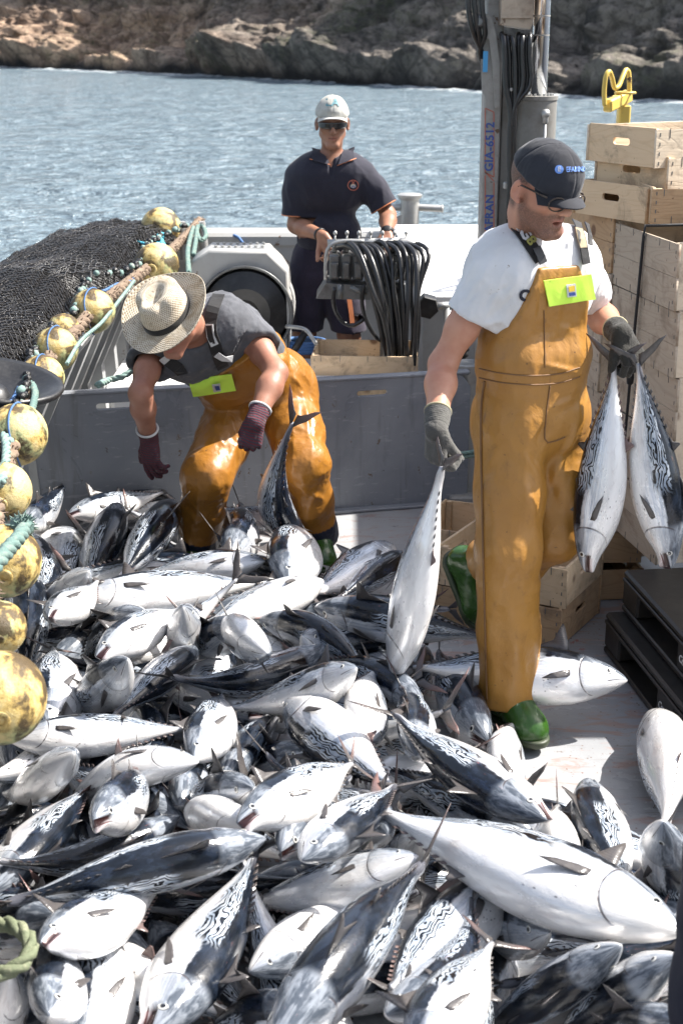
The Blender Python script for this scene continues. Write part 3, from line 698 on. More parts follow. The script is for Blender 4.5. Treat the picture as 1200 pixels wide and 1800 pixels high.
# ================================================================== BOLLARDS, POSTS
def build_gear():
    t = thing('mooring_bollard', 'grey tubular bollard with a crossbar on the bow rail', 'bollard', PY(719, 402, 8.6))
    s = .0036  # metres per photo pixel at that distance
    m = MB(); m.lathe([(0.056, -.05), (.056, .17), (.072, .185), (.074, .20), (.06, .206), (0, .206)], n=28); m.build('post', M['steel'], t, auto=40)
    m = MB(); m.cyl((-.15, 0, .125), (-.05, 0, .125), .021, 16); m.cyl((.05, 0, .125), (.19, 0, .118), .021, 16); m.lathe([(.021, 0), (.025, .004), (.02, .012), (0, .014)], (.188, 0, .118), (1, 0, 0), 14); m.build('crossbar', M['steel'], t, auto=40)
    t = thing('bracket', 'small grey angled bracket beside the bollard', 'bracket', PY(693, 398, 8.5))
    m = MB(); m.add([(-.03, 0, -.06), (.035, 0, -.06), (.045, 0, .07), (.0, 0, .05), (-.03, .02, -.06), (.035, .02, -.06), (.045, .02, .07), (0, .02, .05)], [(0, 1, 2, 3), (7, 6, 5, 4), (0, 4, 5, 1), (1, 5, 6, 2), (2, 6, 7, 3), (3, 7, 4, 0)]); m.build('plate', M['steel'], t)
    for (px, lab) in ((322, 'white topped stub post behind the weedy rope'), (357, 'leaning steel stub post at the corner of the bow rail')):
        b = PY(px, 425, 8.35); q = MB(); q.lathe([(.028, -.1), (.028, .115), (.0, .12)], (0, 0, 0), (-.1, 0, 1), 18)
        o = q.build('stub_post', M['steel'], None, auto=40, loc=b); tag(o, lab, 'post')
    # blue line over the bow rail
    q = MB(); q.tube(smooth_path([PY(401, 414, 8.62), PY(408, 413, 8.55), PY(420, 418, 8.5), PY(426, 426, 8.48), PY(427, 441, 8.48)], .02), .009, 7)
    o = q.build('blue_line', M['rope_blue'], None, smooth=True); tag(o, 'short blue line hooked over the bow rail', 'rope')
    q = MB(); ctr = PZ(535, 612, .56)
    for k in range(4): q.tube([ctr + Vector((math.cos(a) * (.16 - k * .02), math.sin(a) * (.11 - k * .01), .012 * k)) for a in np.linspace(0, 6.28, 30)], .011, 6)
    o = q.build('rope_coil', M['rope_blue'], None, smooth=True); tag(o, 'coil of blue rope on the white hatch behind the bending man', 'rope')
    # ---------------------------------------------------------------- drum hauler
    t = thing('net_winch', 'grey winch housing with a big black drum behind the bending man', 'winch', PY(425, 560, 6.95))
    t.location.z = 0; L = t.location
    def lp(px, py, Y=6.95): return PY(px, py, Y) - L
    pts = [lp(335, 482), (lp(340, 462)), lp(368, 443), lp(468, 445), lp(502, 478), lp(505, 560), lp(505, 650), lp(335, 650)]
    P2 = [(p.x, p.z) for p in pts]
    P2[-1] = (P2[-1][0], .02); P2[-2] = (P2[-2][0], .02)
    MX = Matrix(((1, 0, 0, 0), (0, 0, -1, 0), (0, 1, 0, 0), (0, 0, 0, 1)))
    c = lp(432, 548); rr = 80 * 7.05 / FPX
    hole = [(c.x + rr * math.cos(a), c.z + rr * math.sin(a)) for a in np.linspace(0, 2 * math.pi, 48, endpoint=False)]
    plate('housing', P2, [hole], .30, M['rail'], t, Matrix.Translation((0, .12, 0)) @ MX, bevel=.012)
    m = MB(); m.lathe([(rr * .99, -.10), (rr * 1.0, -.04), (rr * .93, -.02), (rr * .9, .03), (rr * .55, .07), (rr * .3, .055), (rr * .25, .02), (0, .02)], (c.x, 0, c.z), (0, -1, 0), 56)
    m.build('drum', M['black'], t, auto=35)
    m = MB(); m.lathe([(rr * 1.02, .032), (rr * 1.035, .04), (rr * 1.02, .052), (rr * .97, .04), (rr * .96, .03)], (c.x, 0, c.z), (0, -1, 0), 56); m.build('drum_rim', M['steel_dark'], t, smooth=True)
    m = MB(); a = lp(372, 442); b = lp(466, 444); m.box(((a.x + b.x) / 2, .12, (a.z + b.z) / 2 + .006), ((b - a).length, .14, .014), bev=.004)
    for k in range(8):
        for s in (-1, 1): m.lathe([(.008, .0), (.008, .008), (0, .009)], (a.x + (b.x - a.x) * (k + .5) / 8, .12 + s * .055, a.z + .012), n=8)
    m.build('bolted_lid', M['steel'], t)
    m = MB(); m.tube(smooth_path([lp(503, 574, 6.8), lp(525, 576, 6.75), lp(540, 582, 6.7), lp(556, 605, 6.65)], .02), .010, 8); m.build('lever_bar', M['steel'], t, smooth=True)
    m = MB(); m.cyl(lp(536, 585, 6.75), lp(512, 625, 6.75), .018, 12); m.build('lever_grip', M['black'], t, smooth=True)
    # ---------------------------------------------------------------- hydraulic control console
    L = PY(650, 470, 6.85); L.z = 0
    t = thing('hydraulic_console', 'hydraulic valve block with levers on a stand, in front of the standing man', 'control console', L)
    def lc(px, py, Y=6.85): return PY(px, py, Y) - L
    a = lc(577, 447); b = lc(722, 492)
    m = MB(); w = (b.x - a.x); n = 7
    for k in range(n):
        m.box((a.x + w * (k + .5) / n, .06, (a.z + b.z) / 2), (w / n * .9, .17, a.z - b.z), bev=.008)
        m.box((a.x + w * (k + .5) / n, -.035, (a.z + b.z) / 2 - .01), (w / n * .62, .03, (a.z - b.z) * .6), bev=.006)
        m.box((a.x + w * (k + .5) / n, .07, a.z + .02), (w / n * .45, .1, .04), bev=.008)
    m.box((a.x + w / 2, .08, (a.z + b.z) / 2), (w * .97, .13, (a.z - b.z) * .8)); m.build('valve_block', M['steel_dark'], t, auto=30)
    m = MB()
    m.cyl((a.x - .005, .05, a.z + .045), (b.x + .01, .05, a.z + .055), .02, 14); m.tube(smooth_path([(b.x - .06, .02, a.z + .05), (b.x + .0, .02, a.z + .05), (b.x + .022, .02, a.z + .0), (b.x + .022, .02, b.z - .03)], .02), .021, 12)
    m.build('manifold_pipe', M['steel'], t, smooth=True)
    m = MB(); m.tube(smooth_path([lc(572, 492, 6.78), lc(573, 450, 6.78), lc(580, 432, 6.78), lc(600, 424, 6.78), lc(640, 424, 6.78)], .02), .009, 10); m.build('guard_rail', M['steel'], t, smooth=True)
    for k in range(7):
        x = a.x + w * (k + .5) / n; q = MB(); q.cyl((x, .05, a.z + .03), (x + .004, .045, a.z + .085), .0045, 8); q.lathe([(.001, 0), (.009, .006), (.009, .018), (.001, .024)], (x + .004, .045, a.z + .083), n=10); q.build('control_lever', M['steel'], t, smooth=True)
    m = MB(); p = [lc(573, 495), lc(660, 500), lc(650, 524), lc(556, 522)]; 
    m.add([q + Vector((0, y, 0)) for y in (-.05, .2) for q in p], [(0, 1, 2, 3), (7, 6, 5, 4), (0, 4, 5, 1), (1, 5, 6, 2), (2, 6, 7, 3), (3, 7, 4, 0)]); m.build('drip_tray', M['steel_dark'], t)
    m = MB(); p = lc(690, 560); m.box((p.x, .1, (b.z - .02) / 2), (.12, .12, b.z - .02), bev=.01); m.build('pedestal', M['steel_dark'], t)
    m = MB(); p = lc(672, 528); m.lathe([(.035, -.05), (.035, .03), (.012, .04), (.012, .06)], (p.x, -.02, p.z), (0, -1, 0), 16); m.cyl(lc(598, 500, 6.76), lc(598, 525, 6.76), .014, 10); m.cyl(lc(615, 505, 6.76), lc(645, 515, 6.76), .012, 10); m.build('fitting', M['steel_dark'], t, smooth=True)
    hs = random.Random(5)
    for k in range(15):
        x0 = 590 + 9.2 * k + hs.uniform(-2, 2); x1 = 672 + 3.8 * k + hs.uniform(-6, 6); dy = hs.uniform(-.12, .06)
        top = [lc(x0, 432 + hs.uniform(-3, 3), 6.86), lc(x0 + 16, 428 + hs.uniform(-3, 5), 6.78 + dy * .3), lc(x0 + 34 + hs.uniform(-3, 3), 450 + hs.uniform(-5, 5), 6.70 + dy * .6)]
        mid = [lc(x0 + (x1 - x0) * .55 + 16 + hs.uniform(-5, 5), 512, 6.66 + dy), lc(x0 + (x1 - x0) * .8 + 12, 575 + hs.uniform(-8, 8), 6.64 + dy), lc(x1 + 6, 640, 6.64 + dy)]
        low = [lc(x1 + 12, 690, 6.68 + dy), lc(x1 + 14, 760, 6.75 + dy)]
        q = MB(); q.tube(smooth_path(top + mid + low, .03), .0105 if k % 3 else .0125, 8); q.build('hydraulic_hose', M['hose'], t, smooth=True)
    for pts in ([(588, 505), (586, 530), (592, 553), (605, 568), (622, 572), (640, 560)], [(640, 500), (636, 530), (642, 560), (655, 585), (668, 600), (672, 580)], [(676, 492), (690, 500), (700, 520), (704, 560), (712, 600), (722, 640)]):
        q = MB(); q.tube(smooth_path([lc(*p, 6.72) for p in pts], .02), .010, 8); q.build('hydraulic_hose', M['hose'], t, smooth=True)
    # ---------------------------------------------------------------- white cabinet
    t = thing('deck_cabinet', 'white cabinet with a sloping lid behind the hoses', 'cabinet', (0, 0, 0))
    A = PY(692, 395, 8.3); B = PY(1010, 395, 8.3); C = PY(1010, 522, 7.2); D = PY(738, 522, 7.2)
    t.location = (D.x, 7.2, 0)
    m = MB(); vs = [A, B, C, D]; th = Vector((0, 0, -.03))
    def lo(v): return v - Vector((D.x, 7.2, 0))
    m.add([lo(v) for v in vs] + [lo(v + th) for v in vs], [(0, 1, 2, 3), (7, 6, 5, 4), (0, 4, 5, 1), (1, 5, 6, 2), (2, 6, 7, 3), (3, 7, 4, 0)]); m.build('lid', M['white_box'], t)
    m = MB(); ins = [A + Vector((.06, -.04, -.03)), B + Vector((-.03, -.04, -.03)), C + Vector((-.03, .03, -.03)), D + Vector((.02, .03, -.03))]
    m.add([lo(v) for v in ins] + [lo(Vector((v.x, v.y, .0))) for v in ins], [(0, 1, 2, 3), (7, 6, 5, 4), (0, 4, 5, 1), (1, 5, 6, 2), (2, 6, 7, 3), (3, 7, 4, 0)]); m.build('cabinet_body', M['hull'], t)
    t = thing('rubber_block', 'black rubber hexagonal block left of the upper arm in front of the white cabinet', 'fitting', PY(750, 538, 6.9))
    m = MB(); m.lathe([(.0, -.04), (.055, -.04), (.06, -.03), (.06, .03), (.055, .04), (0, .04)], axis=(0, 1, .1), n=6); m.build('block', M['black'], t)
    m = MB(); m.cyl((.04, 0, 0), (.12, .02, 0), .018, 10); m.cyl((.10, .02, 0), (.10, .02, -.86), .02, 10); m.build('stalk', M['steel'], t, smooth=True)
    # corrugated hose & can
    m = MB(); P = smooth_path([PY(822, 540, 6.55), PY(818, 570, 6.55), PY(806, 610, 6.5), PY(800, 650, 6.5), PY(800, 700, 6.5)], .006)
    m.tube(P, [.047 + .006 * math.sin(i * 1.25) for i in range(len(P))], 20); o = m.build('corrugated_hose', M['black'], None, smooth=True); tag(o, 'fat black corrugated hose between the arm and the white shirt', 'hose')
    p = PY(823, 640, 6.35); p.z = 0; zt = PY(823, 638, 6.35).z
    t = thing('steel_can', 'round steel can behind the end of the grey board', 'can', p)
    m = MB(); m.lathe([(0, 0), (.075, 0), (.075, zt - .02), (.078, zt - .02), (.080, zt), (.066, zt + .004), (.05, zt - .006), (0, zt - .006)], n=32); m.build('can_body', M['steel'], t, auto=35)
build_gear()
# ================================================================== CRANE
def build_crane():
    Y0 = 6.35
    B = PY(875, 500, Y0); B.z = 0
    t = thing('deck_crane', 'grey hydraulic deck crane mast with chrome ram and bundled hoses', 'crane', B)
    def lp(px, py, Y=Y0): return PY(px, py, Y) - B
    sc = 1 / 417.0
    xl = lp(846, 300).x; xr = lp(876, 300).x; xs = lp(924, 300).x; w = xr - xl
    m = MB(); m.box(((xl + xr) / 2, .05, 1.15), (w, .11, 2.3), bev=.006); m.build('mast_plate', M['crane'], t)
    m = MB(); m.box(((xr + xs) / 2 + .002, .10, 1.0), (xs - xr, .12, 2.0), bev=.01); m.build('mast_column', M['crane_shaded'], t)
    m = MB(); m.box(((xr + xs) / 2, .1, .02), (.5, .5, .04), bev=.01); m.build('base_plate', M['crane'], t)
    # bracket plate with rounded head
    pts = [lp(*p) for p in ((846, 32), (853, 24), (862, 30), (870, 60), (876, 110), (876, 186), (868, 190), (864, 120), (858, 70), (846, 60))]
    m = MB(); n = len(pts); m.add([p + Vector((0, -.035, 0)) for p in pts] + [p + Vector((0, -.007, 0)) for p in pts], [tuple(range(n)), tuple(range(2 * n - 1, n - 1, -1))] + [(k, k + n, (k + 1) % n + n, (k + 1) % n) for k in range(n)]); m.build('bracket', M['crane'], t)
    pts = [lp(*p) for p in ((842, 34), (870, 28), (873, 150), (862, 190), (846, 160))]; n = 5
    m = MB(); m.add([p + Vector((0, -.006, 0)) for p in pts] + [p + Vector((0, -.003, 0)) for p in pts], [tuple(range(n)), tuple(range(2 * n - 1, n - 1, -1))] + [(k, k + n, (k + 1) % n + n, (k + 1) % n) for k in range(n)]); m.build('bracket_backing', M['crane'], t)
    p = lp(846, 38); m = MB(); m.lathe([(.0, .075), (.014, .075), (.022, .068), (.024, .05), (.030, .048), (.030, .02), (.024, .0)], (p.x, 0, p.z), (-.25, -1, 0), 24); m.build('pivot_pin', M['steel_dark'], t, auto=35)
    # ram
    c = lp(940, 300); zt = lp(940, 168).z; r = .083
    m = MB(); m.lathe([(r, .1), (r, zt - .02), (r + .004, zt - .018), (r + .004, zt - .002), (r - .008, zt), (.0, zt)], (c.x, .02, 0), n=40); m.build('ram_cylinder', M['crane_shaded'], t, auto=35)
    m = MB(); m.cyl((c.x + .003, .02, zt - .1), (c.x + .003, .02, 3.0), .0355, 32); m.build('chrome_rod', M['chrome'], t, smooth=True)
    m = MB()
    for k in range(20): a = 2 * math.pi * k / 20; m.lathe([(.006, 0), (.006, .008), (0, .009)], (c.x + .064 * math.cos(a), .02 + .064 * math.sin(a), zt), n=6)
    m.build('bolt_ring', M['steel'], t)
    for z_ in (lp(0, 28).z, lp(0, 62).z):
        m = MB(); m.lathe([(.036, -.003), (.0365, 0), (.036, .003)], (c.x + .003, .02, z_), n=32); m.build('rod_collar', M['crane'], t, smooth=True)
    p = lp(958, 200, 6.26); m = MB(); m.lathe([(.0, -.012), (.018, -.01), (.02, 0), (.018, .012), (.0, .014)], p, (0, -1, .2), 14); m.lathe([(.013, 0), (.013, -.035), (.01, -.04)], p, n=8); m.cyl(p + Vector((0, 0, -.03)), p + Vector((.002, 0, -.4)), .0065, 8); m.build('grease_fitting', M['steel'], t, smooth=True)
    # clamps
    for (x0, x1, py) in ((889, 930, 157), (884, 906, 326)):
        a = lp(x0, py, 6.27); b = lp(x1, py, 6.27); m = MB(); m.box(((a.x + b.x) / 2, a.y, a.z), (b.x - a.x, .03, .018 if py < 200 else .03), bev=.004); m.lathe([(.008, 0), (.008, .006), (0, .007)], (a.x + .02, a.y - .016, a.z), (0, -1, 0), 6); m.build('hose_clamp', M['steel'], t)
    # boom foot
    pts = [lp(*q) for q in ((878, -60), (934, -60), (930, 42), (926, 52), (874, 44), (876, 30))]; n = 6
    m = MB(); m.add([p + Vector((0, -.10, 0)) for p in pts] + [p + Vector((0, .1, 0)) for p in pts], [tuple(range(n)), tuple(range(2 * n - 1, n - 1, -1))] + [(k, k + n, (k + 1) % n + n, (k + 1) % n) for k in range(n)]); m.build('boom', M['boom'], t)
    m = MB(); a = lp(875, 30); b = lp(929, 30); m.box(((a.x + b.x) / 2, -.104, a.z), (b.x - a.x, .012, .01)); m.build('boom_seam', M['boom'], t)
    # hoses
    hr = random.Random(3)
    for k, (xa, xb, xc, r_) in enumerate(((878, 888, 897, .012), (884, 896, 903, .011), (893, 905, 908, .010), (908, 912, 914, .011), (915, 918, 919, .011), (922, 925, 924, .012), (928, 931, 928, .010))):
        Yk = 6.24 + (k % 2) * .02
        pts = [lp(xa + 6, 72, Yk + .12), lp(xa + 3, 60 + k % 3 * 3, Yk + .03), lp((xa + xb) / 2 + 1, 66, Yk), lp(xb - 1, 100, Yk), lp(xb, 150, Yk)]
        pts += [lp(min(xc, 906) - k * 1.2, 200, Yk), lp(min(xc, 905) - 1 - k * 1.5, 300, Yk), lp(893 + k * 1.5, 385, Yk), lp(893, 480, Yk)]
        q = MB(); q.tube(smooth_path(pts, .03), r_, 9); q.build('hydraulic_hose', M['hose'], t, smooth=True)
    for k, x in enumerate((822, 833, 846)):
        pts = [lp(x + 8, -60, 6.3), lp(x, -10, 6.28), lp(x + 2, 25, 6.28), lp(x + 10 - k * 2, 60, 6.3), lp(842 - k * 2 + 4, 92, 6.34), lp(852, 120, 6.38)]
        q = MB(); q.tube(smooth_path(pts, .02), .011, 9); q.build('hydraulic_hose', M['hose'], t, smooth=True)
    # lettering, running up the plate
    yf = -.0075
    up = Vector((0, 0, 1))
    def put(name, txt, px, py, size, mat, bold=.0006):
        p = lp(px, py); return lettering(name, txt, size, mat, t, frame((p.x, yf, p.z), up, (-1, 0, 0)), .0007, bold, 1.05)
    k = 1 / 405.0
    put('lettering', 'GIA-6512', 860, 258, .050, M['bluemark'], .0012)
    put('lettering', 'INNAFRAN', 859, 394, .050, M['bluemark'], .0012)
    m = MB()
    def seg(a, b, wd=.0022):
        a = lp(*a); b = lp(*b); a.y = b.y = yf; d = (b - a).normalized(); nn = Vector((d.z, 0, -d.x)) * wd
        m.add([a + nn, b + nn, b - nn, a - nn], [(0, 1, 2, 3)])
    for q in (((852, 190), (867, 197)), ((852, 190), (852, 303)), ((867, 197), (867, 311)), ((852, 303), (867, 311)), ((852, 308), (852, 440)), ((867, 320), (867, 440)), ((852, 302), (867, 318))): seg(*q)
    m.build('letter_border', M['redmark'], t)
    p = lp(851, 108); m = MB(); m.box((p.x, -.0375, p.z), (.020, .003, .085)); m.build('sticker', M['sticker'], t)
build_crane()
def build_fairlead():
    Y = 7.6; B = PY(1097, 215, Y); B.z = 0
    t = thing('yellow_fairlead', 'yellow steel fairlead with a bent rod guide above the crates', 'fairlead', B)
    def lp(px, py, Yq=Y): return PY(px, py, Yq) - B
    s = 7.33 / FPX
    m = MB(); a = lp(1066, 187, Y - .08); b = lp(1104, 168, Y + .14); d = (b - a)
    fx = d.normalized(); up = Vector((0, 0, 1)); sd = fx.cross(up).normalized(); u2 = sd.cross(fx)
    Mt = Matrix((sd, fx, u2)).transposed(); m.box((a + b) / 2, (.05, d.length, .062), Mt, bev=.008); m.build('arm', M['yellow'], t)
    m = MB(); p = lp(1097, 170, Y + .1); h = p.z; m.box((p.x + .0, p.y, h / 2 - .02), (.062, .08, h - .04), bev=.008); m.build('post', M['yellow'], t)
    m = MB(); m.tube(smooth_path([lp(1062, 186, Y - .1), lp(1061, 160, Y - .1), lp(1064, 134, Y - .1), lp(1070, 126, Y - .08), lp(1075, 138, Y - .05), lp(1079, 154, Y - .02), lp(1086, 152, Y), lp(1093, 136, Y + .04), lp(1099, 123, Y + .08), lp(1104, 128, Y + .1), lp(1105, 148, Y + .1), lp(1105, 166, Y + .1)], .01), .0125, 10); m.build('bent_rod', M['yellow'], t, smooth=True)
    m = MB(); c = lp(1098, 163, Y + .06); m.tube([c + Vector((.05 * math.cos(x), .05 * math.sin(x), 0)) for x in np.linspace(0, 6.283, 30)], .007, 8); m.build('ring', M['yellow'], t, smooth=True)
    m = MB(); m.box((0, .1, .015), (.22, .22, .03), bev=.004); m.build('foot_plate', M['yellow'], t)
build_fairlead()
# ================================================================== CRATES, PALLETS
def crate_parts(w, d, h, mats, seed, nb=2):
    """returns list of (name, mesh, material) for a crate w (x, slotted ends on +-y? no: ends at +-x) """
    T = bpy.data.objects.new('t', None); COL.objects.link(T); th = .009
    XZ = Matrix(((1, 0, 0, 0), (0, 0, -1, 0), (0, 1, 0, 0), (0, 0, 0, 1)))   # plate xy -> xz
    YZ = Matrix(((0, 0, 1, 0), (1, 0, 0, 0), (0, 1, 0, 0), (0, 0, 0, 1)))    # plate xy -> yz
    rg = random.Random(seed)
    for s in (-1, 1):   # long sides (normal y), made of two planks
        hh = h / nb
        for k in range(nb):
            o = [(-w / 2, k * hh + .0015), (w / 2, k * hh + .0015), (w / 2, (k + 1) * hh - .0015), (-w / 2, (k + 1) * hh - .0015)]
            plate('side_board', o, [], th, mats[0], T, Matrix.Translation((0, s * (d / 2 - th / 2), 0)) @ XZ, bevel=.001)
    for s in (-1, 1):   # slotted ends
        e = d - 2 * th - .002
        plate('end_board', [(-e / 2, .002), (e / 2, .002), (e / 2, h + .004), (-e / 2, h + .004)], [slot(0, h * .62, .095, .026)], th * 1.2, mats[1], T, Matrix.Translation((s * (w / 2 - th), 0, 0)) @ YZ, bevel=.001)
    nbt = 5
    g = MB()
    for k in range(nbt):
        g.box((0, -d / 2 + th + (d - 2 * th) * (k + .5) / nbt, .004), (w - 2 * th - .01, (d - 2 * th) / nbt - .008, .006))
    g.build('bottom_slats', mats[0], T)
    for sx in (-1, 1):
        for sy in (-1, 1):
            g = MB(); g.box((sx * (w / 2 - .028), sy * (d / 2 - th - .011), h / 2 + .002), (.022, .02, h - .004)); g.build('corner_post', mats[1], T)
    g = MB()
    for s in (-1, 1):
        for k in range(5):
            for z in (.012, h - .012):
                x = -w / 2 + w * (k + .5 + rg.uniform(-.15, .15)) / 5
                g.box((x, s * (d / 2 + .0006), z), (.0022, .0016, .022 + rg.uniform(0, .012)))
        for k in range(4):
            z = h * (k + .5) / 4
            for sx in (-1, 1): g.box((sx * (w / 2 - .016), s * (d / 2 + .0006), z), (.003, .0016, .012))
    g.build('staples', M['steel_dark'], T)
    return T
PROTO = {}
def crate(key, c, rz, label, tilt=0.0, group='wooden fish crates'):
    p = PROTO[key]
    o = bpy.data.objects.new('wooden_crate', None); link(o); o.location = c; o.rotation_euler = (tilt, 0, rz)
    for ch in p.children:
        q = ch.copy(); q.parent = o; COL.objects.link(q)
    return tag(o, label, 'crate', group)
def build_crates():
    PROTO['big'] = crate_parts(.57, .40, .218, (M['wood_grey'], M['wood_light']), 1)
    PROTO['tan'] = crate_parts(.57, .40, .12, (M['wood_tan'], M['wood_pale']), 2, 1)
    PROTO['pale'] = crate_parts(.50, .385, .145, (M['wood_pale'], M['wood_pale']), 3, 1)
    PROTO['gtan'] = crate_parts(.57, .40, .218, (M['wood_tan'], M['wood_light']), 4)
    PROTO['top'] = crate_parts(.50, .38, .128, (M['wood_light'], M['wood_pale']), 5, 1)
    PROTO['old'] = crate_parts(.50, .385, .145, (M['wood_tan'], M['wood_tan']), 6, 1)
    # stack on the pallets, near corner A, long side running back to B
    A = Vector((1.096, 4.6)); Bv = Vector((.985, 5.16)); d = (Bv - A).normalized(); r = Vector((d.y, -d.x)) if d.y > 0 else Vector((-d.y, d.x))
    ang = math.atan2(d.y, d.x)
    ords = ['bottom crate of the strapped stack, standing on the black pallet', 'second crate from the bottom of the strapped stack', 'middle crate of the strapped stack, behind the two hanging fish', 'second crate from the top of the strapped stack', 'top crate of the strapped stack, with swirling wood grain']
    rg = random.Random(8)
    for k in range(5):
        j = Vector((rg.uniform(-.012, .012), rg.uniform(-.012, .012)))
        c = A + d * .285 + r * .2 + j
        crate('big', (c.x, c.y, .305 + k * .2215), ang + rg.uniform(-.02, .02), ords[k])
    # lid slats on the top of the stack
    # second stack, left and behind
    o2 = ['bottom crate of the stack beside the knee of the standing leg', 'second crate of the stack left of the hanging fish', 'third crate of the stack just left of the hanging fish', 'fourth crate up, beside the gloved wrist', 'fifth crate up, beside the forearm', 'top brown crate right behind the white sleeve']
    for k in range(6):
        j = Vector((rg.uniform(-.015, .015), rg.uniform(-.015, .015))); c = A + d * .285 + r * .2 + Vector((-.13, .565)) + j
        crate('gtan' if k in (1, 5) else 'big', (c.x, c.y, .03 + k * .2215 + .09), ang + rg.uniform(-.03, .03), o2[k])
    # loose crates on top
    z1 = .305 + 5 * .2215 + .012
    p = PY(1105, 378, 5.25)
    crate('tan', (1.20, 5.30, z1), R(30), 'brown crate lying skewed at the base of the loose pile')
    crate('tan', (1.33, 5.17, z1 + .004), R(4), 'brown crate just under the two pale crates, its pale end catching sunlight')
    e = Vector((-.18, .33)).normalized(); lg = Vector((e.y, -e.x)); cn = Vector(PY(1150, 290, 5.0).xy); ca = math.atan2(lg.y, lg.x)
    q = cn + e * .19 + lg * .25
    crate('top', (q.x + .035, q.y + .01, z1 + .092), ca + R(3), 'pale crate tucked under the topmost crate')
    crate('top', (q.x, q.y, z1 + .188), ca, 'topmost crate of all, pale with an orange hand slot and a sunlit end')
    crate('pale', (1.66, 5.02, z1), R(4), 'pale crate low on the far right edge, catching the sun')
    # right neighbours of the strapped stack
    for k in range(6):
        c = A + d * .2 + r * .62
        crate('pale', (c.x, c.y, .305 + k * .148), ang + R(90) + rg.uniform(-.03, .03), ['lowest', 'second', 'third', 'fourth', 'fifth', 'highest'][k] + ' pale crate of the right edge stack beyond the hanging fish')
    # pair on the floor
    a = Vector((.764, 4.58)); l = Vector((.345, 4.83)); dl = (l - a).normalized(); rr = Vector((.27, .25)).normalized()
    ang2 = math.atan2(dl.y, dl.x); rr = Vector((dl.y, -dl.x))
    # pale slotted face looks right-forward : end faces are at +-x
    c = a + dl * .25 + rr * .1925
    crate('old', (c.x, c.y, .003), ang2, 'stained brown crate on the deck under the open pale crate')
    crate('pale', (c.x + .006, c.y + .004, .151), ang2 + R(1.5), 'open pale crate on top of the floor pair, beside the trouser leg')
    c2 = Vector((.60, 5.56))
    crate('pale', (c2.x, c2.y, .003), ang2 + R(8), 'pale crate standing on the deck behind the floor pair')
    c3 = Vector((.72, 5.16))
    crate('tan', (c3.x + .12, c3.y + .06, .003), ang2 + R(38), 'tan crate leaning at an angle under the hanging fish')
    crate('tan', (c3.x + .13, c3.y + .09, .151), ang2 + R(30), 'tan crate turned skew on another, left of the pallets')
    # crate behind the pound board, on a small pile
    b = Vector(((PZ(560, 603, .62).x + PZ(735, 650, .62).x) / 2, 6.72))
    g = MB(); g.box((b.x, b.y, .015), (.6, .45, .028), bev=.004); o = g.build('timber_block', M['wood_tan'], None); tag(o, 'timber block under the pile of crates behind the grey board', 'timber')
    for k in range(4):
        crate('pale' if k < 3 else 'pale', (b.x, b.y, .033 + .1485 * k), R(-3) * (k % 2), ['bottom', 'second', 'third', 'top open'][k] + ' crate of the pile behind the grey board, by the hoses')
    for p in PROTO.values():
        for ch in list(p.children): bpy.data.objects.remove(ch)
        bpy.data.objects.remove(p)
    # strap round the stack
    m = MB(); q = [PY(1260, 392, 4.9), PY(1199, 397, 4.9), PY(1150, 401, 4.93), PY(1148, 405, 4.86), PY(1132, 500, 4.72), PY(1118, 575, 4.66), PY(1110, 640, 4.66), PY(1096, 780, 4.66), PY(1085, 900, 4.7)]
    zt = .305 + 5 * .2215 + .02
    q = []
    for tt in (.5, .3, .1, .0): q.append(Vector((*(A + d * .30 + r * (.0 + .8 * tt) ), zt)))
    q[-1] = Vector((*(A + d * .30 - r * .006), zt)); q.append(Vector((*(A + d * .29 - r * .014), zt - .03)))
    for z_ in (1.1, .9, .7, .5, .33): q.append(Vector((*(A + d * (.29 + (1.4 - z_) * .06) - r * .016), z_)))
    m.tube(q, .0055, 6); P_ = q[-4]; m.lathe([(.001, -.03), (.012, -.02), (.014, 0), (.012, .025), (.001, .03)], q[-4], n=8)
    o = m.build('strap', M['strap'], None, smooth=True); tag(o, 'thin black strap holding the tall crate stack', 'strap')
    # pallets: near-left corner line
    a = Vector((1.02, 3.8)); b = Vector((.916, 4.57)); dv = (b - a).normalized(); rv = Vector((dv.y, -dv.x)); ang = math.atan2(dv.y, dv.x)
    for k, (sh, lab) in enumerate(((0, 'lower black plastic pallet, sticking out to the left'), (.055, 'upper black plastic pallet, set back on the lower one'))):
        t = thing('plastic_pallet', lab, 'pallet', (0, 0, k * .153), group='black plastic pallets')
        L_, W_ = 1.2, .8
        org = b - dv * L_ + rv * sh
        def q(l, w_): v = org + dv * l + rv * w_; return v
        Rz = Matrix.Rotation(ang, 3, 'Z')
        def bx(g, l, w_, z, dl, dw, dz, bev=.006):
            c = q(l, w_); g.box((c.x, c.y, z), (dl, dw, dz), Rz, bev=bev)
        g = MB(); bx(g, L_ / 2, W_ / 2, .137, L_, W_, .026, .008); g.build('top_deck', M['pallet'], t)
        g = MB()
        for w_ in (.0, .4, .8): pass
        for w_ in (.05, W_ / 2, W_ - .05): bx(g, L_ / 2, w_, .012, L_, .1, .022, .005)
        g.build('runner', M['pallet'], t)
        for l in (.075, L_ / 2, L_ - .075):
            for w_ in (.05, W_ / 2, W_ - .05):
                g = MB(); bx(g, l, w_, .0735, .15, .098, .0995, .008); g.build('block', M['pallet'], t)
        g = MB(); bx(g, L_ / 2, .002, .118, L_ - .01, .012, .014, .003); g.build('edge_lip', M['pallet'], t)
        for l in (L_ / 2,):
            c = q(l, -.0025); lettering('marking', 'Craem', .036, M['whitemark'], t, frame((c.x, c.y, .07), -dv.to_3d(), (0, 0, 1)), .0008, .0003, .9, .2)
build_crates()
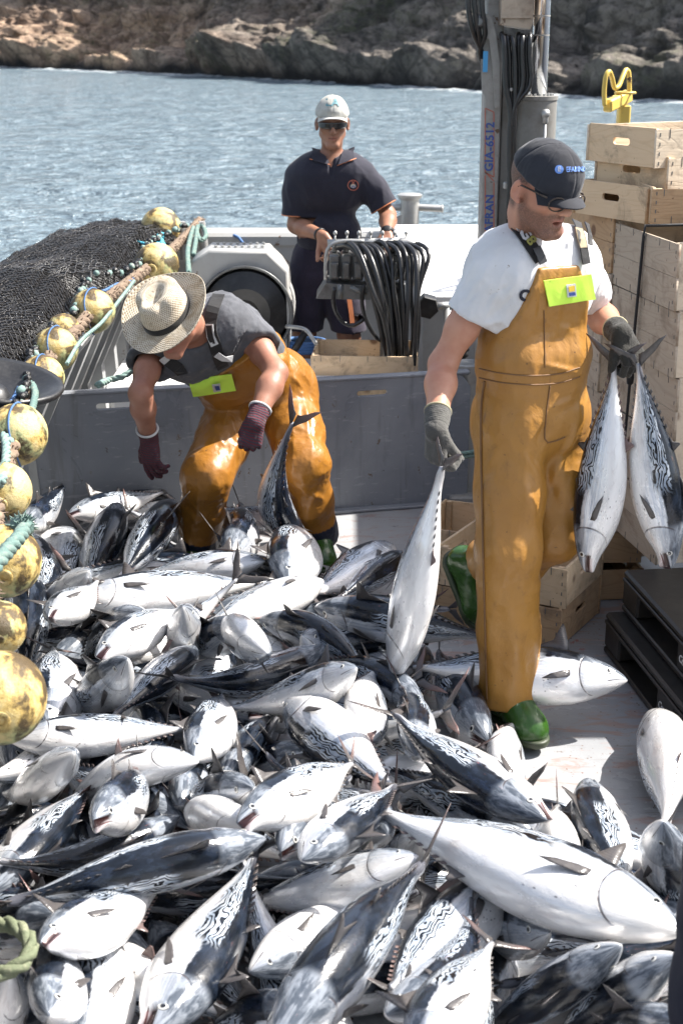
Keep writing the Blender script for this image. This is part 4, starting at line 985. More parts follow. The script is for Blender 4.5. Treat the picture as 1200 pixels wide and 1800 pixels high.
# ================================================================== FISH
def fish_mats():
    t = NT('tuna_skin'); uvn = t.n('ShaderNodeUVMap'); uv = uvn.outputs[0]
    sep = t.n('ShaderNodeSeparateXYZ', {0: uv}); s = sep.outputs[0]; q = sep.outputs[1]
    rn = t.rnd()
    def uvs(a, b, off=7.0):
        cx = t.n('ShaderNodeCombineXYZ', {0: t.math('MULTIPLY', s, a), 1: t.math('MULTIPLY', q, b), 2: t.math('MULTIPLY', rn, off)}); return cx.outputs[0]
    def nz(vec, sc, det=3, ro=.5, dist=0.0):
        return t.noise(vec, sc, det, ro, dist)
    big = nz(uvs(3, 2, 40), 1.6, 4, .6); mid = nz(uvs(9, 6, 21), 1.5, 5, .65, .4); fin = nz(uvs(30, 16, 11), 2.0, 4, .6)
    streak = nz(uvs(4, 34, 17), 1.6, 4, .6, .3)
    qq = t.math('ADD', q, t.math('MULTIPLY', t.math('SUBTRACT', mid, .5), .12))
    back = t.step(qq, .385, .35)                       # dark dorsal mantle
    # base colours
    silver = t.mix(t.step(streak, .4, .62), (.47, .52, .60), (.74, .76, .79))
    silver = t.mix(t.math('MULTIPLY', t.step(mid, .50, .66), .55), silver, (.27, .29, .33))
    silver = t.mix(t.math('MULTIPLY', t.step(big, .5, .68), .35), silver, (.66, .56, .52))
    belly = t.mix(t.step(mid, .5, .75), (.82, .81, .80), (.66, .63, .62))
    c = t.mix(t.step(qq, .46, .66), silver, belly)
    dark = t.mix(t.step(mid, .4, .65), (.004, .006, .010), (.013, .019, .032))
    dark = t.mix(t.step(big, .58, .7), dark, (.014, .024, .05))
    # wavy lines behind the shoulder, between the back and the flank
    f = t.math('ADD', t.math('MULTIPLY', q, 22.0), t.math('MULTIPLY', nz(uvs(13, 8, 31), 1.0, 1.5, .45, .5), 4.8))
    fr = t.math('ABSOLUTE', t.math('SUBTRACT', t.math('FRACT', f), .5))
    line = t.step(fr, .27, .19)
    br = t.step(nz(uvs(26, 30, 3), 1.0, 1, .4), .68, .62); line = t.math('MULTIPLY', line, br)
    reg = t.math('MULTIPLY', t.math('MULTIPLY', t.step(s, .36, .43), t.step(s, .93, .84)), t.math('MULTIPLY', t.step(qq, .20, .225), t.step(qq, .49, .44)))
    scr = t.mix(line, t.mix(t.step(mid, .4, .6), (.27, .32, .39), (.50, .54, .59)), (.004, .006, .010))
    c = t.mix(t.math('MULTIPLY', back, t.math('SUBTRACT', 1.0, t.math('MULTIPLY', t.step(s, .97, .6), 0.0))), c, dark)
    c = t.mix(reg, c, scr)
    # peduncle gets darker, head smoky
    c = t.mix(t.math('MULTIPLY', t.step(s, .86, .97), .6), c, (.14, .14, .16))
    head = t.step(t.math('ADD', s, t.math('MULTIPLY', t.math('SUBTRACT', mid, .5), .05)), .235, .20)
    c = t.mix(t.math('MULTIPLY', head, t.step(q, .75, .25, .10, .75)), c, t.mix(t.step(mid, .4, .62), t.mix(fin, (.06, .075, .10), (.12, .14, .17)), t.mix(fin, (.26, .29, .34), (.36, .39, .43))))
    # gill cover line
    gs = t.math('SUBTRACT', s, t.math('SUBTRACT', .222, t.math('MULTIPLY', t.math('POWER', t.math('ABSOLUTE', t.math('SUBTRACT', q, .5)), 2.0), .42)))
    gl = t.math('MULTIPLY', t.step(t.math('ABSOLUTE', gs), .0055, .002), t.math('MULTIPLY', t.step(q, .22, .3), t.step(q, .93, .85)))
    c = t.mix(t.math('MULTIPLY', gl, t.step(mid, .35, .6, .35, .85)), c, (.05, .035, .035))
    # lower cheek line and mouth corner
    ml = t.math('MULTIPLY', t.step(t.math('ABSOLUTE', t.math('SUBTRACT', q, t.math('ADD', .545, t.math('MULTIPLY', s, .8)))), .016, .006), t.step(s, .098, .085))
    c = t.mix(ml, c, (.03, .015, .015))
    # spots under the pectoral
    sp = t.voro(uvs(30, 20, 9), 1.0); spm = t.math('MULTIPLY', t.math('MULTIPLY', t.step(s, .25, .27), t.step(s, .46, .42)), t.math('MULTIPLY', t.step(q, .58, .6), t.step(q, .83, .8)))
    c = t.mix(t.math('MULTIPLY', t.math('MULTIPLY', t.step(sp, .17, .12), spm), .8), c, (.07, .07, .08))
    # blood-tinged scratches
    bl = t.math('MULTIPLY', t.step(nz(uvs(6, 14, 51), 2.0, 5, .7, 1.0), .66, .72), .4); c = t.mix(bl, c, (.48, .2, .18))
    inn = t.attr('mouth'); c = t.mix(inn, c, (.03, .010, .010)); red = t.attr('jaw'); c = t.mix(t.math('MULTIPLY', red, .3), c, (.3, .07, .065))
    wet = t.math('SUBTRACT', t.step(big, .35, .65, .14, .34), t.math('MULTIPLY', back, .11))
    bmp = t.math('ADD', t.math('ADD', t.math('MULTIPLY', gl, -2.2), t.math('MULTIPLY', mid, .9)), t.math('MULTIPLY', fin, .06))
    M['fish'] = t.set(col=c, rough=t.math('ADD', wet, t.math('MULTIPLY', fin, .08)), metal=t.step(back, 0, 1, .3, .0), spec=.4, coat=t.step(back, 0, 1, .5, .28), coatr=.04, normal=t.bump(bmp, .32, .006))
    t.put(t.b.inputs['Coat Normal'], t.bump(nz(uvs(10, 7, 3), 1.2, 2, .5), .35, .006))
    t = NT('tuna_fin'); v = t.coord('Object'); n1 = t.noise(v, 40, 4, .6); tp = t.attr('tip')
    c = t.mix(n1, (.035, .033, .036), (.10, .09, .085)); c = t.mix(t.math('MULTIPLY', tp, t.step(t.rnd(), .35, .6)), c, (.17, .10, .09))
    M['fin'] = t.set(col=c, rough=.28, normal=t.bump(t.noise(t.coord('Object', (6, 60, 60)), 3, 3), .5, .003), spec=.6)
    t = NT('tuna_eye'); a = t.attr('eye'); c = t.mix(t.step(a, .62, .56), (.58, .58, .55), (.008, .008, .01)); c = t.mix(t.step(a, .9, 1.0), c, (.1, .1, .1)); M['eye'] = t.set(col=c, rough=.08, spec=.8, coat=.8)
    M['gore'] = paint('raw_red', (.33, .05, .04), .3, (.15, .02, .02), .5, 30)
fish_mats()
FS = np.array([0, .012, .03, .055, .09, .13, .18, .24, .31, .39, .48, .57, .66, .74, .81, .87, .915, .95, .975, 1.0])
FT = np.array([.003, .016, .028, .043, .060, .075, .090, .104, .114, .117, .113, .102, .084, .063, .044, .028, .0185, .0135, .0115, .010])
FB = np.array([.003, .015, .027, .041, .058, .075, .093, .109, .119, .121, .114, .099, .079, .057, .038, .024, .0165, .0128, .0115, .010])
FW = np.array([.003, .012, .022, .033, .046, .057, .067, .076, .083, .086, .083, .075, .061, .045, .030, .0205, .018, .0185, .013, .007])
NR, NC = 72, 36
def pch(x, xp, fp):
    # smooth interpolation (Catmull-Rom on nonuniform knots)
    x = np.asarray(x, float); i = np.clip(np.searchsorted(xp, x) - 1, 0, len(xp) - 2)
    m = np.gradient(fp, xp); h = xp[i + 1] - xp[i]; t = (x - xp[i]) / h
    return (2 * t ** 3 - 3 * t ** 2 + 1) * fp[i] + (t ** 3 - 2 * t ** 2 + t) * h * m[i] + (-2 * t ** 3 + 3 * t ** 2) * fp[i + 1] + (t ** 3 - t ** 2) * h * m[i + 1]
def fish_deform(P, bl, bv):
    """P in (s, side, up) unit-length frame -> bent; returns local coords with +X to the head"""
    s = P[:, 0]; k = s - .42
    lat = bl * (k ** 2) * np.sign(1) * np.where(k > 0, 1.0, .55); ver = bv * (k ** 2) * np.where(k > 0, 1.0, .5)
    return np.stack([.46 - s + (abs(bl) + abs(bv)) * .05 * k, P[:, 1] + lat, P[:, 2] + ver], 1)
def fish_body(bl, bv, gape, fat=1.0, seed=0):
    u = np.linspace(0, 1, NR); s = u ** 1.25 * .35 + u * .65; s = s / s[-1] * .985
    th = np.linspace(0, 2 * np.pi, NC, endpoint=False)
    S, TH = np.meshgrid(s, th, indexing='ij'); S = S.ravel(); TH = TH.ravel()
    top = pch(S, FS, FT); bot = pch(S, FS, FB) * fat; wid = pch(S, FS, FW) * (1 + (fat - 1) * .5)
    c_, s_ = np.cos(TH), np.sin(TH)
    e = .94
    z = np.sign(c_) * np.abs(c_) ** e * np.where(c_ > 0, top, bot); y = np.sign(s_) * np.abs(s_) ** e * wid
    q = np.abs(((TH + np.pi) % (2 * np.pi)) - np.pi) / np.pi
    # gill cover: plate stands proud of the shoulder
    sop = .222 - .42 * (q - .5) ** 2
    pl = np.clip((S - .12) / .06, 0, 1) * np.clip((sop - S) / .006 + .5, 0, 1) * np.clip((q - .2) / .12, 0, 1) * np.clip((.95 - q) / .1, 0, 1)
    y *= 1 + .05 * pl; z *= 1 + .02 * pl
    # slight lumps
    P = np.stack([S, y, z], 1); lump = 1 + .018 * vnoise(np.stack([S * 9, y * 20, z * 20 + seed], 1), 5 + seed)
    y *= lump; z *= lump
    mouth = np.zeros(len(S)); jaw = np.zeros(len(S))
    if gape > 0:
        q0, q1 = .50, .60
        hinge = .098; k = np.clip((hinge - S) / hinge, 0, 1) ** .8
        low = np.clip((q - q0) / (q1 - q0), 0, 1)
        ang = gape * low; dx = S - hinge; dz = z + .012
        S2 = hinge + dx * np.cos(ang * k) + dz * np.sin(ang * k) * .3; z2 = -.012 + dz + np.sin(ang) * dx * k * 1.15
        z = np.where(S < hinge, z2, z); S_ = np.where(S < hinge, S2, S)
        mouth = ((q > q0 - .02) & (q < q1 - .005) & (S < hinge * .92)).astype(float)
        y = np.where(mouth > 0, y * .72, y); jaw = ((q >= q1 - .005) & (q < q1 + .09) & (S < hinge * .8)).astype(float)
    else: S_ = S
    P = fish_deform(np.stack([S_, y, z], 1), bl, bv)
    i = (np.arange(NR - 1)[:, None] * NC + np.arange(NC)[None]); j = (np.arange(NR - 1)[:, None] * NC + (np.arange(NC)[None] + 1) % NC)
    Fq = np.stack([i, j, j + NC, i + NC], -1).reshape(-1, 4)
    Fl = [tuple(f) for f in Fq] + [tuple(range(NC))[::-1], tuple((NR - 1) * NC + k for k in range(NC))]
    return raw_mesh('body', P, Fl, M['fish'], uv=np.stack([S, q], 1), attrs={'mouth': mouth, 'jaw': jaw})
def fin_mesh(name, outline, bl, bv, th=.0028, side=0.0, tipfn=None, place=None):
    """outline: list of (s, z) polygon; convex-ish, fan from its centroid; gets a lens thickness"""
    P = np.array(outline, float); c = P.mean(0); n = len(P); inner = c + (P - c) * .6
    V = [];
    for sg in (-1, 1):
        V += [(p[0], sg * .0006, p[1]) for p in P]; V += [(p[0], sg * th * .7, p[1]) for p in inner]; V += [(c[0], sg * th, c[1])]
    m = 2 * n + 1; F_ = []
    for sd in (0, 1):
        o = sd * m
        for k in range(n):
            k2 = (k + 1) % n
            f1 = (o + k, o + k2, o + n + k2, o + n + k); f2 = (o + n + k, o + n + k2, o + 2 * n)
            F_ += [f1, f2] if sd == 0 else [f1[::-1], f2[::-1]]
    for k in range(n): k2 = (k + 1) % n; F_.append((k, m + k, m + k2, k2))
    V = np.array(V); tip = np.zeros(len(V)) if tipfn is None else np.array([tipfn(v) for v in V])
    if place is not None: V = place(V)
    V = fish_deform(V, bl, bv)
    return raw_mesh(name, V, F_, M['fin'], attrs={'tip': tip})
def fish_variant(bl, bv, gape, fat=1.0, seed=0, erect=1.0):
    out = [('body', fish_body(bl, bv, gape, fat, seed))]
    e = erect
    out.append(('dorsal_fin', fin_mesh('dorsal_fin', [(.265, .100), (.30, .112), (.40, .114), (.47, .106), (.44, .118), (.38, .118 + .016 * e), (.345, .118 + .034 * e), (.322, .118 + .062 * e), (.310, .118 + .098 * e), (.300, .118 + .110 * e), (.290, .118 + .095 * e), (.278, .118 + .045 * e)], bl, bv)))
    out.append(('rear_dorsal_fin', fin_mesh('rear_dorsal_fin', [(.545, .098), (.60, .092), (.625, .096), (.60, .108), (.592, .138), (.584, .142), (.565, .120)], bl, bv)))
    out.append(('anal_fin', fin_mesh('anal_fin', [(.585, -.092 * fat), (.64, -.080 * fat), (.665, -.084), (.64, -.098), (.632, -.126), (.622, -.130), (.602, -.110)], bl, bv, tipfn=lambda v: .8)))
    # caudal fin: two swept lobes
    def lobe(sg):
        return [(.955, sg * .002), (.975, sg * .018), (1.0, sg * .045), (1.03, sg * .085), (1.075, sg * .125), (1.10, sg * .15), (1.082, sg * .105), (1.055, sg * .065), (1.035, sg * .032), (1.026, sg * .006)]
    tip = lambda v: min(1, max(0, (abs(v[2]) - .05) / .05))
    def merge(a, b, name):
        va = np.array([v.co for v in a.vertices]); vb = np.array([v.co for v in b.vertices])
        ta = [x.value for x in a.attributes['tip'].data] + [x.value for x in b.attributes['tip'].data]
        F_ = [tuple(p.vertices) for p in a.polygons] + [tuple(i + len(va) for i in p.vertices) for p in b.polygons]
        me = raw_mesh(name, np.concatenate([va, vb]), F_, M['fin'], attrs={'tip': np.array(ta)}); bpy.data.meshes.remove(a); bpy.data.meshes.remove(b); return me
    out.append(('tail_fin', merge(fin_mesh('a', lobe(1), bl, bv, .004, tipfn=tip), fin_mesh('b', lobe(-1), bl, bv, .004, tipfn=tip), 'tail_fin')))
    # finlets
    ms = None
    for k in range(8):
        s0 = .66 + .034 * k; z0 = float(pch(np.array([s0]), FS, FT)[0]); zb = float(pch(np.array([s0 + .01]), FS, FB)[0]) * (fat if s0 < .8 else 1)
        for sg, z_ in ((1, z0), (-1, zb)):
            if sg < 0 and k == 7: continue
            o = [(s0 - .004, sg * (z_ - .002)), (s0 + .016, sg * (z_ - .004)), (s0 + .031, sg * (z_ + .006)), (s0 + .014, sg * (z_ + .010))]
            me = fin_mesh('f', o, bl, bv, .0018, tipfn=lambda v: .5)
            ms = me if ms is None else merge(ms, me, 'f')
    ms.name = 'finlets'; out.append(('finlets', ms))
    for sg in (-1, 1):
        base = np.array([.262, .079 * sg, .002 - .02])
        def place(V, sg=sg, base=base):
            x, y, z = V[:, 0], V[:, 1], V[:, 2]
            ln = x - .262
            return np.stack([.262 + ln * .97, sg * (.0785 + ln * .16 + np.abs(ln) * .03) + y, z - ln * .25 - .012], 1)
        out.append(('pectoral_fin', fin_mesh('pectoral_fin', [(.262, .012), (.30, .014), (.355, .008), (.395, -.006), (.36, -.012), (.31, -.014), (.275, -.016), (.262, -.010)], bl, bv, .0022, place=place)))
        # eye
        w = float(pch(np.array([.088]), FS, FW)[0]); c = np.array([.088, sg * (w * .90), .020]); nrm = np.array([-.25, sg * 1.0, .22]); nrm /= np.linalg.norm(nrm)
        uu = np.cross(nrm, [0, 0, 1]); uu /= np.linalg.norm(uu); vv = np.cross(nrm, uu); V = []; A = []
        prof = [(0, .0046), (.25, .0046), (.5, .0043), (.56, .0042), (.62, .0036), (.85, .0028), (.95, .0026), (1.08, .0008), (1.2, -.002)]
        for r_, h_ in prof:
            for k in range(16): a = 2 * math.pi * k / 16; V.append(c + nrm * h_ + (uu * math.cos(a) + vv * math.sin(a)) * max(r_, .01) * .0145); A.append(r_)
        F_ = [(i * 16 + k, i * 16 + (k + 1) % 16, (i + 1) * 16 + (k + 1) % 16, (i + 1) * 16 + k) for i in range(len(prof) - 1) for k in range(16)]
        out.append(('eye', raw_mesh('eye', fish_deform(np.array(V), bl, bv), F_, M['eye'], attrs={'eye': np.array(A)})))
    return out
FV = {}
def variants():
    specs = {'straight': (0.0, 0.0, 0, 1.0, 1), 'left': (.42, .05, 0, 1.0, 2), 'right': (-.42, -.04, 0, 1.03, 3), 'up': (.05, .30, 0, .97, 4), 'open': (.12, 0.05, .30, 1.0, 5), 'fat': (-.15, .08, 0, 1.10, 6), 'curl': (.8, .0, .3, 1.0, 7), 'gape': (-.2, .1, .48, 1.05, 8)}
    for k, v in specs.items(): FV[k] = fish_variant(*v[:3], fat=v[3], seed=v[4], erect=(1.0 if v[4] % 2 else .7))
variants()
def put_fish(H, T, roll, var, label, group='tuna on the deck', dorsal=None, fat=1.0, L=None):
    """H snout point, T tail fork point"""
    ax = (H - T); d = ax.length; ax.normalize(); L = L or d / 1.02
    if dorsal is None:
        n = Vector((0, -.45, .9)); n = (n - ax * n.dot(ax)).normalized()
        side = n.cross(ax)          # left of travel seen from above (n up): n x ax
        dorsal = n * math.cos(R(roll)) + side * math.sin(R(roll))
    z = (dorsal - ax * dorsal.dot(ax)).normalized(); y = z.cross(ax)
    Mx = Matrix(((ax.x, y.x, z.x), (ax.y, y.y, z.y), (ax.z, y.z, z.z)))
    c = H - ax * .46 * L
    o = bpy.data.objects.new('tuna', None); link(o); o.location = c; o.rotation_mode = 'QUATERNION'; o.rotation_quaternion = Mx.to_quaternion(); o.scale = (L, L * fat * 1.15, L * fat * 1.16)
    for nm, me in FV[var]:
        q = bpy.data.objects.new(nm, me); COL.objects.link(q); q.parent = o
    return tag(o, label, 'fish', group)
# ================================================================== THE CATCH
_ss = np.array([.05, .13, .22, .32, .42, .53, .64, .75, .87]); _rr = .5 * (pch(_ss, FS, FT) + pch(_ss, FS, FW)) * 1.06
PLACED = []   # list of (9,4)
def _sph(H, T, L):
    ax = (T - H); ax = ax / np.linalg.norm(ax)
    return np.concatenate([H + ax * (_ss * L)[:, None], (_rr * L)[:, None]], 1)
def _pose(h, t, z, want, sink):
    H = np.array(PZ(h[0], h[1], z)); T = np.array(PZ(t[0], t[1], z)); L = np.linalg.norm(H - T)
    lo, hi = want
    if lo <= L <= hi: return H, T, L
    target = lo if L < lo else hi
    # slide one end along its sight line
    if sink == 'h': A, pb = T, h
    else: A, pb = H, t
    r = ray(*pb); o = np.array([0, 0, CAM_H]); w = o - A
    a = r @ r; b = 2 * (r @ w); c = w @ w - target ** 2; D = b * b - 4 * a * c
    tt = -b / (2 * a) if D < 0 else (-b + math.sqrt(D)) / (2 * a)
    if D >= 0 and L > hi:
        t0 = np.dot((H if sink == 'h' else T) - o, r) / a; c2 = (-b - math.sqrt(D)) / (2 * a); c1 = (-b + math.sqrt(D)) / (2 * a); tt = c1 if abs(c1 - t0) < abs(c2 - t0) else c2
    B = o + r * tt
    if sink == 'h': H = B
    else: T = B
    return H, T, np.linalg.norm(H - T)
def lay(h, t, roll, var, label, z0=.085, zmax=.46, tol=.42, sink='t', want=(.50, .76), group='tuna on the deck', fat=1.0):
    best = None
    for z in np.arange(z0, zmax, .012):
        H, T, L = _pose(h, t, z, want, sink); S = _sph(H, T, L)
        pen = 0
        low = (S[:, 2] - S[:, 3] * .85).min()
        fl_ = max(0, -low - .02) * 3
        for Q in PLACED:
            if np.linalg.norm(Q[4, :3] - S[4, :3]) > 1.1: continue
            d = np.linalg.norm(S[:, None, :3] - Q[None, :, :3], axis=2); m = (S[:, None, 3] + Q[None, :, 3]) - d
            pen = max(pen, (m / np.minimum(S[:, None, 3], Q[None, :, 3])).max())
        sc = pen + fl_ * 10
        if best is None or sc < best[0] - .03: best = (sc, H, T, L)
        if pen < tol and fl_ < .02: best = (sc, H, T, L); break
    sc, H, T, L = best
    PLACED.append(_sph(H, T, L))
    return put_fish(Vector(H), Vector(T), roll, var, label, group, fat=fat)
def build_pile():
    rg = random.Random(21)
    names = list(FV)
    # buried layer
    und = 'tuna of the lowest layer, only glimpsed through gaps between the fish on top'
    spots = []
    for k in range(1200):
        px = rg.uniform(-60, 1180); py = rg.uniform(925, 1800)
        lim = 540 if py < 1050 else (660 if py < 1200 else (720 if py < 1330 else (780 if py < 1450 else 1180)))
        if px > lim: continue
        p = PZ(px, py, .08)
        if p.x < -.98 or any((p.xy - Vector(q)).length < .26 for q in ((-.58, 5.36), (-.10, 5.38))): continue
        if all((p - q).length > .20 for q in spots): spots.append(p)
    for p in spots:
        a = rg.uniform(0, 6.283); d = Vector((math.cos(a), math.sin(a) * .8, 0)).normalized() * rg.uniform(.27, .33)
        H = p + d; T = p - d; H.z = T.z = .075 + rg.uniform(-.01, .03)
        if min(H.x, T.x) < -1.05: sft = -1.05 - min(H.x, T.x); H.x += sft; T.x += sft
        if p.y > 4.9: H.y = min(H.y, 5.75); T.y = min(T.y, 5.75)
        PLACED.append(_sph(np.array(H), np.array(T), (H - T).length * .98))
        put_fish(H, T, rg.choice([0, 20, -25, 40, -50, 10, -10, 90]), rg.choice(names), und, 'buried tuna')
    mid = 'tuna half buried between its neighbours in the middle of the pile'
    k = 0; cs = []
    while k < 34:
        px, py = rg.uniform(20, 1150), rg.uniform(960, 1790)
        lim = 500 if py < 1050 else (640 if py < 1200 else (700 if py < 1330 else (760 if py < 1450 else 1130)))
        if px > lim: continue
        p = PZ(px, py, .16)
        if p.x < -.95 or p.y > 4.95 or any((p - q).length < .24 for q in cs): k += .02; continue
        cs.append(p); a = rg.uniform(0, 6.283); d = Vector((math.cos(a), math.sin(a) * .7, 0)).normalized() * rg.uniform(.25, .31); H = p + d; T = p - d
        def pix(v):
            q = np.array(v) - np.array([0, 0, CAM_H]); w = q @ _f; return (600 + FPX * q[0] / w, 900 - FPX * (q @ _u) / w)
        lay(pix(H), pix(T), rg.choice([0, 15, -20, 40, -45, 75, -80, 100, 150]), rg.choice(names), mid, z0=.09, zmax=.17, tol=.8, want=(.48, .66), group='half buried tuna'); k += 1
    F = [  # head px, tail px, roll, variant, label, options
     ((395, 872), (240, 846), 0, 'straight', 'dark tuna against the grey board just behind the reaching glove', {}),
     ((150, 893), (-60, 868), -10, 'left', 'black-backed tuna lying along the foot of the board at far left', {}),
     ((338, 872), (118, 902), 10, 'right', 'big dark tuna with wavy lines below the reaching glove', {}),
     ((40, 935), (120, 862), 0, 'up', 'small dark tuna in the far left corner beside the frayed knot', dict(sink='t')),
     ((120, 905), (290, 872), -62, 'open', 'tuna with a round silver eye facing left near the board', {}),
     ((118, 925), (85, 1075), -100, 'fat', 'silver spotted tuna pointing at the board, below the small silver eye', {}),
     ((207, 885), (140, 1075), -42, 'straight', 'dark-backed tuna with a wavy-lined flank standing upright between two silver ones', {}),
     ((305, 885), (208, 1025), -38, 'straight', 'black tuna pointing up to the left boot cuff of the bending man', {}),
     ((48, 950), (78, 1090), -95, 'left', 'silver tuna beside the frayed knot and pale green float', {}),
     ((160, 1008), (62, 1080), 92, 'fat', 'pale tuna with a dark lower edge under the tail fin near the float', {}),
     ((410, 985), (440, 885), -20, 'fat', 'brownish spotted tuna facing the camera between the two boots', dict(sink='t')),
     ((560, 925), (360, 905), 75, 'right', 'pale tuna lying on deck behind the held fish', {}),
     ((640, 975), (560, 1000), 30, 'straight', 'dark tuna tail end by the green boot', {}) if False else None,
     ((512, 1025), (520, 905), -68, 'fat', 'round white-bellied tuna with wavy lines at the toe of the green boot', dict(sink='t')),
     ((466, 986), (235, 1012), 84, 'straight', 'long white tuna facing right, lying across in front of the left leg', {}),
     ((122, 1058), (484, 1024), -96, 'straight', 'long white tuna facing left with its tail towards the green boot', dict(want=(.5, .82))),
     ((568, 1020), (338, 1112), 104, 'straight', 'white tuna lying diagonally with its snout below the green boot', {}),
     ((48, 1012), (42, 1225), -14, 'straight', 'grey-backed tuna with a broad glossy back beside the cracked yellow float', dict(want=(.5, .8))),
     ((86, 1090), (178, 1032), -84, 'open', 'small white tuna whose tail fin stands up at the middle left', {}),
     ((258, 1062), (135, 1158), -20, 'right', 'wavy-lined tuna tucked behind the gaping silver one', {}),
     ((326, 1070), (322, 1175), 40, 'fat', 'short dark wavy-lined tuna right of the gaping silver one', dict(sink='t')),
     ((425, 1093), (325, 1158), -20, 'straight', 'small dark tuna left of the round white belly', {}),
     ((465, 1150), (382, 1085), 165, 'fat', 'round white belly of a tuna in the middle distance', dict(sink='t')),
     ((690, 962), (540, 1068), 82, 'fat', 'bluish white tuna with a raised fin right of the green boot', {}),
     ((712, 975), (588, 1058), -30, 'straight', 'dark wavy-lined tuna touching the fish hanging from the grey glove', {}),
     ((552, 1068), (872, 1122), 0, 'straight', 'long black tuna running behind the hanging fish towards the trouser leg', dict(want=(.5, .86))),
     ((462, 1080), (690, 1165), 12, 'left', 'black tuna with an upright fin and wavy-lined hind part, centre', {}),
     ((535, 1120), (620, 1180), -20, 'fat', 'half-hidden wavy-lined tuna under the centre black one', {}),
     ((758, 1240), (560, 1140), 5, 'right', 'dark tuna under the snout of the hanging fish', {}),
     ((232, 1165), (120, 1270), 5, 'up', 'dark glossy tuna deep between the white ones at left', {}),
     ((172, 1152), (335, 1058), -80, 'gape', 'silver tuna with a red gaping mouth at the middle left', {}),
     ((345, 1138), (195, 1262), -58, 'straight', 'white-flanked tuna with wavy lines and a dark head, middle left', {}),
     ((576, 1150), (298, 1248), -45, 'left', 'long dark wavy-lined tuna with an upright fin and bent forked tail, centre', {}),
     ((640, 1178), (420, 1262), 74, 'right', 'tan-white wavy-lined tuna beside the centre dark one', {}),
     ((92, 1278), (108, 1122), -62, 'fat', 'tuna hanging head-down with its reddish forked tail up, at left', {}),
     ((345, 1335), (405, 1205), -72, 'fat', 'white tuna with a wavy-lined left edge and brown tail over it', dict(sink='t')),
     ((545, 1318), (395, 1395), 20, 'straight', 'dark tuna in the hollow left of the big bluish white one', {}),
     ((385, 1378), (492, 1238), 28, 'open', 'glossy dark tuna with a bright ringed eye facing down, centre', dict(sink='t')),
     ((648, 1305), (640, 1175), 140, 'fat', 'pale round tuna with an upright fin right of the big bluish white one', dict(sink='t')),
     ((738, 1330), (722, 1205), -20, 'fat', 'grey round-backed tuna left of the spotted eyed tuna', dict(sink='t')),
     ((852, 1306), (752, 1145), 12, 'open', 'dark mottled tuna with a ringed eye beside the green boot of the standing man', {}),
     ((893, 1392), (885, 1262), 150, 'fat', 'pale round tuna right in front of the standing green boot', dict(sink='t')),
     ((322, 1418), (345, 1305), -6, 'fat', 'blue-grey tuna facing the camera, right of the other head-on one', dict(sink='t')),
     ((136, 1328), (5, 1420), 98, 'fat', 'white tuna with a thin fin under the long white one at left', {}),
     ((15, 1300), (345, 1282), -96, 'straight', 'large white tuna facing left with a dark raised fin, at the lowest float', dict(want=(.5, .8))),
     ((345, 1325), (72, 1390), 118, 'left', 'slim white tuna with its tail towards the left edge', {}),
     ((940, 1470), (660, 1345), 5, 'straight', 'black tuna in the shade under the big gaping one', {}),
     ((700, 1470), (560, 1395), 40, 'right', 'silver wavy-lined tuna under a brown forked tail, centre', {}),
     ((502, 1232), (706, 1396), 112, 'straight', 'big bluish white tuna lying across the centre, tail down to the right', dict(want=(.5, .8))),
     ((962, 1448), (685, 1268), -58, 'open', 'big dark tuna with an open mouth pointing down right, below the green boot', dict(want=(.5, .86))),
     ((450, 1462), (300, 1425), 168, 'fat', 'white spotted belly of a tuna above the long black one', {}),
     ((446, 1386), (315, 1428), 18, 'straight', 'dark snout of a tuna poking right between two white ones', {}),
     ((422, 1446), (648, 1332), -74, 'gape', 'blue silver tuna with a red mouth and big eye, centre', {}),
     ((488, 1500), (606, 1368), -22, 'open', 'grey tuna with a wavy-lined back pointing down left, centre', {}),
     ((530, 1512), (700, 1378), 62, 'straight', 'silver blotched tuna between the eyed one and the forked tails', {}),
     ((172, 1445), (275, 1362), -12, 'gape', 'stout grey tuna facing the camera with a dark open mouth, at left', dict(sink='t')),
     ((-25, 1575), (168, 1372), 62, 'straight', 'big silver tuna with a wavy-lined edge at the left border', dict(want=(.5, .8))),
     ((325, 1450), (-10, 1575), -28, 'left', 'dark tuna with long wavy lines above the long black one', dict(want=(.5, .8))),
     ((118, 1612), (-80, 1640), -20, 'straight', 'grey wavy-lined tuna next to the olive rope loop', {}),
     ((468, 1474), (-5, 1592), -22, 'straight', 'long black tuna with an upright fin spanning the lower left', dict(want=(.5, .84))),
     ((70, 1666), (290, 1572), -82, 'open', 'silver tuna with a sharp open beak right of the olive rope loop', {}),
     ((1000, 1560), (958, 1405), 170, 'fat', 'white belly lying on the sunlit deck beside the open mouth', {}) ,
     ((1030, 1376), (1100, 1600), 48, 'fat', 'big wavy-lined tuna with a raised fin on the sunlit deck at right', dict(want=(.5, .8))),
     ((1158, 1446), (1205, 1640), 50, 'fat', 'smaller wavy-lined tuna at the right edge under the belly-up one', {}),
     ((1148, 1254), (1198, 1462), 165, 'fat', 'belly-up pale tuna at the right edge in front of the pallets', dict(want=(.5, .8))),
     ((1102, 1196), (712, 1172), 72, 'straight', 'silver tuna lying in the shade behind the standing leg, snout at the pallets', dict(want=(.5, .92))),
     ((760, 1470), (640, 1570), 60, 'right', 'blue wavy-lined tuna in the gap left of the giant white one', {}),
     ((740, 1512), (412, 1612), 104, 'fat', 'broad sun-bleached white tuna in the lower centre', dict(want=(.5, .8))),
     ((432, 1712), (735, 1568), 88, 'fat', 'white tuna with a dark blue lower edge, lower centre', dict(want=(.5, .82))),
     ((880, 1548), (640, 1800), 84, 'right', 'big white tuna pointing up right under the giant one', dict(want=(.5, .85))),
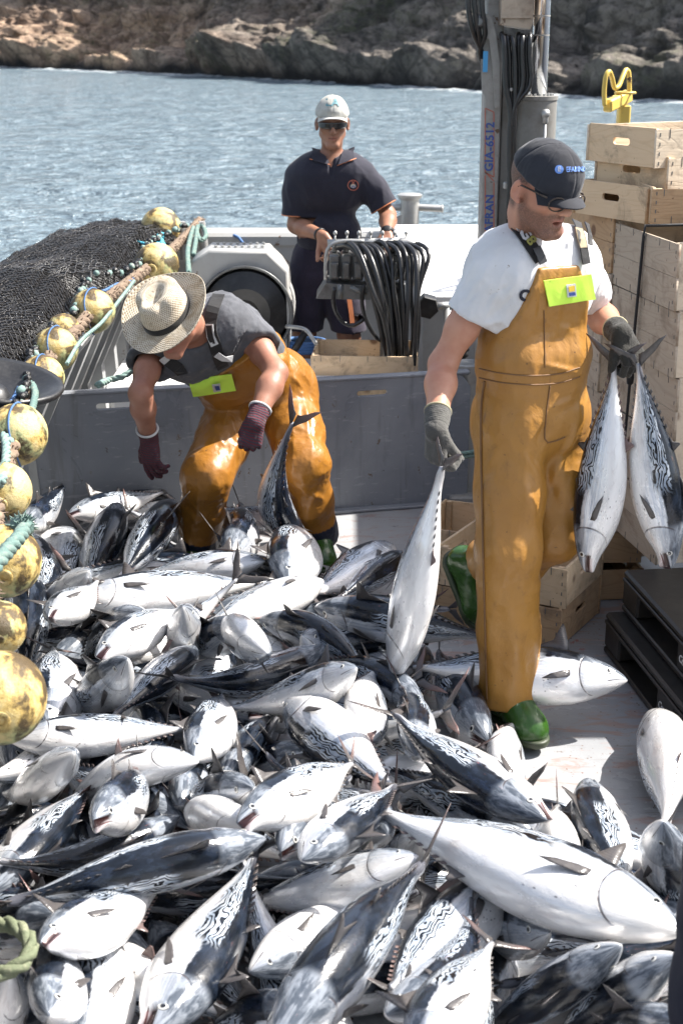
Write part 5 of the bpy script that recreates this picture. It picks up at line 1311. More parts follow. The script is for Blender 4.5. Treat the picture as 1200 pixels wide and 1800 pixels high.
     ((965, 1640), (790, 1618), 15, 'straight', 'dark tuna in the shadow just under the belly of the giant one', {}),
     ((1200, 1642), (640, 1418), 106, 'straight', 'giant white tuna with a dark fin crossing the lower right', dict(want=(.5, .84))),
     ((150, 1870), (200, 1578), -58, 'fat', 'pale tuna with finlets and a forked tail standing up, lower left', dict(want=(.5, .8))),
     ((28, 1712), (-30, 1880), 95, 'fat', 'white tuna in the bottom left corner', {}),
     ((262, 1835), (452, 1518), 66, 'gape', 'stout white tuna with a brown side fin, bottom left of centre', dict(want=(.5, .82))),
     ((560, 1760), (330, 1850), 20, 'right', 'mottled dark tuna at the bottom edge beside the stout white one', {}),
     ((470, 1850), (750, 1508), 2, 'straight', 'long black tuna with a dripping back, tail up, bottom centre', dict(want=(.5, .84))),
     ((690, 1806), (872, 1628), 35, 'right', 'dark grey tuna with a small eye, bottom right of centre', {}),
     ((1092, 1662), (820, 1835), -42, 'straight', 'grey wavy-lined tuna with an upright fin, lower right', dict(want=(.5, .82))),
     ((725, 1872), (868, 1652), -88, 'straight', 'white tuna tail with pink fork and sharp finlets, bottom right of centre', {}),
     ((1190, 1672), (930, 1870), -45, 'fat', 'bluish wavy-lined tuna in the bottom right corner', dict(want=(.5, .84))),
     ((1220, 1800), (1010, 1850), -10, 'straight', 'dark tuna under the bottom right corner one', {}),
     ((95, 1800), (110, 1650), -30, 'up', 'dark blue tuna in the shadow between rope and pale tail', {}),
     ((640, 1445), (560, 1560), 130, 'fat', 'pale tuna crossed by a thin dark fin, left of the giant one', {}),
    ]
    for f in F:
        if f is None: continue
        h, t, r, v, lb, kw = f; kw = dict(kw)
        big = f[0][1] > 1280 or f[1][1] > 1280
        lay(h, t, r, v, lb, z0=.10, **kw)
build_pile()
# ================================================================== SCULPTING (distance fields meshed by surface nets)
from mathutils.bvhtree import BVHTree
class Sculpt:
    def __init__(s, lo, hi, h):
        s.lo = np.array(lo, float); s.h = h; s.n = np.ceil((np.array(hi, float) - s.lo) / h).astype(int) + 1
        s.F = np.full(s.n, .25, np.float32)
    def _box(s, lo, hi):
        a = np.clip(np.floor((np.array(lo) - s.lo) / s.h).astype(int), 0, s.n); b = np.clip(np.ceil((np.array(hi) - s.lo) / s.h).astype(int) + 1, 0, s.n)
        if (b <= a).any(): return None, None
        ax = [s.lo[i] + s.h * np.arange(a[i], b[i]) for i in range(3)]
        return tuple(slice(a[i], b[i]) for i in range(3)), (ax[0][:, None, None], ax[1][None, :, None], ax[2][None, None, :])
    def put(s, sl, d, k, op):
        F = s.F[sl]; d = d.astype(np.float32)
        if op == 'u':
            if k > 0: h = np.maximum(k - np.abs(F - d), 0) / k; s.F[sl] = np.minimum(F, d) - h * h * k * .25
            else: s.F[sl] = np.minimum(F, d)
        elif op == 's':
            d = -d
            if k > 0: h = np.maximum(k - np.abs(F - d), 0) / k; s.F[sl] = np.maximum(F, d) + h * h * k * .25
            else: s.F[sl] = np.maximum(F, d)
    def cone(s, a, b, ra, rb=None, k=.02, op='u'):
        rb = ra if rb is None else rb; a = np.array(a, float); b = np.array(b, float); m = max(ra, rb) + k + .045
        sl, (X, Y, Z) = s._box(np.minimum(a, b) - m, np.maximum(a, b) + m)
        if sl is None: return s
        d = b - a; L2 = max(d @ d, 1e-12); t = np.clip(((X - a[0]) * d[0] + (Y - a[1]) * d[1] + (Z - a[2]) * d[2]) / L2, 0, 1)
        D = np.sqrt((X - a[0] - t * d[0]) ** 2 + (Y - a[1] - t * d[1]) ** 2 + (Z - a[2] - t * d[2]) ** 2) - (ra + (rb - ra) * t)
        s.put(sl, D, k, op); return s
    def ell(s, c, r, A=None, k=.02, op='u'):
        """A: 3x3 rows = local axes in world"""
        c = np.array(c, float); r = np.array(r, float); m = max(r) + k + .045
        sl, ax = s._box(c - m, c + m)
        if sl is None: return s
        X, Y, Z = ax; X, Y, Z = X - c[0], Y - c[1], Z - c[2]
        if A is not None: A = np.asarray(A); x = A[0, 0] * X + A[0, 1] * Y + A[0, 2] * Z; y = A[1, 0] * X + A[1, 1] * Y + A[1, 2] * Z; z = A[2, 0] * X + A[2, 1] * Y + A[2, 2] * Z
        else: x, y, z = X, Y, Z
        k0 = np.sqrt((x / r[0]) ** 2 + (y / r[1]) ** 2 + (z / r[2]) ** 2); k1 = np.sqrt((x / r[0] ** 2) ** 2 + (y / r[1] ** 2) ** 2 + (z / r[2] ** 2) ** 2)
        s.put(sl, np.where(k1 > 1e-6, k0 * (k0 - 1) / np.maximum(k1, 1e-6), -min(r)), k, op); return s
    def poly(s, pts, rs, k=.02, op='u'):
        for i in range(len(pts) - 1): s.cone(pts[i], pts[i + 1], rs[i], rs[i + 1], k, op)
        return s
    def cut(s, p, n, k=0.0):
        """remove everything on the +n side of the plane through p"""
        n = np.array(n, float); n /= np.linalg.norm(n); p = np.array(p, float)
        X, Y, Z = (s.lo[i] + s.h * np.arange(s.n[i]) for i in range(3))
        D = (X[:, None, None] - p[0]) * n[0] + (Y[None, :, None] - p[1]) * n[1] + (Z[None, None, :] - p[2]) * n[2]
        F = s.F; D = D.astype(np.float32)
        if k > 0: h = np.maximum(k - np.abs(F - D), 0) / k; s.F = np.maximum(F, D) + h * h * k * .25
        else: s.F = np.maximum(F, D)
        return s
    def near(s, w=.03):
        idx = np.argwhere(np.abs(s.F) < w); return idx, s.lo + idx * s.h
    def copy(s, off=0.0):
        q = Sculpt.__new__(Sculpt); q.lo = s.lo; q.h = s.h; q.n = s.n; q.F = s.F - off; return q
    def mesh(s):
        F = s.F; n = s.n; ins = F < 0
        c = np.zeros(n - 1, np.int8)
        for dx in (0, 1):
            for dy in (0, 1):
                for dz in (0, 1): c += ins[dx:n[0] - 1 + dx, dy:n[1] - 1 + dy, dz:n[2] - 1 + dz]
        act = (c > 0) & (c < 8); idx = np.argwhere(act); ids = np.full(n - 1, -1, np.int32); ids[act] = np.arange(len(idx))
        acc = np.zeros((len(idx), 3)); cnt = np.zeros(len(idx))
        corners = [(a, b, d) for a in (0, 1) for b in (0, 1) for d in (0, 1)]
        val = {q: F[idx[:, 0] + q[0], idx[:, 1] + q[1], idx[:, 2] + q[2]] for q in corners}
        for q in corners:
            for ax in range(3):
                if q[ax] == 1: continue
                p = list(q); p[ax] = 1; p = tuple(p); a, b = val[q], val[p]; m = (a < 0) != (b < 0)
                t = np.where(m, a / np.where(m, a - b, 1), 0)
                for j in range(3): acc[:, j] += np.where(m, q[j] + (t if j == ax else 0), 0)
                cnt += m
        V = s.lo + (idx + acc / cnt[:, None]) * s.h
        Q = []
        for ax in range(3):
            sl0 = [slice(None)] * 3; sl1 = [slice(None)] * 3; sl0[ax] = slice(0, -1); sl1[ax] = slice(1, None)
            A = ins[tuple(sl0)]; B = ins[tuple(sl1)]; e = np.argwhere(A != B)
            o = [a for a in range(3) if a != ax]; e = e[(e[:, o[0]] > 0) & (e[:, o[1]] > 0) & (e[:, o[0]] < n[o[0]] - 1) & (e[:, o[1]] < n[o[1]] - 1)]
            fl = A[e[:, 0], e[:, 1], e[:, 2]]
            def cid(d0, d1): g = e.copy(); g[:, o[0]] -= d0; g[:, o[1]] -= d1; return ids[g[:, 0], g[:, 1], g[:, 2]]
            f = np.stack([cid(1, 1), cid(0, 1), cid(0, 0), cid(1, 0)], 1)
            if ax == 1: fl = ~fl
            f[~fl] = f[~fl][:, ::-1]; Q.append(f)
        Q = np.concatenate(Q); return V, Q[(Q >= 0).all(1)]
def relax(V, Q, it=1, w=.5):
    for _ in range(it):
        acc = np.zeros_like(V); cnt = np.zeros(len(V))
        for a, b in ((0, 1), (1, 2), (2, 3), (3, 0)):
            np.add.at(acc, Q[:, a], V[Q[:, b]]); np.add.at(acc, Q[:, b], V[Q[:, a]]); np.add.at(cnt, Q[:, a], 1); np.add.at(cnt, Q[:, b], 1)
        V = V * (1 - w) + w * acc / np.maximum(cnt, 1)[:, None]
    return V
def normals(V, Q):
    fn = np.cross(V[Q[:, 2]] - V[Q[:, 0]], V[Q[:, 3]] - V[Q[:, 1]]); N = np.zeros_like(V)
    for k in range(4): np.add.at(N, Q[:, k], fn)
    return N / (np.linalg.norm(N, axis=1)[:, None] + 1e-12)
def segd(V, a, b):
    a = np.array(a, float); b = np.array(b, float); d = b - a; t = np.clip(((V - a) @ d) / max(d @ d, 1e-12), 0, 1)
    return np.linalg.norm(V - a - t[:, None] * d, axis=1), t
def folds(V, N, fl):
    """fl: list of (a, b, height, width): ridges (or valleys) of cloth running from a to b, tapering at both ends"""
    D = np.zeros(len(V))
    for a, b, h, w in fl:
        d, t = segd(V, a, b); D += h * np.exp(-(d / w) ** 2) * np.sin(np.clip(t, .0, 1) * math.pi * .9 + .15)
    return V + N * D[:, None]
def crumple(V, N, amp, freq, seed, stretch=(1, 1, 1), ridged=True):
    f = fbm(V * freq * np.array(stretch) + .35 * fbm(V * freq * .5, 2, seed + 7)[:, None], 3, seed, .5, ridged)
    if ridged: f = ((f + 1) / 2) ** 2.4 * 1.9 - .55
    return V + N * (amp * f)[:, None]
def chain(pts, k=0):
    return [np.array(p, float) for p in pts]
def basis(f, u=(0, 0, 1)):
    """rows: left (person's left), forward, up"""
    f = np.array(f, float); f /= np.linalg.norm(f); u = np.array(u, float); u = u - f * (u @ f); u /= np.linalg.norm(u)
    return np.stack([np.cross(u, f), f, u])       # x = u x f : person's left
def hand(S, wrist, d, palm_n, curl, r=1.0, thumb=None, spread=.12, side=1, k=.006, fist=None):
    """five separate fingers on a palm. d: wrist->knuckles, palm_n: direction the palm faces, side=+1 when the thumb lies towards cross(d, palm_n)
    curl: list of four (bend1, bend2, bend3) in degrees or one tuple"""
    d = np.array(d, float); d /= np.linalg.norm(d); n = np.array(palm_n, float); n = n - d * (n @ d); n /= np.linalg.norm(n)
    t = np.cross(d, n) * side; w = np.array(wrist, float)
    s = r
    knuck = []
    for i, (off, fwd) in enumerate(((.030, .086), (.010, .091), (-.011, .087), (-.030, .078))):
        kp = w + d * fwd * s + t * off * s - n * .002; knuck.append(kp)
        S.cone(w + d * .012 * s + t * off * .62 * s, kp, .0155 * s, .0118 * s, .014)
    S.cone(w + d * .03 * s + t * .014 * s + n * .004, w + d * .075 * s + t * .012 * s + n * .004, .015 * s, .012 * s, .012)
    S.cone(w + d * .03 * s - t * .018 * s + n * .005, w + d * .06 * s - t * .02 * s + n * .005, .015 * s, .012 * s, .012)
    ln = [(.042, .026, .021), (.046, .029, .022), (.043, .027, .021), (.034, .021, .019)]
    tips = []
    for i, kp in enumerate(knuck):
        c = curl[i] if isinstance(curl, list) else curl; ang = 0; p = kp; dirv = d + t * spread * (1.5 - i) / 1.5 * .5
        dirv /= np.linalg.norm(dirv); rr = [.0108, .0100, .0092, .0080]
        rr = [x * s * (.9 if i == 3 else 1) for x in rr]
        for j in range(3):
            ang += R(c[j]); v = dirv * math.cos(ang) + n * math.sin(ang); q = p + v * ln[i][j] * s
            S.cone(p, q, rr[j], rr[j + 1], .004 if j == 0 else .002); p = q
        tips.append(p)
    th = thumb or (40, 20, 15, .8)
    b = w + d * .026 * s + t * .026 * s + n * .006; a0 = R(th[0]); v = d * math.cos(a0) + t * math.sin(a0); v = v + n * th[3] * .5; v /= np.linalg.norm(v)
    p1 = b + v * .042 * s; S.cone(b, p1, .0165 * s, .0132 * s, .012)
    v2 = v + n * math.sin(R(th[1])) - t * math.sin(R(th[1])) * .6 + d * .25; v2 /= np.linalg.norm(v2); p2 = p1 + v2 * .032 * s; S.cone(p1, p2, .0128 * s, .0112 * s, .003)
    v3 = v2 + n * math.sin(R(th[2])) * .6 - t * math.sin(R(th[2])) * .6; v3 /= np.linalg.norm(v3); p3 = p2 + v3 * .025 * s; S.cone(p2, p3, .0112 * s, .009 * s, .002)
    return tips
def face(S, c, f, u, sc=1.0, mouth_open=0.0, jaw=1.0, nose=1.0, hd=True, brow=1.0, cheek=1.0):
    """c: centre of the skull between the ears at eye height; f forward; u up"""
    A = basis(f, u); l, fw, up = A
    c = np.array(c, float)
    def P(x, y, z): return c + (l * x + fw * y + up * z) * sc
    k = .018
    S.ell(P(0, -.012, .035), np.array([.076, .095, .088]) * sc, A, k)             # cranium
    S.ell(P(0, .02, -.005), np.array([.066, .075, .085]) * sc, A, k)              # face mass
    S.cone(P(-.05 * jaw, .005, -.055), P(-.017 * jaw, .070, -.097), .022 * sc, .018 * sc, .02); S.cone(P(.05 * jaw, .005, -.055), P(.017 * jaw, .070, -.097), .022 * sc, .018 * sc, .02)
    S.cone(P(-.016, .075, -.100), P(.016, .075, -.100), .0165 * sc, None, .014)    # chin
    S.ell(P(0, .058, -.062), np.array([.034, .032, .03]) * sc, A, .016)            # muzzle
    for sx in (-1, 1):
        S.ell(P(sx * .042 * cheek, .058, -.020), np.array([.022, .022, .016]) * sc, A, .016)   # cheekbone
        S.ell(P(sx * .031, .094, .006), np.array([.019, .016, .013]) * sc, A, .008, 's')     # socket
        S.cone(P(sx * .012, .088, .027), P(sx * .046, .074, .028), .0088 * brow * sc, .0075 * sc, .010)
        S.ell(P(sx * .031, .078, .004), np.array([.0135, .0135, .0125]) * sc, A, .003)          # eyeball under lids
        # ear
        S.ell(P(sx * .079, -.012, -.006), np.array([.010, .019, .031]) * sc, basis(fw + up * -.15 + l * sx * -.45, up), .006)
        S.ell(P(sx * .0885, -.008, -.002), np.array([.007, .010, .018]) * sc, A, .004, 's')
        S.cone(P(sx * .079, .002, -.032), P(sx * .081, -.006, -.030), .0075 * sc, None, .005)
    S.cone(P(0, .086, .018), P(0, .108 * nose, -.020), .0085 * sc, .0108 * sc, .010)     # nose
    S.ell(P(0, .109 * nose, -.025), np.array([.0125, .0125, .011]) * sc, A, .006)
    for sx in (-1, 1): S.ell(P(sx * .0125, .099, -.028), np.array([.0085, .011, .0085]) * sc, A, .004); S.ell(P(sx * .007, .104, -.0375), np.array([.0038, .005, .004]) * sc, A, .002, 's')
    S.cone(P(-.021, .080, -.0555), P(0, .0905, -.0530), .0052 * sc, .0066 * sc, .006); S.cone(P(.021, .080, -.0555), P(0, .0905, -.0530), .0052 * sc, .0066 * sc, .006)
    lo = -.0665 - mouth_open
    S.cone(P(-.018, .079, lo), P(0, .088, lo - .002), .0058 * sc, .0072 * sc, .006); S.cone(P(.018, .079, lo), P(0, .088, lo - .002), .0058 * sc, .0072 * sc, .006)
    mz = (-.0600 + lo + .006) / 2 if mouth_open else -.0602
    if mouth_open: S.ell(P(0, .088, -.0600 - mouth_open / 2), np.array([.0165, .018, .0018 + mouth_open * .5]) * sc, A, .003, 's')
    else: S.cone(P(-.022, .085, mz), P(.022, .085, mz), .0016, None, .003, 's'); S.cone(P(-.010, .094, mz), P(.010, .094, mz), .0018, None, .003, 's')
    return P, A
def loft(name, rings, mat, parent, closed=True, caps=True, attrs=None, smooth=True, origin=None):
    R_ = [np.asarray(r, float) for r in rings]; m = len(R_[0]); V = np.concatenate(R_); n = len(R_); F_ = []
    for i in range(n - 1):
        for k in range(m if closed else m - 1): F_.append((i * m + k, i * m + (k + 1) % m, (i + 1) * m + (k + 1) % m, (i + 1) * m + k))
    if caps and closed: F_.append(tuple(range(m))[::-1]); F_.append(tuple((n - 1) * m + k for k in range(m)))
    if origin is not None: V = V - np.array(origin)
    return obj(name, raw_mesh(name, V, F_, mat, smooth=smooth, attrs=attrs), parent)
def ribbon(name, pts, nrm, wd, th, mat, parent, origin, step=.02):
    """a webbing strap following pts, lying against a body with outward normals nrm (list or one)"""
    P = smooth_path(pts, step); n = len(P); V = []; F_ = []
    for i, p in enumerate(P):
        t = (P[min(i + 1, n - 1)] - P[max(i - 1, 0)]).normalized(); q = i / (n - 1) * (len(nrm) - 1) if isinstance(nrm, list) else 0
        nn = nrm if not isinstance(nrm, list) else Vector(nrm[int(q)]).lerp(Vector(nrm[min(int(q) + 1, len(nrm) - 1)]), q - int(q))
        nn = Vector(nn); s = t.cross(nn).normalized(); nn = s.cross(t)
        for a, b in ((-1, -.2), (-1, 1), (1, 1), (1, -.2)): V.append(p + s * a * wd / 2 + nn * b * th - Vector(origin))
    for i in range(n - 1):
        for k in range(4): F_.append((i * 4 + k, i * 4 + (k + 1) % 4, (i + 1) * 4 + (k + 1) % 4, (i + 1) * 4 + k))
    F_ += [(3, 2, 1, 0), tuple((n - 1) * 4 + k for k in range(4))]
    return obj(name, raw_mesh(name, V, F_, mat, smooth=False), parent)
def emit(S, name, mat, parent, origin, rel=1, post=None, attrs=None):
    V, Q = S.mesh(); V = relax(V, Q, rel, .5); 
    if post is not None: V = post(V, normals(V, Q))
    at = attrs(V) if attrs is not None else None
    S.bvh = BVHTree.FromPolygons([tuple(v) for v in V], [tuple(int(i) for i in q) for q in Q])
    return obj(name, raw_mesh(name, V - np.array(origin), Q, mat, attrs=at), parent)
def zero(V): return np.zeros(len(V))
# ================================================================== PEOPLE
def A3(v): return np.array(tuple(v), float)
def hit(S, px, py, out=0.0, t0=2.5, t1=9.5):
    """first point of a sculpted surface met by the sight line"""
    r = ray(px, py); o = np.array([0, 0, CAM_H])
    if hasattr(S, 'bvh'):
        p = S.bvh.ray_cast(Vector(o), Vector(r).normalized(), 20)[0]
        return None if p is None else A3(p)
    ts = np.arange(t0, t1, .0025); P = o + r * ts[:, None]
    g = (P - S.lo) / S.h; i = np.round(g).astype(int); ok = ((i >= 0) & (i < S.n)).all(1); i = np.clip(i, 0, S.n - 1)
    F = np.where(ok, S.F[i[:, 0], i[:, 1], i[:, 2]], 1.0); w = np.argmax(F < 0)
    if F[w] >= 0: return None
    k = max(w - 1, 0); a, b = F[k], F[w]; t = ts[k] + (ts[w] - ts[k]) * (a / (a - b) if a > b else 1)
    p = o + r * t
    return p - r / np.linalg.norm(r) * out
def grad(S, p):
    if hasattr(S, 'bvh'):
        n = S.bvh.find_nearest(Vector(p))[1]; n = A3(n); return n if n[1] < .3 else -n
    g = np.zeros(3); q = (np.array(p) - S.lo) / S.h; i = np.clip(np.round(q).astype(int), 2, S.n - 3)
    for a in range(3):
        e = np.zeros(3, int); e[a] = 2; g[a] = S.F[tuple(i + e)] - S.F[tuple(i - e)]
    return g / (np.linalg.norm(g) + 1e-9)
def PF(S, lst, default=None):
    """folds given by where they are seen"""
    out = []
    for (a, b, h, w) in lst:
        p, q = hit(S, *a), hit(S, *b)
        if p is not None and q is not None and np.linalg.norm(p - q) < .8: out.append((p, q, h, w))
    return out
def patch(S, corners, name, mat, parent, origin, out=.006, n=8, th=.004, nv=None):
    """a piece of sheet laid on the sculpted surface; corners tl,tr,br,bl (seen from the front)"""
    nv = nv or n; tl, tr, br, bl = [np.array(c, float) for c in corners]; H = np.full((nv + 1, n + 1, 3), np.nan)
    for j in range(nv + 1):
        for i in range(n + 1):
            a, b = i / n, j / nv; q = (tl * (1 - a) + tr * a) * (1 - b) + (bl * (1 - a) + br * a) * b
            p = hit(S, q[0], q[1])
            if p is not None: H[j, i] = p
    md = np.nanmedian(H[:, :, 1]); H[np.abs(H[:, :, 1] - md) > .09] = np.nan
    ji, ii = np.nonzero(~np.isnan(H[:, :, 0])); A_ = np.stack([np.ones(len(ji)), ji, ii], 1); co = np.linalg.lstsq(A_, H[ji, ii], rcond=None)[0]
    G0 = np.mean([grad(S, H[a, b]) for a, b in zip(ji, ii)], 0); V = []
    for j in range(nv + 1):
        for i in range(n + 1):
            p = H[j, i]; lin = np.array([1, j, i]) @ co
            V.append((lin if np.isnan(p[0]) else p * .5 + lin * .5) + G0 * out)
    V = np.array(V); m = len(V); G = np.cross(V[n] - V[0], V[-1] - V[0]); G /= np.linalg.norm(G); G = G if G[1] < 0 else -G
    V2 = V - G * th
    W = n + 1; F_ = [(j * W + i, j * W + i + 1, (j + 1) * W + i + 1, (j + 1) * W + i) for j in range(nv) for i in range(n)]
    F_ += [tuple(x + m for x in f[::-1]) for f in F_]
    rim = [i for i in range(W)] + [j * W + n for j in range(1, nv + 1)] + [nv * W + i for i in range(n - 1, -1, -1)] + [j * W for j in range(nv - 1, 0, -1)]
    F_ += [(rim[k], rim[k] + m, rim[(k + 1) % len(rim)] + m, rim[(k + 1) % len(rim)]) for k in range(len(rim))]
    g = MB(); g.add([Vector(v) - Vector(origin) for v in np.concatenate([V, V2])], F_)
    return g.build(name, mat, parent, auto=60)
def decal(S, txt, px, py, hpx, mat, parent, origin, rot=0.0, out=.004, name='lettering', bold=.0, sx=1.0, shear=0.0, poly=None):
    """raised lettering following the surface"""
    if poly is None:
        cu = bpy.data.curves.new(name, 'FONT'); cu.body = txt; cu.size = hpx * 1.4; cu.align_x = 'CENTER'; cu.align_y = 'CENTER'; cu.offset = bold * hpx; cu.resolution_u = 3; cu.shear = shear
        t = bpy.data.objects.new('tmp', cu); COL.objects.link(t); bpy.context.view_layer.update()
        me = bpy.data.meshes.new_from_object(t.evaluated_get(bpy.context.evaluated_depsgraph_get())); bpy.data.objects.remove(t); bpy.data.curves.remove(cu)
        me.name = name
    else:
        me = bpy.data.meshes.new(name); P, F_ = poly; me.from_pydata([(a, b, 0) for a, b in P], [], F_)
    c, s = math.cos(R(rot)), math.sin(R(rot)); cen = hit(S, px, py)
    if cen is None: return None
    last = cen
    for v in me.vertices:
        x, y = v.co.x * sx, v.co.y; p = hit(S, px + x * c - y * s, py - (x * s + y * c))
        if p is None or np.linalg.norm(p - cen) > .12: p = last
        last = p; v.co = Vector(p + grad(S, p) * out) - Vector(origin)
    me.materials.clear(); me.materials.append(mat); me.update()
    return obj(name, me, parent)
def disc(r, n=20, r0=0):
    if r0 == 0: return [(0, 0)] + [(r * math.cos(2 * math.pi * k / n), r * math.sin(2 * math.pi * k / n)) for k in range(n)], [(0, 1 + k, 1 + (k + 1) % n) for k in range(n)]
    P = [(q * math.cos(2 * math.pi * k / n), q * math.sin(2 * math.pi * k / n)) for q in (r0, r) for k in range(n)]
    return P, [(k, (k + 1) % n, n + (k + 1) % n, n + k) for k in range(n)]
def torso(S, C, Pv, l, f, o=0.0, sh=.155, ch=.115, be=.105, pe=.118, k=.06, neck=None, nr=.055):
    up = C - Pv; H = np.linalg.norm(up); up = up / H
    S.cone(C - l * sh - up * .012, C + l * sh - up * .012, .058 + o, None, k)
    S.cone(C - l * .10 + up * .0, C + up * .045, .05 + o, .05 + o, k); S.cone(C + l * .10 + up * .0, C + up * .045, .05 + o, .05 + o, k)
    S.cone(C - l * .08 - up * .09 - f * .005, C + l * .08 - up * .09 - f * .005, ch + o, None, k)
    S.cone(C - l * .085 + up * .0, C + l * .085 + up * .0, .095 + o, None, k)
    mid = C * .42 + Pv * .58; S.cone(mid - l * .065 + f * .012, mid + l * .065 + f * .012, be + o, None, k)
    S.cone(Pv - l * .065, Pv + l * .065, pe + o, None, k)
    if neck is not None: S.cone(C + up * .035, neck, nr + .012 + o, nr + o, .05)
def arm(S, s, e, w, o=0.0, k=.03, ru=.05, rf=.043, rw=.029):
    s, e, w = map(A3, (s, e, w)); S.cone(s, s * .45 + e * .55, ru + .006 + o, ru - .002 + o, k); S.cone(s * .45 + e * .55, e, ru - .002 + o, rf - .004 + o, k)
    S.cone(e, e * .68 + w * .32, rf - .004 + o, rf + o, k); S.cone(e * .68 + w * .32, w, rf + o, rw + o, k)
def boot(name, ankle, toe, up, label_mat, parent, origin, top=.30, r=.046, h=.005):
    ankle, toe, up = A3(ankle), A3(toe), A3(up); d = toe - ankle; up = up / np.linalg.norm(up); fw = d - up * (d @ up); fw /= np.linalg.norm(fw)
    heel = ankle - up * .055 - fw * .03; sole = -up
    pts = [ankle + up * top, ankle, heel, toe]; lo = np.min(pts, 0) - .12; hi = np.max(pts, 0) + .12; S = Sculpt(lo, hi, h)
    S.cone(ankle + up * top, ankle + up * .02, .062, .050, .03); S.cone(ankle + up * .03, heel + up * .02, .050, .047, .03)
    tb = ankle - up * .055 + fw * .125
    S.cone(heel + up * .015, tb + up * .01, .045, .046, .03); S.cone(ankle + fw * .03 + up * .02, tb + up * .005, .045, .042, .04); S.ell(tb + fw * .010 + up * -.004, (.045, .052, .034), basis(fw, up), .03)
    S.cut(ankle - up * .088, -up, .006)
    # sole welt
    Q = Sculpt(lo, hi, h); Q.cone(heel - up * .02, tb - up * .02, .050, .051, .02); Q.ell(tb + fw * .018 - up * .02, (.050, .060, .05), basis(fw, up), .02); Q.cut(ankle - up * .09, -up); Q.cut(ankle - up * .066, up)
    emit(Q, 'sole', M['sole'], parent, origin, 1)
    return emit(S, name, M['boot'], parent, origin, 1, attrs=lambda V: {'seam': zero(V), 'navy': zero(V)})
def cap(parent, origin, c, f, u, mats, sc=1.0, brim=.07, droop=.018, deep=.0, h=.003):
    A = basis(f, u); l, fw, up = A; c = A3(c)
    lo = c - .17; hi = c + .19; S = Sculpt(lo, hi, h)
    S.ell(c + up * .038 * sc - fw * .010, np.array([.087, .108, .098]) * sc, A, 0); S.ell(c + up * .05 * sc + fw * .03 * sc, np.array([.070, .072, .085]) * sc, A, .03)
    S.cut(c + up * (.018 - deep) + fw * .0, -(up * 1 + fw * .05), .004)
    def post(V, N):
        q = (V - c) @ A.T; ang = np.arctan2(q[:, 0], q[:, 1]); D = np.zeros(len(V))
        for a in (0, 1.047, -1.047, 2.094, -2.094, 3.1416): D -= .0016 * np.exp(-((ang - a) / .03) ** 2)
        return crumple(V + N * D[:, None], N, .0022, 14, 3)
    crown = emit(S, 'cap_crown', mats[0], parent, origin, 1, post)
    g = MB(); nb = 22; nr = 7; V = []
    for j in range(nr + 1):
        for i in range(nb + 1):
            a = (i / nb * 2 - 1); th = a * 1.12; rr = j / nr
            bx = math.sin(th) * .083 * sc; by = math.cos(th) * .098 * sc - .006
            ext = brim * (1 - .28 * abs(a) ** 2.2) * rr * sc
            x = bx * (1 + .02 * rr); y = by + ext * (.55 + .45 * math.cos(th * .8)); z = .020 - deep + .004 - droop * rr ** 1.3 - .030 * (abs(a) ** 2.2) * (.35 + .65 * rr)
            V.append(c + l * x + fw * y + up * z)
    W = nb + 1; m = len(V); F_ = [(j * W + i, j * W + i + 1, (j + 1) * W + i + 1, (j + 1) * W + i) for j in range(nr) for i in range(nb)]
    V2 = [v - up * .0035 for v in V]; F_ += [tuple(x + m for x in f_[::-1]) for f_ in F_]
    rim = list(range(W)) + [j * W + nb for j in range(1, nr + 1)] + [nr * W + i for i in range(nb - 1, -1, -1)] + [j * W for j in range(nr - 1, 0, -1)]
    F_ += [(rim[k], rim[k] + m, rim[(k + 1) % len(rim)] + m, rim[(k + 1) % len(rim)]) for k in range(len(rim))]
    g.add([Vector(v) - Vector(origin) for v in V + V2], F_); g.build('cap_brim', mats[1], parent, auto=50)
    g = MB(); g.lathe([(.009, 0), (.009, .003), (.005, .006), (0, .0065)], Vector(c + up * .136 * sc - fw * .004) - Vector(origin), Vector(up), 12); g.build('cap_button', mats[0], parent, smooth=True)
    return S
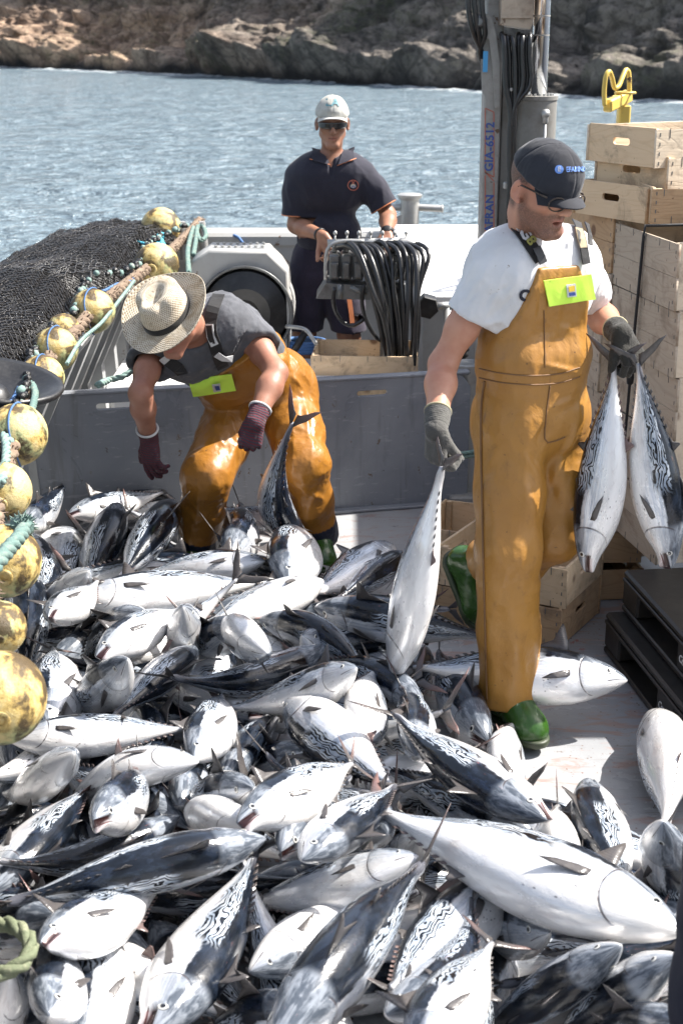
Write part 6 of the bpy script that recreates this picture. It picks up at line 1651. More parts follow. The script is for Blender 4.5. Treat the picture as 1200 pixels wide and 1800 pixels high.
# ------------------------------------------------------------------ the standing man in the white T-shirt
def man_a():
    O = A3((.53, 4.03, 0))
    t = thing('person', 'man in white T-shirt, ochre bib overalls and navy cap, carrying three tuna by their tails', 'person', O)
    f = np.array([.50, -.866, 0]); l = np.array([.866, .50, 0]); up = np.array([0, 0, 1.])
    C = np.array([.545, 4.08, 1.425]); Pv = A3(PY(932, 735, 4.10)); 
    RS = C - l * .158 - np.array([0, 0, .035]); LS = C + l * .160 - np.array([0, 0, .02])
    RE = A3(PY(778, 640, 4.0)); RW = A3(PY(766, 752, 3.80)); LE = np.array([.785, 4.36, 1.235]); LW = A3(PY(1090, 586, 4.05))
    hf = np.array([.53, -.72, -.30]); hf /= np.linalg.norm(hf); hc = A3(PY(953, 330, 3.97)); A = basis(hf, up)
    S = Sculpt((.12, 3.55, .0), (1.0, 4.62, 1.86), .0042)
    P, A = face(S, hc, hf, up, 1.02, mouth_open=.006, jaw=.95)
    nb = C + up * .05; nt = hc - A[2] * .085 - A[1] * .025
    S.cone(nb + f * .01, nt, .058, .052, .03); S.cone(hc - A[2] * .05 - A[1] * .028, nt, .056, .052, .03)
    torso(S, C, Pv, l, f, -.008, sh=.14, ch=.095, be=.08, pe=.09); arm(S, RS, RE, RW, ru=.046, rf=.041, rw=.027); arm(S, LS, LE, LW, ru=.046, rf=.041, rw=.027)
    e = (RE - RS); 
    RA = A3(PY(893, 1222, 3.98)); RK = A3(PY(893, 965, 3.97)); RH = Pv - l * .09 - up * .03; LH = Pv + l * .09 - up * .03
    LK = A3(PY(972, 930, 4.13)); LA = A3(PY(838, 992, 4.36))
    S.poly([RH, RK, RA], [.085, .055, .036], .03); S.poly([LH, LK, LA], [.085, .055, .036], .03)
    S.cone(RA, RA + np.array([.05, -.12, -.05]), .035, .03, .02); S.cone(LA, LA + np.array([.02, -.02, -.14]), .035, .03, .02)
    for w_, e_ in ((RW, RE), (LW, LE)):
        d = (w_ - e_) / np.linalg.norm(w_ - e_); S.cone(w_ - d * .01, w_ + d * .012, .024, .018, .01)
    def att(V):
        q = (V - hc) @ A.T; x, y, z = q.T
        lips = np.exp(-((z + .060) / .009) ** 2) * np.exp(-(x / .019) ** 2) * (y > .07)
        dark = (np.abs(z + .0632) < .0022) * (np.abs(x) < .017) * (y > .066) * 1.0
        jawl = np.clip((-z - .028) / .02, 0, 1) * np.clip((y + .012) / .02, 0, 1) * np.clip((z + .155) / .03, 0, 1)
        must = np.exp(-((z + .046) / .008) ** 2) * (y > .075) * (np.abs(x) < .032)
        side = np.clip((-z + .01) / .02, 0, 1) * np.exp(-((y - .012) / .014) ** 2) * (np.abs(x) > .05) * (z > -.06)
        beard = np.clip(jawl * (1 - np.exp(-((z + .02) / .018) ** 2)) + must + side * .7, 0, 1) * (1 - np.clip(lips * 1.4, 0, 1)) * (np.abs(z) < .14)
        hairb = np.clip((-.012 - y) / .02, 0, 1) * np.clip((z + .075) / .02, 0, 1) + np.clip((.03 - y) / .02, 0, 1) * np.clip((z - .012) / .01, 0, 1)
        beard *= 1 - np.exp(-((np.abs(x) - .04) / .02) ** 2) * np.clip((z + .045) / .02, 0, 1) * (y > .04)
        flush = .25 * np.exp(-(((np.abs(x) - .085) / .012) ** 2)) * (np.abs(z) < .04)
        return {'lips': lips, 'dark': dark, 'beard': np.clip(beard * .8 + hairb, 0, 1) * (np.abs(x) < .0835), 'flush': flush}
    emit(S, 'body', M['skin_a'], t, O, 1, attrs=att)
    body = S
    # short hair at the temples and nape under the cap
    # ---- cap
    cu_ = A[2] * .985 - A[1] * -.0 + A[1] * .17; CS = cap(t, O, hc - A[2] * .004, A[1] * .985 - A[2] * .17, cu_, (M['cap_navy'], M['cap_navy']), .985, .056, .010, -.020)
    decal(CS, 'EFABIND', 1011, 298, 8.6, M['bluecap'], t, O, 2, .003, sx=.72, bold=.03)
    decal(CS, '', 982, 298, 1, M['bluecap'], t, O, poly=disc(7.5), out=.002, name='emblem')
    decal(CS, 'E', 982, 298, 8, M['whitemark'], t, O, out=.0035, bold=.03)
    # ---- glasses
    g = MB(); ear = hc - A[0] * .082 + A[1] * .0 + A[2] * .012; lx = [hc - A[0] * .068 + A[1] * .088 + A[2] * .006, hc - A[0] * .02 + A[1] * .112 + A[2] * .004, hc + A[0] * .02 + A[1] * .112 + A[2] * .004, hc + A[0] * .068 + A[1] * .088 + A[2] * .006]
    ear2 = hc + A[0] * .082 + A[2] * .012
    g.tube([Vector(v) - Vector(O) for v in (ear - A[1] * .02 - A[2] * .012, ear, lx[0] + A[2] * .008)], .0028, 6); g.tube([Vector(v) - Vector(O) for v in (ear2, lx[3] + A[2] * .008)], .0028, 6)
    for sx in (-1, 1):
        cc = hc + A[0] * .042 * sx + A[1] * .107 + A[2] * .0; nx = A[1] + A[0] * .30 * sx; nx /= np.linalg.norm(nx); ux = np.cross(nx, A[2]); 
        g.tube([Vector(cc + ux * .026 * math.cos(a) + A[2] * .019 * math.sin(a)) - Vector(O) for a in np.linspace(0, 2 * math.pi, 25)[:-1]], .0022, 6, closed=True)
    g.tube([Vector(hc + A[0] * x + A[1] * .113 + A[2] * .006) - Vector(O) for x in (-.017, 0, .017)], .0025, 6)
    g.build('glasses', M['glass_frame'], t, smooth=True)
    # ---- necklace thread
    # ---- T-shirt
    T = Sculpt((.16, 3.72, .98), (.95, 4.48, 1.60), .0045)
    torso(T, C, Pv, l, f, .010, sh=.112, ch=.100, be=.090, pe=.092)
    for s_, e_ in ((RS, RE), (LS, LE)):
        d = e_ - s_; T.cone(s_ + up * .0, s_ + d * .35, .052, .060, .05); T.cone(s_ + d * .35, s_ + d * .66, .060, .070, .04)
    for s_, e_ in ((RS, RE), (LS, LE)):
        d = (e_ - s_); dn = d / np.linalg.norm(d); p = s_ + d * (.41 if s_ is RS else .60)
        X = T.lo[0] + T.h * np.arange(T.n[0]); Y = T.lo[1] + T.h * np.arange(T.n[1]); Z = T.lo[2] + T.h * np.arange(T.n[2])
        D = (X[:, None, None] - p[0]) * dn[0] + (Y[None, :, None] - p[1]) * dn[1] + (Z[None, None, :] - p[2]) * dn[2]
        q = [X[:, None, None], Y[None, :, None], Z[None, None, :]]; R2 = sum((q[i] - p[i]) ** 2 for i in range(3))
        T.F = np.where((R2 < .13 ** 2) & (D > -.05), np.maximum(T.F, D), T.F).astype(np.float32)
        T.cone(p - dn * .03, p + dn * .08, .050, .062, .0, 's')
    T.cone(C + l * .07 + up * .02, nb, .045, .05, .05); T.cone(C - l * .07 + up * .02, nb, .045, .05, .05)
    # neck opening
    T.ell(nb + up * .045 + f * .015, (.074, .074, .05), basis(f, up), .01, 's')
    T.cut(np.array([0, 0, 1.085]), (0, 0, -1), .004)
    fl = PF(T, [((850, 470), (800, 500), .006, .007), ((860, 490), (812, 540), -.005, .007), ((880, 500), (850, 560), .007, .008), ((930, 600), (880, 560), .006, .008), ((900, 590), (850, 625), .006, .008), ((955, 410), (930, 440), .003, .006), ((980, 420), (968, 452), .004, .006), ((1000, 418), (1010, 450), .004, .006), ((990, 422), (990, 455), -.003, .005), ((1044, 420), (1040, 480), -.005, .008), ((855, 520), (900, 500), -.006, .007),((845, 455), (800, 520), .007, .012), ((870, 450), (835, 520), .006, .012), ((905, 560), (850, 600), .008, .014), ((900, 520), (862, 560), -.006, .010), ((868, 540), (838, 632), .009, .016), ((920, 470), (890, 520), .005, .010), ((865, 400), (820, 450), .005, .008), ((878, 395), (835, 440), -.004, .007), ((890, 560), (845, 570), .009, .012), ((880, 590), (838, 610), -.006, .012), ((1008, 420), (960, 440), .004, .008), ((1000, 435), (955, 455), -.003, .007), ((1040, 400), (1035, 460), .008, .012), ((905, 620), (860, 540), .006, .012)])
    emit(T, 't_shirt', M['tee_white'], t, O, 1, lambda V, N: crumple(crumple(folds(V, N, fl), N, .0075, 7, 12, (1, 1, .5)), N, .0022, 20, 15, (1, 1, .6)))
    g = MB(); g.tube([Vector(nb + up * .037 + f * .015 + (l * math.cos(a) * .073 + f * math.sin(a) * .076) - up * (.020 * math.sin(a))) - Vector(O) for a in np.linspace(0, 2 * math.pi, 33)[:-1]], .0065, 8, closed=True); g.build('collar', M['tee_white'], t, smooth=True)
    decal(T, 'O', 922, 520, 20, M['polo_navy'], t, O, rot=-12, out=.004, bold=.06, name='shirt_print')
    # ---- bib overalls
    B = Sculpt((.20, 3.60, .04), (.92, 4.62, 1.46), .0052)
    torso(B, C, Pv, l, f, .023, sh=.10, ch=.100, be=.090, pe=.092)
    wz = 1.095
    # cuts shaping the bib
    B.cut(C + up * .012, up - f * .0, .004)
    tw = .074
    for sg in (-1, 1):
        p = C + l * sg * tw + up * .0; n = l * sg * .30 + up * .117; B.cut(p + f * .05, n, .004)
    B.cut(C - f * .0, -f * 1.0 + up * .3, .0)
    bib = B; B = Sculpt((.20, 3.60, .04), (.92, 4.62, 1.46), .0052)
    # trousers
    B.cone(Pv - l * .055 + up * .05, Pv + l * .055 + up * .05, .112, None, .02); B.cone(Pv - l * .062, Pv + l * .062, .116, None, .04)
    wc = np.array([*(C * .3 + Pv * .7)[:2], wz - .01]); B.cone(wc - l * .05 + f * .008, wc + l * .05 + f * .008, .108, None, .02); B.cut(np.array([0, 0, wz + .02]), (0, 0, 1), .004); kk = .035; hh = np.maximum(kk - np.abs(B.F - bib.F), 0) / kk; B.F = np.minimum(B.F, bib.F) - hh * hh * kk * .25
    RH2 = Pv - l * .072 - up * .05; LH2 = Pv + l * .078 - up * .05 + np.array([0, .04, 0])
    B.poly([RH2, RH2 * .5 + RK * .5, RK, RK * .45 + RA * .55, RA + up * .03, RA - up * .025], [.108, .104, .095, .090, .089, .092], .03)
    B1 = B; B = Sculpt((.20, 3.60, .04), (.92, 4.62, 1.46), .0052); B.cone(Pv - l * .03, Pv + l * .062, .116, None, .04)
    LM = LK * .5 + LA * .5 - up * .045
    B.poly([LH2, LH2 * .5 + LK * .5, LK], [.115, .112, .088], .05); B.poly([LK, LM, LA + (LK - LA) * .12], [.082, .088, .078], .06)
    d = (LA - LK) / np.linalg.norm(LA - LK); q = LA + (LK - LA) * .10
    X = B.lo[0] + B.h * np.arange(B.n[0]); Y = B.lo[1] + B.h * np.arange(B.n[1]); Z = B.lo[2] + B.h * np.arange(B.n[2])
    D = (X[:, None, None] - q[0]) * d[0] + (Y[None, :, None] - q[1]) * d[1] + (Z[None, None, :] - q[2]) * d[2]
    R2 = (X[:, None, None] - q[0]) ** 2 + (Y[None, :, None] - q[1]) ** 2 + (Z[None, None, :] - q[2]) ** 2
    B.F = np.where(R2 < .16 ** 2, np.maximum(B.F, D), B.F).astype(np.float32)
    kk = .010; hh = np.maximum(kk - np.abs(B.F - B1.F), 0) / kk; B.F = np.minimum(B.F, B1.F) - hh * hh * kk * .25
    hemz = RA[2] - .015; B.cut(np.array([0, 0, hemz]), (0, 0, -1)); B.cone(RA + up * .05, RA - up * .1, .078, None, 0, 's')
    fl = PF(B, [((850, 700), (955, 800), .012, .018), ((870, 740), (950, 850), .010, .016), ((1015, 690), (985, 850), .010, .014), ((965, 735), (940, 780), -.010, .014), ((1000, 860), (1025, 940), .012, .018), ((960, 800), (975, 900), -.013, .02), ((990, 790), (965, 860), .010, .014), ((860, 860), (880, 1000), .008, .02), ((925, 850), (940, 960), .008, .02), ((860, 950), (930, 1010), .009, .02), ((935, 960), (880, 1050), -.007, .018), ((850, 1020), (925, 1060), .008, .02), ((900, 1060), (915, 1200), .008, .022), ((860, 1080), (870, 1220), .006, .02), ((950, 640), (1020, 655), .007, .008), ((840, 652), (1015, 668), -.007, .006), ((945, 560), (1020, 590), .006, .016), ((1020, 560), (940, 610), .005, .014), ((960, 500), (950, 620), .004, .01), ((840, 660), (850, 760), .008, .014), ((1005, 700), (960, 720), .006, .012), ((880, 780), (850, 830), .006, .014), ((1015, 940), (960, 1030), .01, .02), ((985, 960), (945, 1020), -.008, .016)])
    seams = [((858, 665), (848, 760)), ((848, 760), (850, 900)), ((850, 900), (852, 1060)), ((852, 1060), (850, 1230)), ((838, 645), (1010, 655)), ((838, 662), (1010, 672)), ((965, 665), (960, 775)), ((960, 775), (995, 765)), ((958, 560), (958, 640)), ((958, 455), (838, 640))]
    SG = [(hit(B, *a), hit(B, *b)) for a, b in seams]; SG = [s for s in SG if s[0] is not None and s[1] is not None]
    def att(V):
        sm = zero(V)
        for a, b in SG:
            dd, _ = segd(V, a, b); sm = np.maximum(sm, np.clip(1.6 - dd / .0030, 0, 1))
        sm = np.maximum(sm, (np.abs(V[:, 2] - hemz) < .005) * .5)
        return {'seam': sm * .6, 'navy': zero(V)}
    emit(B, 'bib_overalls', M['oil_a'], t, O, 1, lambda V, N: crumple(crumple(folds(V, N, fl), N, .0055, 5.0, 31, (1, 1, .45)), N, .0022, 14, 33, (1, 1, .55)), att)
    patch(B, [(952, 492), (1036, 482), (1043, 524), (962, 538)], 'chest_flap', M['hiviz'], t, O, .009, 12, .004)
    patch(B, [(990, 499), (1006, 497), (1008, 519), (992, 521)], 'label_patch', M['label_patch'], t, O, .0125, 4, .002)
    patch(B, [(993, 502), (1004, 500), (1004, 510), (994, 511)], 'emblem', M['yellowmark'], t, O, .0140, 4, .001)
    patch(B, [(994, 513), (1005, 511), (1006, 517), (995, 518)], 'emblem', M['bluemark'], t, O, .0140, 4, .001)
    def stitch(pts, r, mat, nm='stitching', off=.001):
        q = []
        P_ = smooth_path([Vector((a, b, 0)) for a, b in pts], 5)
        for v in P_:
            h_ = hit(B, v.x, v.y)
            if h_ is not None and (not q or (Vector(h_) - q[-1] - Vector(O) * -1).length < 9): q.append(Vector(h_ + grad(B, h_) * off) - Vector(O))
        if len(q) > 2: g = MB(); g.tube(q, r, 5); g.build(nm, mat, t, smooth=True)
    stitch([(842, 648), (880, 656), (930, 660), (980, 657), (1018, 646)], .0022, M['seam_thread']); stitch([(842, 664), (880, 672), (930, 676), (980, 673), (1018, 662)], .0022, M['seam_thread'])
    stitch([(852, 670), (846, 720), (846, 800), (848, 900), (850, 1000), (853, 1100), (856, 1230)], .0035, M['seam_thread'], off=.002)
    stitch([(966, 678), (960, 720), (957, 772), (970, 776), (992, 768)], .0022, M['seam_thread']); stitch([(955, 545), (956, 600), (957, 646)], .0018, M['seam_thread'])
    stitch([(962, 466), (990, 464), (1020, 459), (1034, 456)], .0018, M['seam_thread'])
    # ---- straps
    def strap(pts, wd, mat, out=.006, name='strap', src=T):
        Q = []; N_ = []
        for p in pts:
            h_ = hit(src, *p)
            if h_ is None:
                if not Q: continue
                h_ = A3(PY(p[0], p[1], Q[-1].y)); g_ = np.array(N_[-1]); Q.append(Vector(h_)); N_.append(tuple(g_)); continue
            g_ = grad(src, h_); Q.append(Vector(h_ + g_ * out)); N_.append(tuple(g_))
        if len(Q) > 1: return ribbon(name, Q, N_, wd, .003, mat, t, O)
    strap([(888, 376), (897, 388), (908, 402), (922, 421), (935, 440), (947, 458)], .040, M['strap'])
    strap([(1004, 384), (1009, 396), (1014, 412), (1020, 440), (1024, 464)], .030, M['strap'], .012)
    for ch, x, y, mt in (('I', 893, 381, 'strap_white'), ('M', 901, 391, 'strap_white'), ('A', 911, 404, 'strap_white'), ('G', 920, 417, 'strap_white'), ('8', 929, 428, 'strap_olive')):
        decal(T, ch, x, y, 17, M[mt], t, O, rot=-52, out=.016, bold=.05)
    strap([(936, 438), (942, 450), (948, 464)], .026, M['black'], .018, 'buckle'); strap([(1011, 408), (1016, 424), (1019, 438)], .026, M['strap_tan'], .014, 'buckle'); strap([(1022, 404), (1025, 420), (1027, 436)], .016, M['black'], .022, 'buckle')
    # ---- gloves
    for nm, w_, e_, d, pn, sd, mat, curl, th in (('glove', RW, RE, (0.02, -.12, -1), (.75, .55, -.1), 1, M['glove_grey'], [(55, 75, 50), (60, 80, 50), (62, 82, 55), (62, 80, 55)], (12, 55, 35, 1.3)),
                                               ('glove', LW, LE, (.42, -.42, -.80), (-.35, .72, -.5), -1, M['glove_dark'], [(62, 75, 45), (64, 78, 50), (66, 80, 50), (66, 80, 50)], (35, 40, 30, .8))):
        ax = (w_ - e_) / np.linalg.norm(w_ - e_); G = Sculpt(w_ - .20, w_ + .20, .0030)
        hand(G, w_, d, pn, curl, 1.02, th, side=sd); G.cone(w_ - ax * .055, w_ + ax * .012, .037, .031, .012)
        G.cut(w_ - ax * .062, -ax, .003)
        def pst(V, N, w_=w_, ax=ax):
            q = (V - w_) @ ax; rib = .0011 * np.sin(q * 900) * (q < 0); return crumple(V + N * rib[:, None], N, .0016, 26, 5)
        emit(G, nm, mat, t, O, 1, pst)
        g = MB(); u_ = Vector(ax).orthogonal().normalized(); v_ = Vector(ax).cross(u_); cc = Vector(w_ - ax * .060) - Vector(O)
        g.tube([cc + (u_ * math.cos(a) + v_ * math.sin(a)) * .0365 for a in np.linspace(0, 2 * math.pi, 25)[:-1]], .0035, 6, closed=True); g.build('glove_cuff', M['glove_cuff'], t, smooth=True)
    # ---- boots
    boot('boot', RA - up * .0 , RA + np.array([.05, -.11, -.05]), (0, 0, 1), None, t, O, .12)
    sd = (LK - LA) / np.linalg.norm(LK - LA); boot('boot', LA - sd * .02, LA + np.array([.05, -.06, -.22]), sd, None, t, O, .10)
    # ---- the fish he carries
    T1 = PY(780, 806, 3.70); H1 = PY(692, 1197, 3.74)
    put_fish(H1, T1, 0, 'straight', 'pale tuna hanging by its tail from the grey glove, belly to the viewer', 'tuna being carried', dorsal=Vector((-.35, 1, .1)), fat=.84)
    T2 = PY(1092, 622, 4.04); H2 = PY(1031, 1006, 3.98)
    put_fish(H2, T2, 0, 'open', 'left one of the two tuna in the dark glove, hanging nearest the trouser leg', 'tuna being carried', dorsal=Vector((-.80, .45, 0)), fat=.84)
    T3 = PY(1114, 618, 4.03); H3 = PY(1178, 1000, 3.96)
    put_fish(H3, T3, 0, 'gape', 'right one of the two tuna in the dark glove, blue back with wavy lines', 'tuna being carried', dorsal=Vector((.80, -.45, 0)), fat=.84)
M['bluecap'] = paint('blue_thread', (.12, .25, .62), .6, (.2, .3, .5), .3, 20)
M['sole'] = paint('boot_sole', (.02, .035, .012), .5, (.06, .06, .04), .5, 12)
M['seam_thread'] = paint('seam_thread', (.17, .085, .03), .6, (.1, .06, .03), .4, 20)
M['yellowmark'] = paint('yellow_thread', (.75, .5, .05), .6, (.5, .4, .1), .3, 20)
man_a()
# ------------------------------------------------------------------ the bending man in the straw hat
def straw_hat(parent, origin, c, f, u):
    A = basis(f, u); l, fw, up = A; c = A3(c) + up * .034
    na, nr = 96, 46; V = []; wa = []; wb = []
    # profile from brim edge in to the crown top
    prof = []
    for j in range(nr + 1):
        t = j / nr
        if t < .42: q = t / .42; prof.append((1 - q, None, q))
        else: prof.append((None, (t - .42) / .58, None))
    for j, (bq, cq, _) in enumerate(prof):
        for i in range(na):
            a = 2 * math.pi * i / na; ca, sa = math.cos(a), math.sin(a)
            ri = np.array([.084 * sa, .103 * ca]); ro = np.array([.160 * sa, .176 * ca])
            if bq is not None:
                p = ri + (ro - ri) * bq
                z = .002 + bq ** 1.6 * (.030 * sa * sa - .018 * ca + .006 * math.sin(3 * a + 1)) + .008 * (bq > .96)
            else:
                q = cq
                rad = (1 - .10 * q) * (1 if q < .66 else math.sqrt(max(0, 1 - ((q - .66) / .34) ** 2)) * .98 + .0)
                zt = .108 * min(1, q / .72) if q < .72 else .108
                p = ri * rad * (1 - .06 * q)
                z = .002 + (.100 * min(1, q / .66)) + (.014 * math.sin(min(1, max(0, (q - .66) / .34)) * math.pi / 2) if q > .66 else 0)
                # teardrop dent and front pinch
                dd = math.hypot(p[0] / .036, (p[1] - .012) / .062)
                if q > .5: z -= .030 * max(0, 1 - dd ** 2) ** 1.2 * min(1, (q - .5) / .2)
                pn = math.exp(-((abs(p[0]) - .052) / .018) ** 2) * math.exp(-((p[1] - .062) / .024) ** 2) * min(1, max(0, q - .3) / .3); p = p * (1 - .16 * pn); z -= .010 * pn
                z += .018 * (p[1] / .1) * q * .35
            V.append(c + l * p[0] + fw * p[1] + up * z)
            wa.append(a * 62); wb.append(j * 2.2 * 1.25)
    V = np.array(V); V += (fbm(V * 22, 3, 4) * .0016)[:, None] * up
    F_ = [(j * na + i, j * na + (i + 1) % na, (j + 1) * na + (i + 1) % na, (j + 1) * na + i) for j in range(nr) for i in range(na)]
    F_.append(tuple(nr * na + k for k in range(na)))
    o = obj('straw_hat', raw_mesh('straw_hat', V - A3(origin), F_, M['straw'], attrs={'wa': np.array(wa), 'wb': np.array(wb)}), parent)
    m = o.modifiers.new('thick', 'SOLIDIFY'); m.thickness = .002; m.offset = 0
    g = MB(); rows = []
    for z, rr in ((.004, 1.02), (.006, 1.035), (.026, 1.005), (.028, .985)):
        rows.append([Vector(c + l * .084 * math.sin(2 * math.pi * i / na) * rr + fw * .103 * math.cos(2 * math.pi * i / na) * rr + up * z) - Vector(origin) for i in range(na)])
    g.add([v for r_ in rows for v in r_], [(j * na + i, j * na + (i + 1) % na, (j + 1) * na + (i + 1) % na, (j + 1) * na + i) for j in range(3) for i in range(na)])
    g.build('hat_band', M['hat_band'], parent, smooth=True)
def man_b():
    O = A3((-.36, 5.5, 0))
    t = thing('person', 'man in straw hat, grey T-shirt and ochre bib overalls bending over the fish', 'person', O)
    C = A3(PY(350, 588, 5.30)); Pv = A3(PY(466, 682, 5.62)); up = (C - Pv) / np.linalg.norm(C - Pv)
    l = np.array([.96, .13, .22]); l -= up * (l @ up); l /= np.linalg.norm(l); f = np.cross(l, up)
    RS = A3(PY(272, 606, 5.32)); LS = A3(PY(428, 572, 5.42)); RE = A3(PY(247, 692, 5.08)); RW = A3(PY(262, 770, 5.22)); LE = A3(PY(485, 655, 5.2)); LW = A3(PY(449, 738, 5.03))
    u = np.array([-.28, -.57, .77]); u /= np.linalg.norm(u); hf = np.array([-.28, -.62, -.44]); hf -= u * (hf @ u); hf /= np.linalg.norm(hf)
    hc = A3(PY(300, 563, 5.02)); A = basis(hf, u)
    RK = A3(PY(366, 835, 5.28)); RA = A3(PY(347, 962, 5.42)); LK = A3(PY(533, 812, 5.33)); LA = A3(PY(560, 945, 5.45))
    hl = np.array([.97, -.1, 0]); hl /= np.linalg.norm(hl)
    S = Sculpt((-.98, 4.72, .0), (.12, 5.86, 1.36), .0048)
    face(S, hc, hf, u, 1.0, jaw=1.05)
    nt = hc - u * .075 - hf * .05; nb = C + up * .05
    S.cone(nb, nt, .068, .062, .04); S.cone(nt, hc - hf * .03, .06, .06, .03)
    torso(S, C, Pv, l, f, -.006, sh=.13, be=.105, pe=.105, ch=.105)
    arm(S, RS, RE, RW, ru=.047, rf=.043, rw=.030); arm(S, LS, LE, LW, ru=.049, rf=.045, rw=.030)
    for h_, k_, a_ in ((Pv - hl * .09, RK, RA), (Pv + hl * .09, LK, LA)): S.poly([h_, k_, a_], [.085, .055, .036], .03)
    S.cone(RA, RA + np.array([-.02, -.12, -.03]), .035, .03, .02); S.cone(LA, LA + np.array([.04, -.12, -.04]), .035, .03, .02)
    for w_, e_ in ((RW, RE), (LW, LE)): d = (w_ - e_) / np.linalg.norm(w_ - e_); S.cone(w_ - d * .01, w_ + d * .012, .026, .02, .01)
    def att(V):
        q = (V - hc) @ A.T; x, y, z = q.T
        lips = np.exp(-((z + .060) / .009) ** 2) * np.exp(-(x / .019) ** 2) * (y > .07)
        return {'lips': lips, 'dark': zero(V), 'beard': np.clip((z + .02) / .02, 0, 1) * np.clip((-y - .02) / .02, 0, 1) * .5, 'flush': .5 * np.exp(-((y - .09) / .02) ** 2) * (np.abs(z + .02) < .02) + .35 * vnoise(V * 14, 2)}
    emit(S, 'body', M['skin_b'], t, O, 1, attrs=att)
    straw_hat(t, O, hc, hf, u)
    # T-shirt
    T = Sculpt((-.92, 4.95, .48), (.05, 5.86, 1.30), .005)
    torso(T, C, Pv, l, f, .012, sh=.125, be=.118, pe=.112, ch=.110)
    for s_, e_ in ((RS, RE), (LS, LE)):
        d = e_ - s_; T.cone(s_, s_ + d * .35, .066, .074, .05); T.cone(s_ + d * .35, s_ + d * .62, .074, .080, .04)
    for s_, e_, q_ in ((RS, RE, .42), (LS, LE, .50)):
        d = (e_ - s_); dn = d / np.linalg.norm(d); p = s_ + d * q_
        X = T.lo[0] + T.h * np.arange(T.n[0]); Y = T.lo[1] + T.h * np.arange(T.n[1]); Z = T.lo[2] + T.h * np.arange(T.n[2])
        D = (X[:, None, None] - p[0]) * dn[0] + (Y[None, :, None] - p[1]) * dn[1] + (Z[None, None, :] - p[2]) * dn[2]
        R2 = (X[:, None, None] - p[0]) ** 2 + (Y[None, :, None] - p[1]) ** 2 + (Z[None, None, :] - p[2]) ** 2
        T.F = np.where((R2 < .13 ** 2) & (D > -.05), np.maximum(T.F, D), T.F).astype(np.float32); T.cone(p - dn * .03, p + dn * .08, .060, .07, .0, 's')
    nd = (nt - nb) / np.linalg.norm(nt - nb); T.ell(nb + nd * .05 + f * .01, (.085, .085, .055), basis(f, nd), .01, 's')
    fl = PF(T, [((430, 580), (400, 640), .008, .012), ((460, 560), (500, 590), .006, .012), ((420, 545), (480, 540), .005, .01), ((440, 620), (420, 655), -.007, .01), ((480, 600), (440, 570), .006, .012), ((500, 610), (450, 600), .006, .010), ((300, 640), (250, 650), .006, .01), ((470, 540), (510, 580), .005, .008), ((350, 640), (400, 600), .006, .012)])
    emit(T, 't_shirt', M['tee_grey'], t, O, 1, lambda V, N: crumple(crumple(folds(V, N, fl), N, .008, 8, 42, (1, 1, .7)), N, .002, 24, 44))
    # overalls
    B = Sculpt((-.92, 4.95, .02), (.12, 5.88, 1.25), .0052)
    torso(B, C, Pv, l, f, .024, sh=.11, be=.118, pe=.112, ch=.110)
    B.cut(C - up * .115, up, .004); B.cut(C + f * .01, -f + up * .25, .0)
    for sg in (-1, 1): B.cut(C - up * .115 + l * sg * .135, l * sg * .30 + up * .10, .004)
    bib = B; B = Sculpt((-.92, 4.95, .02), (.12, 5.88, 1.25), .0052)
    B.cone(Pv - hl * .075, Pv + hl * .075, .142, None, .03); B.cone(Pv - hl * .07 + up * .10, Pv + hl * .07 + up * .10, .132, None, .05)
    B.cut(Pv + up * .17, up, .004); B.F = np.minimum(B.F, bib.F)
    for h_, k_, a_ in ((Pv - hl * .10 - np.array([0, .03, .05]), RK, RA), (Pv + hl * .085 - np.array([0, .03, .05]), LK, LA)):
        B.poly([h_, h_ * .5 + k_ * .5, k_, k_ * .5 + a_ * .5, a_ + (k_ - a_) * .12, a_ - (k_ - a_) * .03], [.122, .106, .094, .082, .077, .079], .035)
    for a_, k_ in ((RA, RK), (LA, LK)):
        dn = (a_ - k_) / np.linalg.norm(a_ - k_); B.cut(a_ + dn * .015 - np.array([0, 0, .0]), dn); B.cone(a_ - dn * .05, a_ + dn * .1, .068, None, 0, 's')
    fl = PF(B, [((345, 700), (430, 760), .010, .014), ((350, 740), (440, 770), .012, .014), ((480, 730), (560, 700), .012, .015), ((470, 760), (555, 740), .012, .014), ((500, 790), (560, 770), -.010, .012), ((420, 770), (380, 860), .012, .016), ((335, 800), (390, 830), .012, .014), ((330, 840), (395, 860), -.010, .012), ((335, 880), (380, 920), .009, .012), ((500, 800), (545, 850), .012, .015), ((520, 850), (570, 880), .010, .012), ((535, 680), (545, 780), .012, .012), ((500, 640), (530, 680), .008, .01), ((400, 720), (420, 800), .012, .014), ((455, 700), (470, 790), -.012, .014), ((350, 770), (420, 800), .010, .012), ((560, 850), (540, 900), .008, .012), ((520, 750), (575, 790), .009, .010), ((350, 860), (345, 920), .008, .012)])
    def att(V):
        nv = np.zeros(len(V))
        for a_, k_ in ((RA, RK), (LA, LK)):
            dn = (a_ - k_) / np.linalg.norm(a_ - k_); q = (V - a_) @ dn; nv = np.maximum(nv, (q > -.085) & (np.linalg.norm(V - a_, axis=1) < .16))
        return {'seam': zero(V), 'navy': nv * 1.0}
    def pst(V, N):
        V = crumple(crumple(folds(V, N, fl), N, .006, 5.5, 51, (1, 1, .6)), N, .004, 14, 53, (1, 1, .7)); return V
    emit(B, 'bib_overalls', M['oil_b'], t, O, 1, pst, att)
    patch(B, [(331, 664), (408, 655), (415, 683), (341, 695)], 'chest_flap', M['hiviz'], t, O, .019, 10, .004)
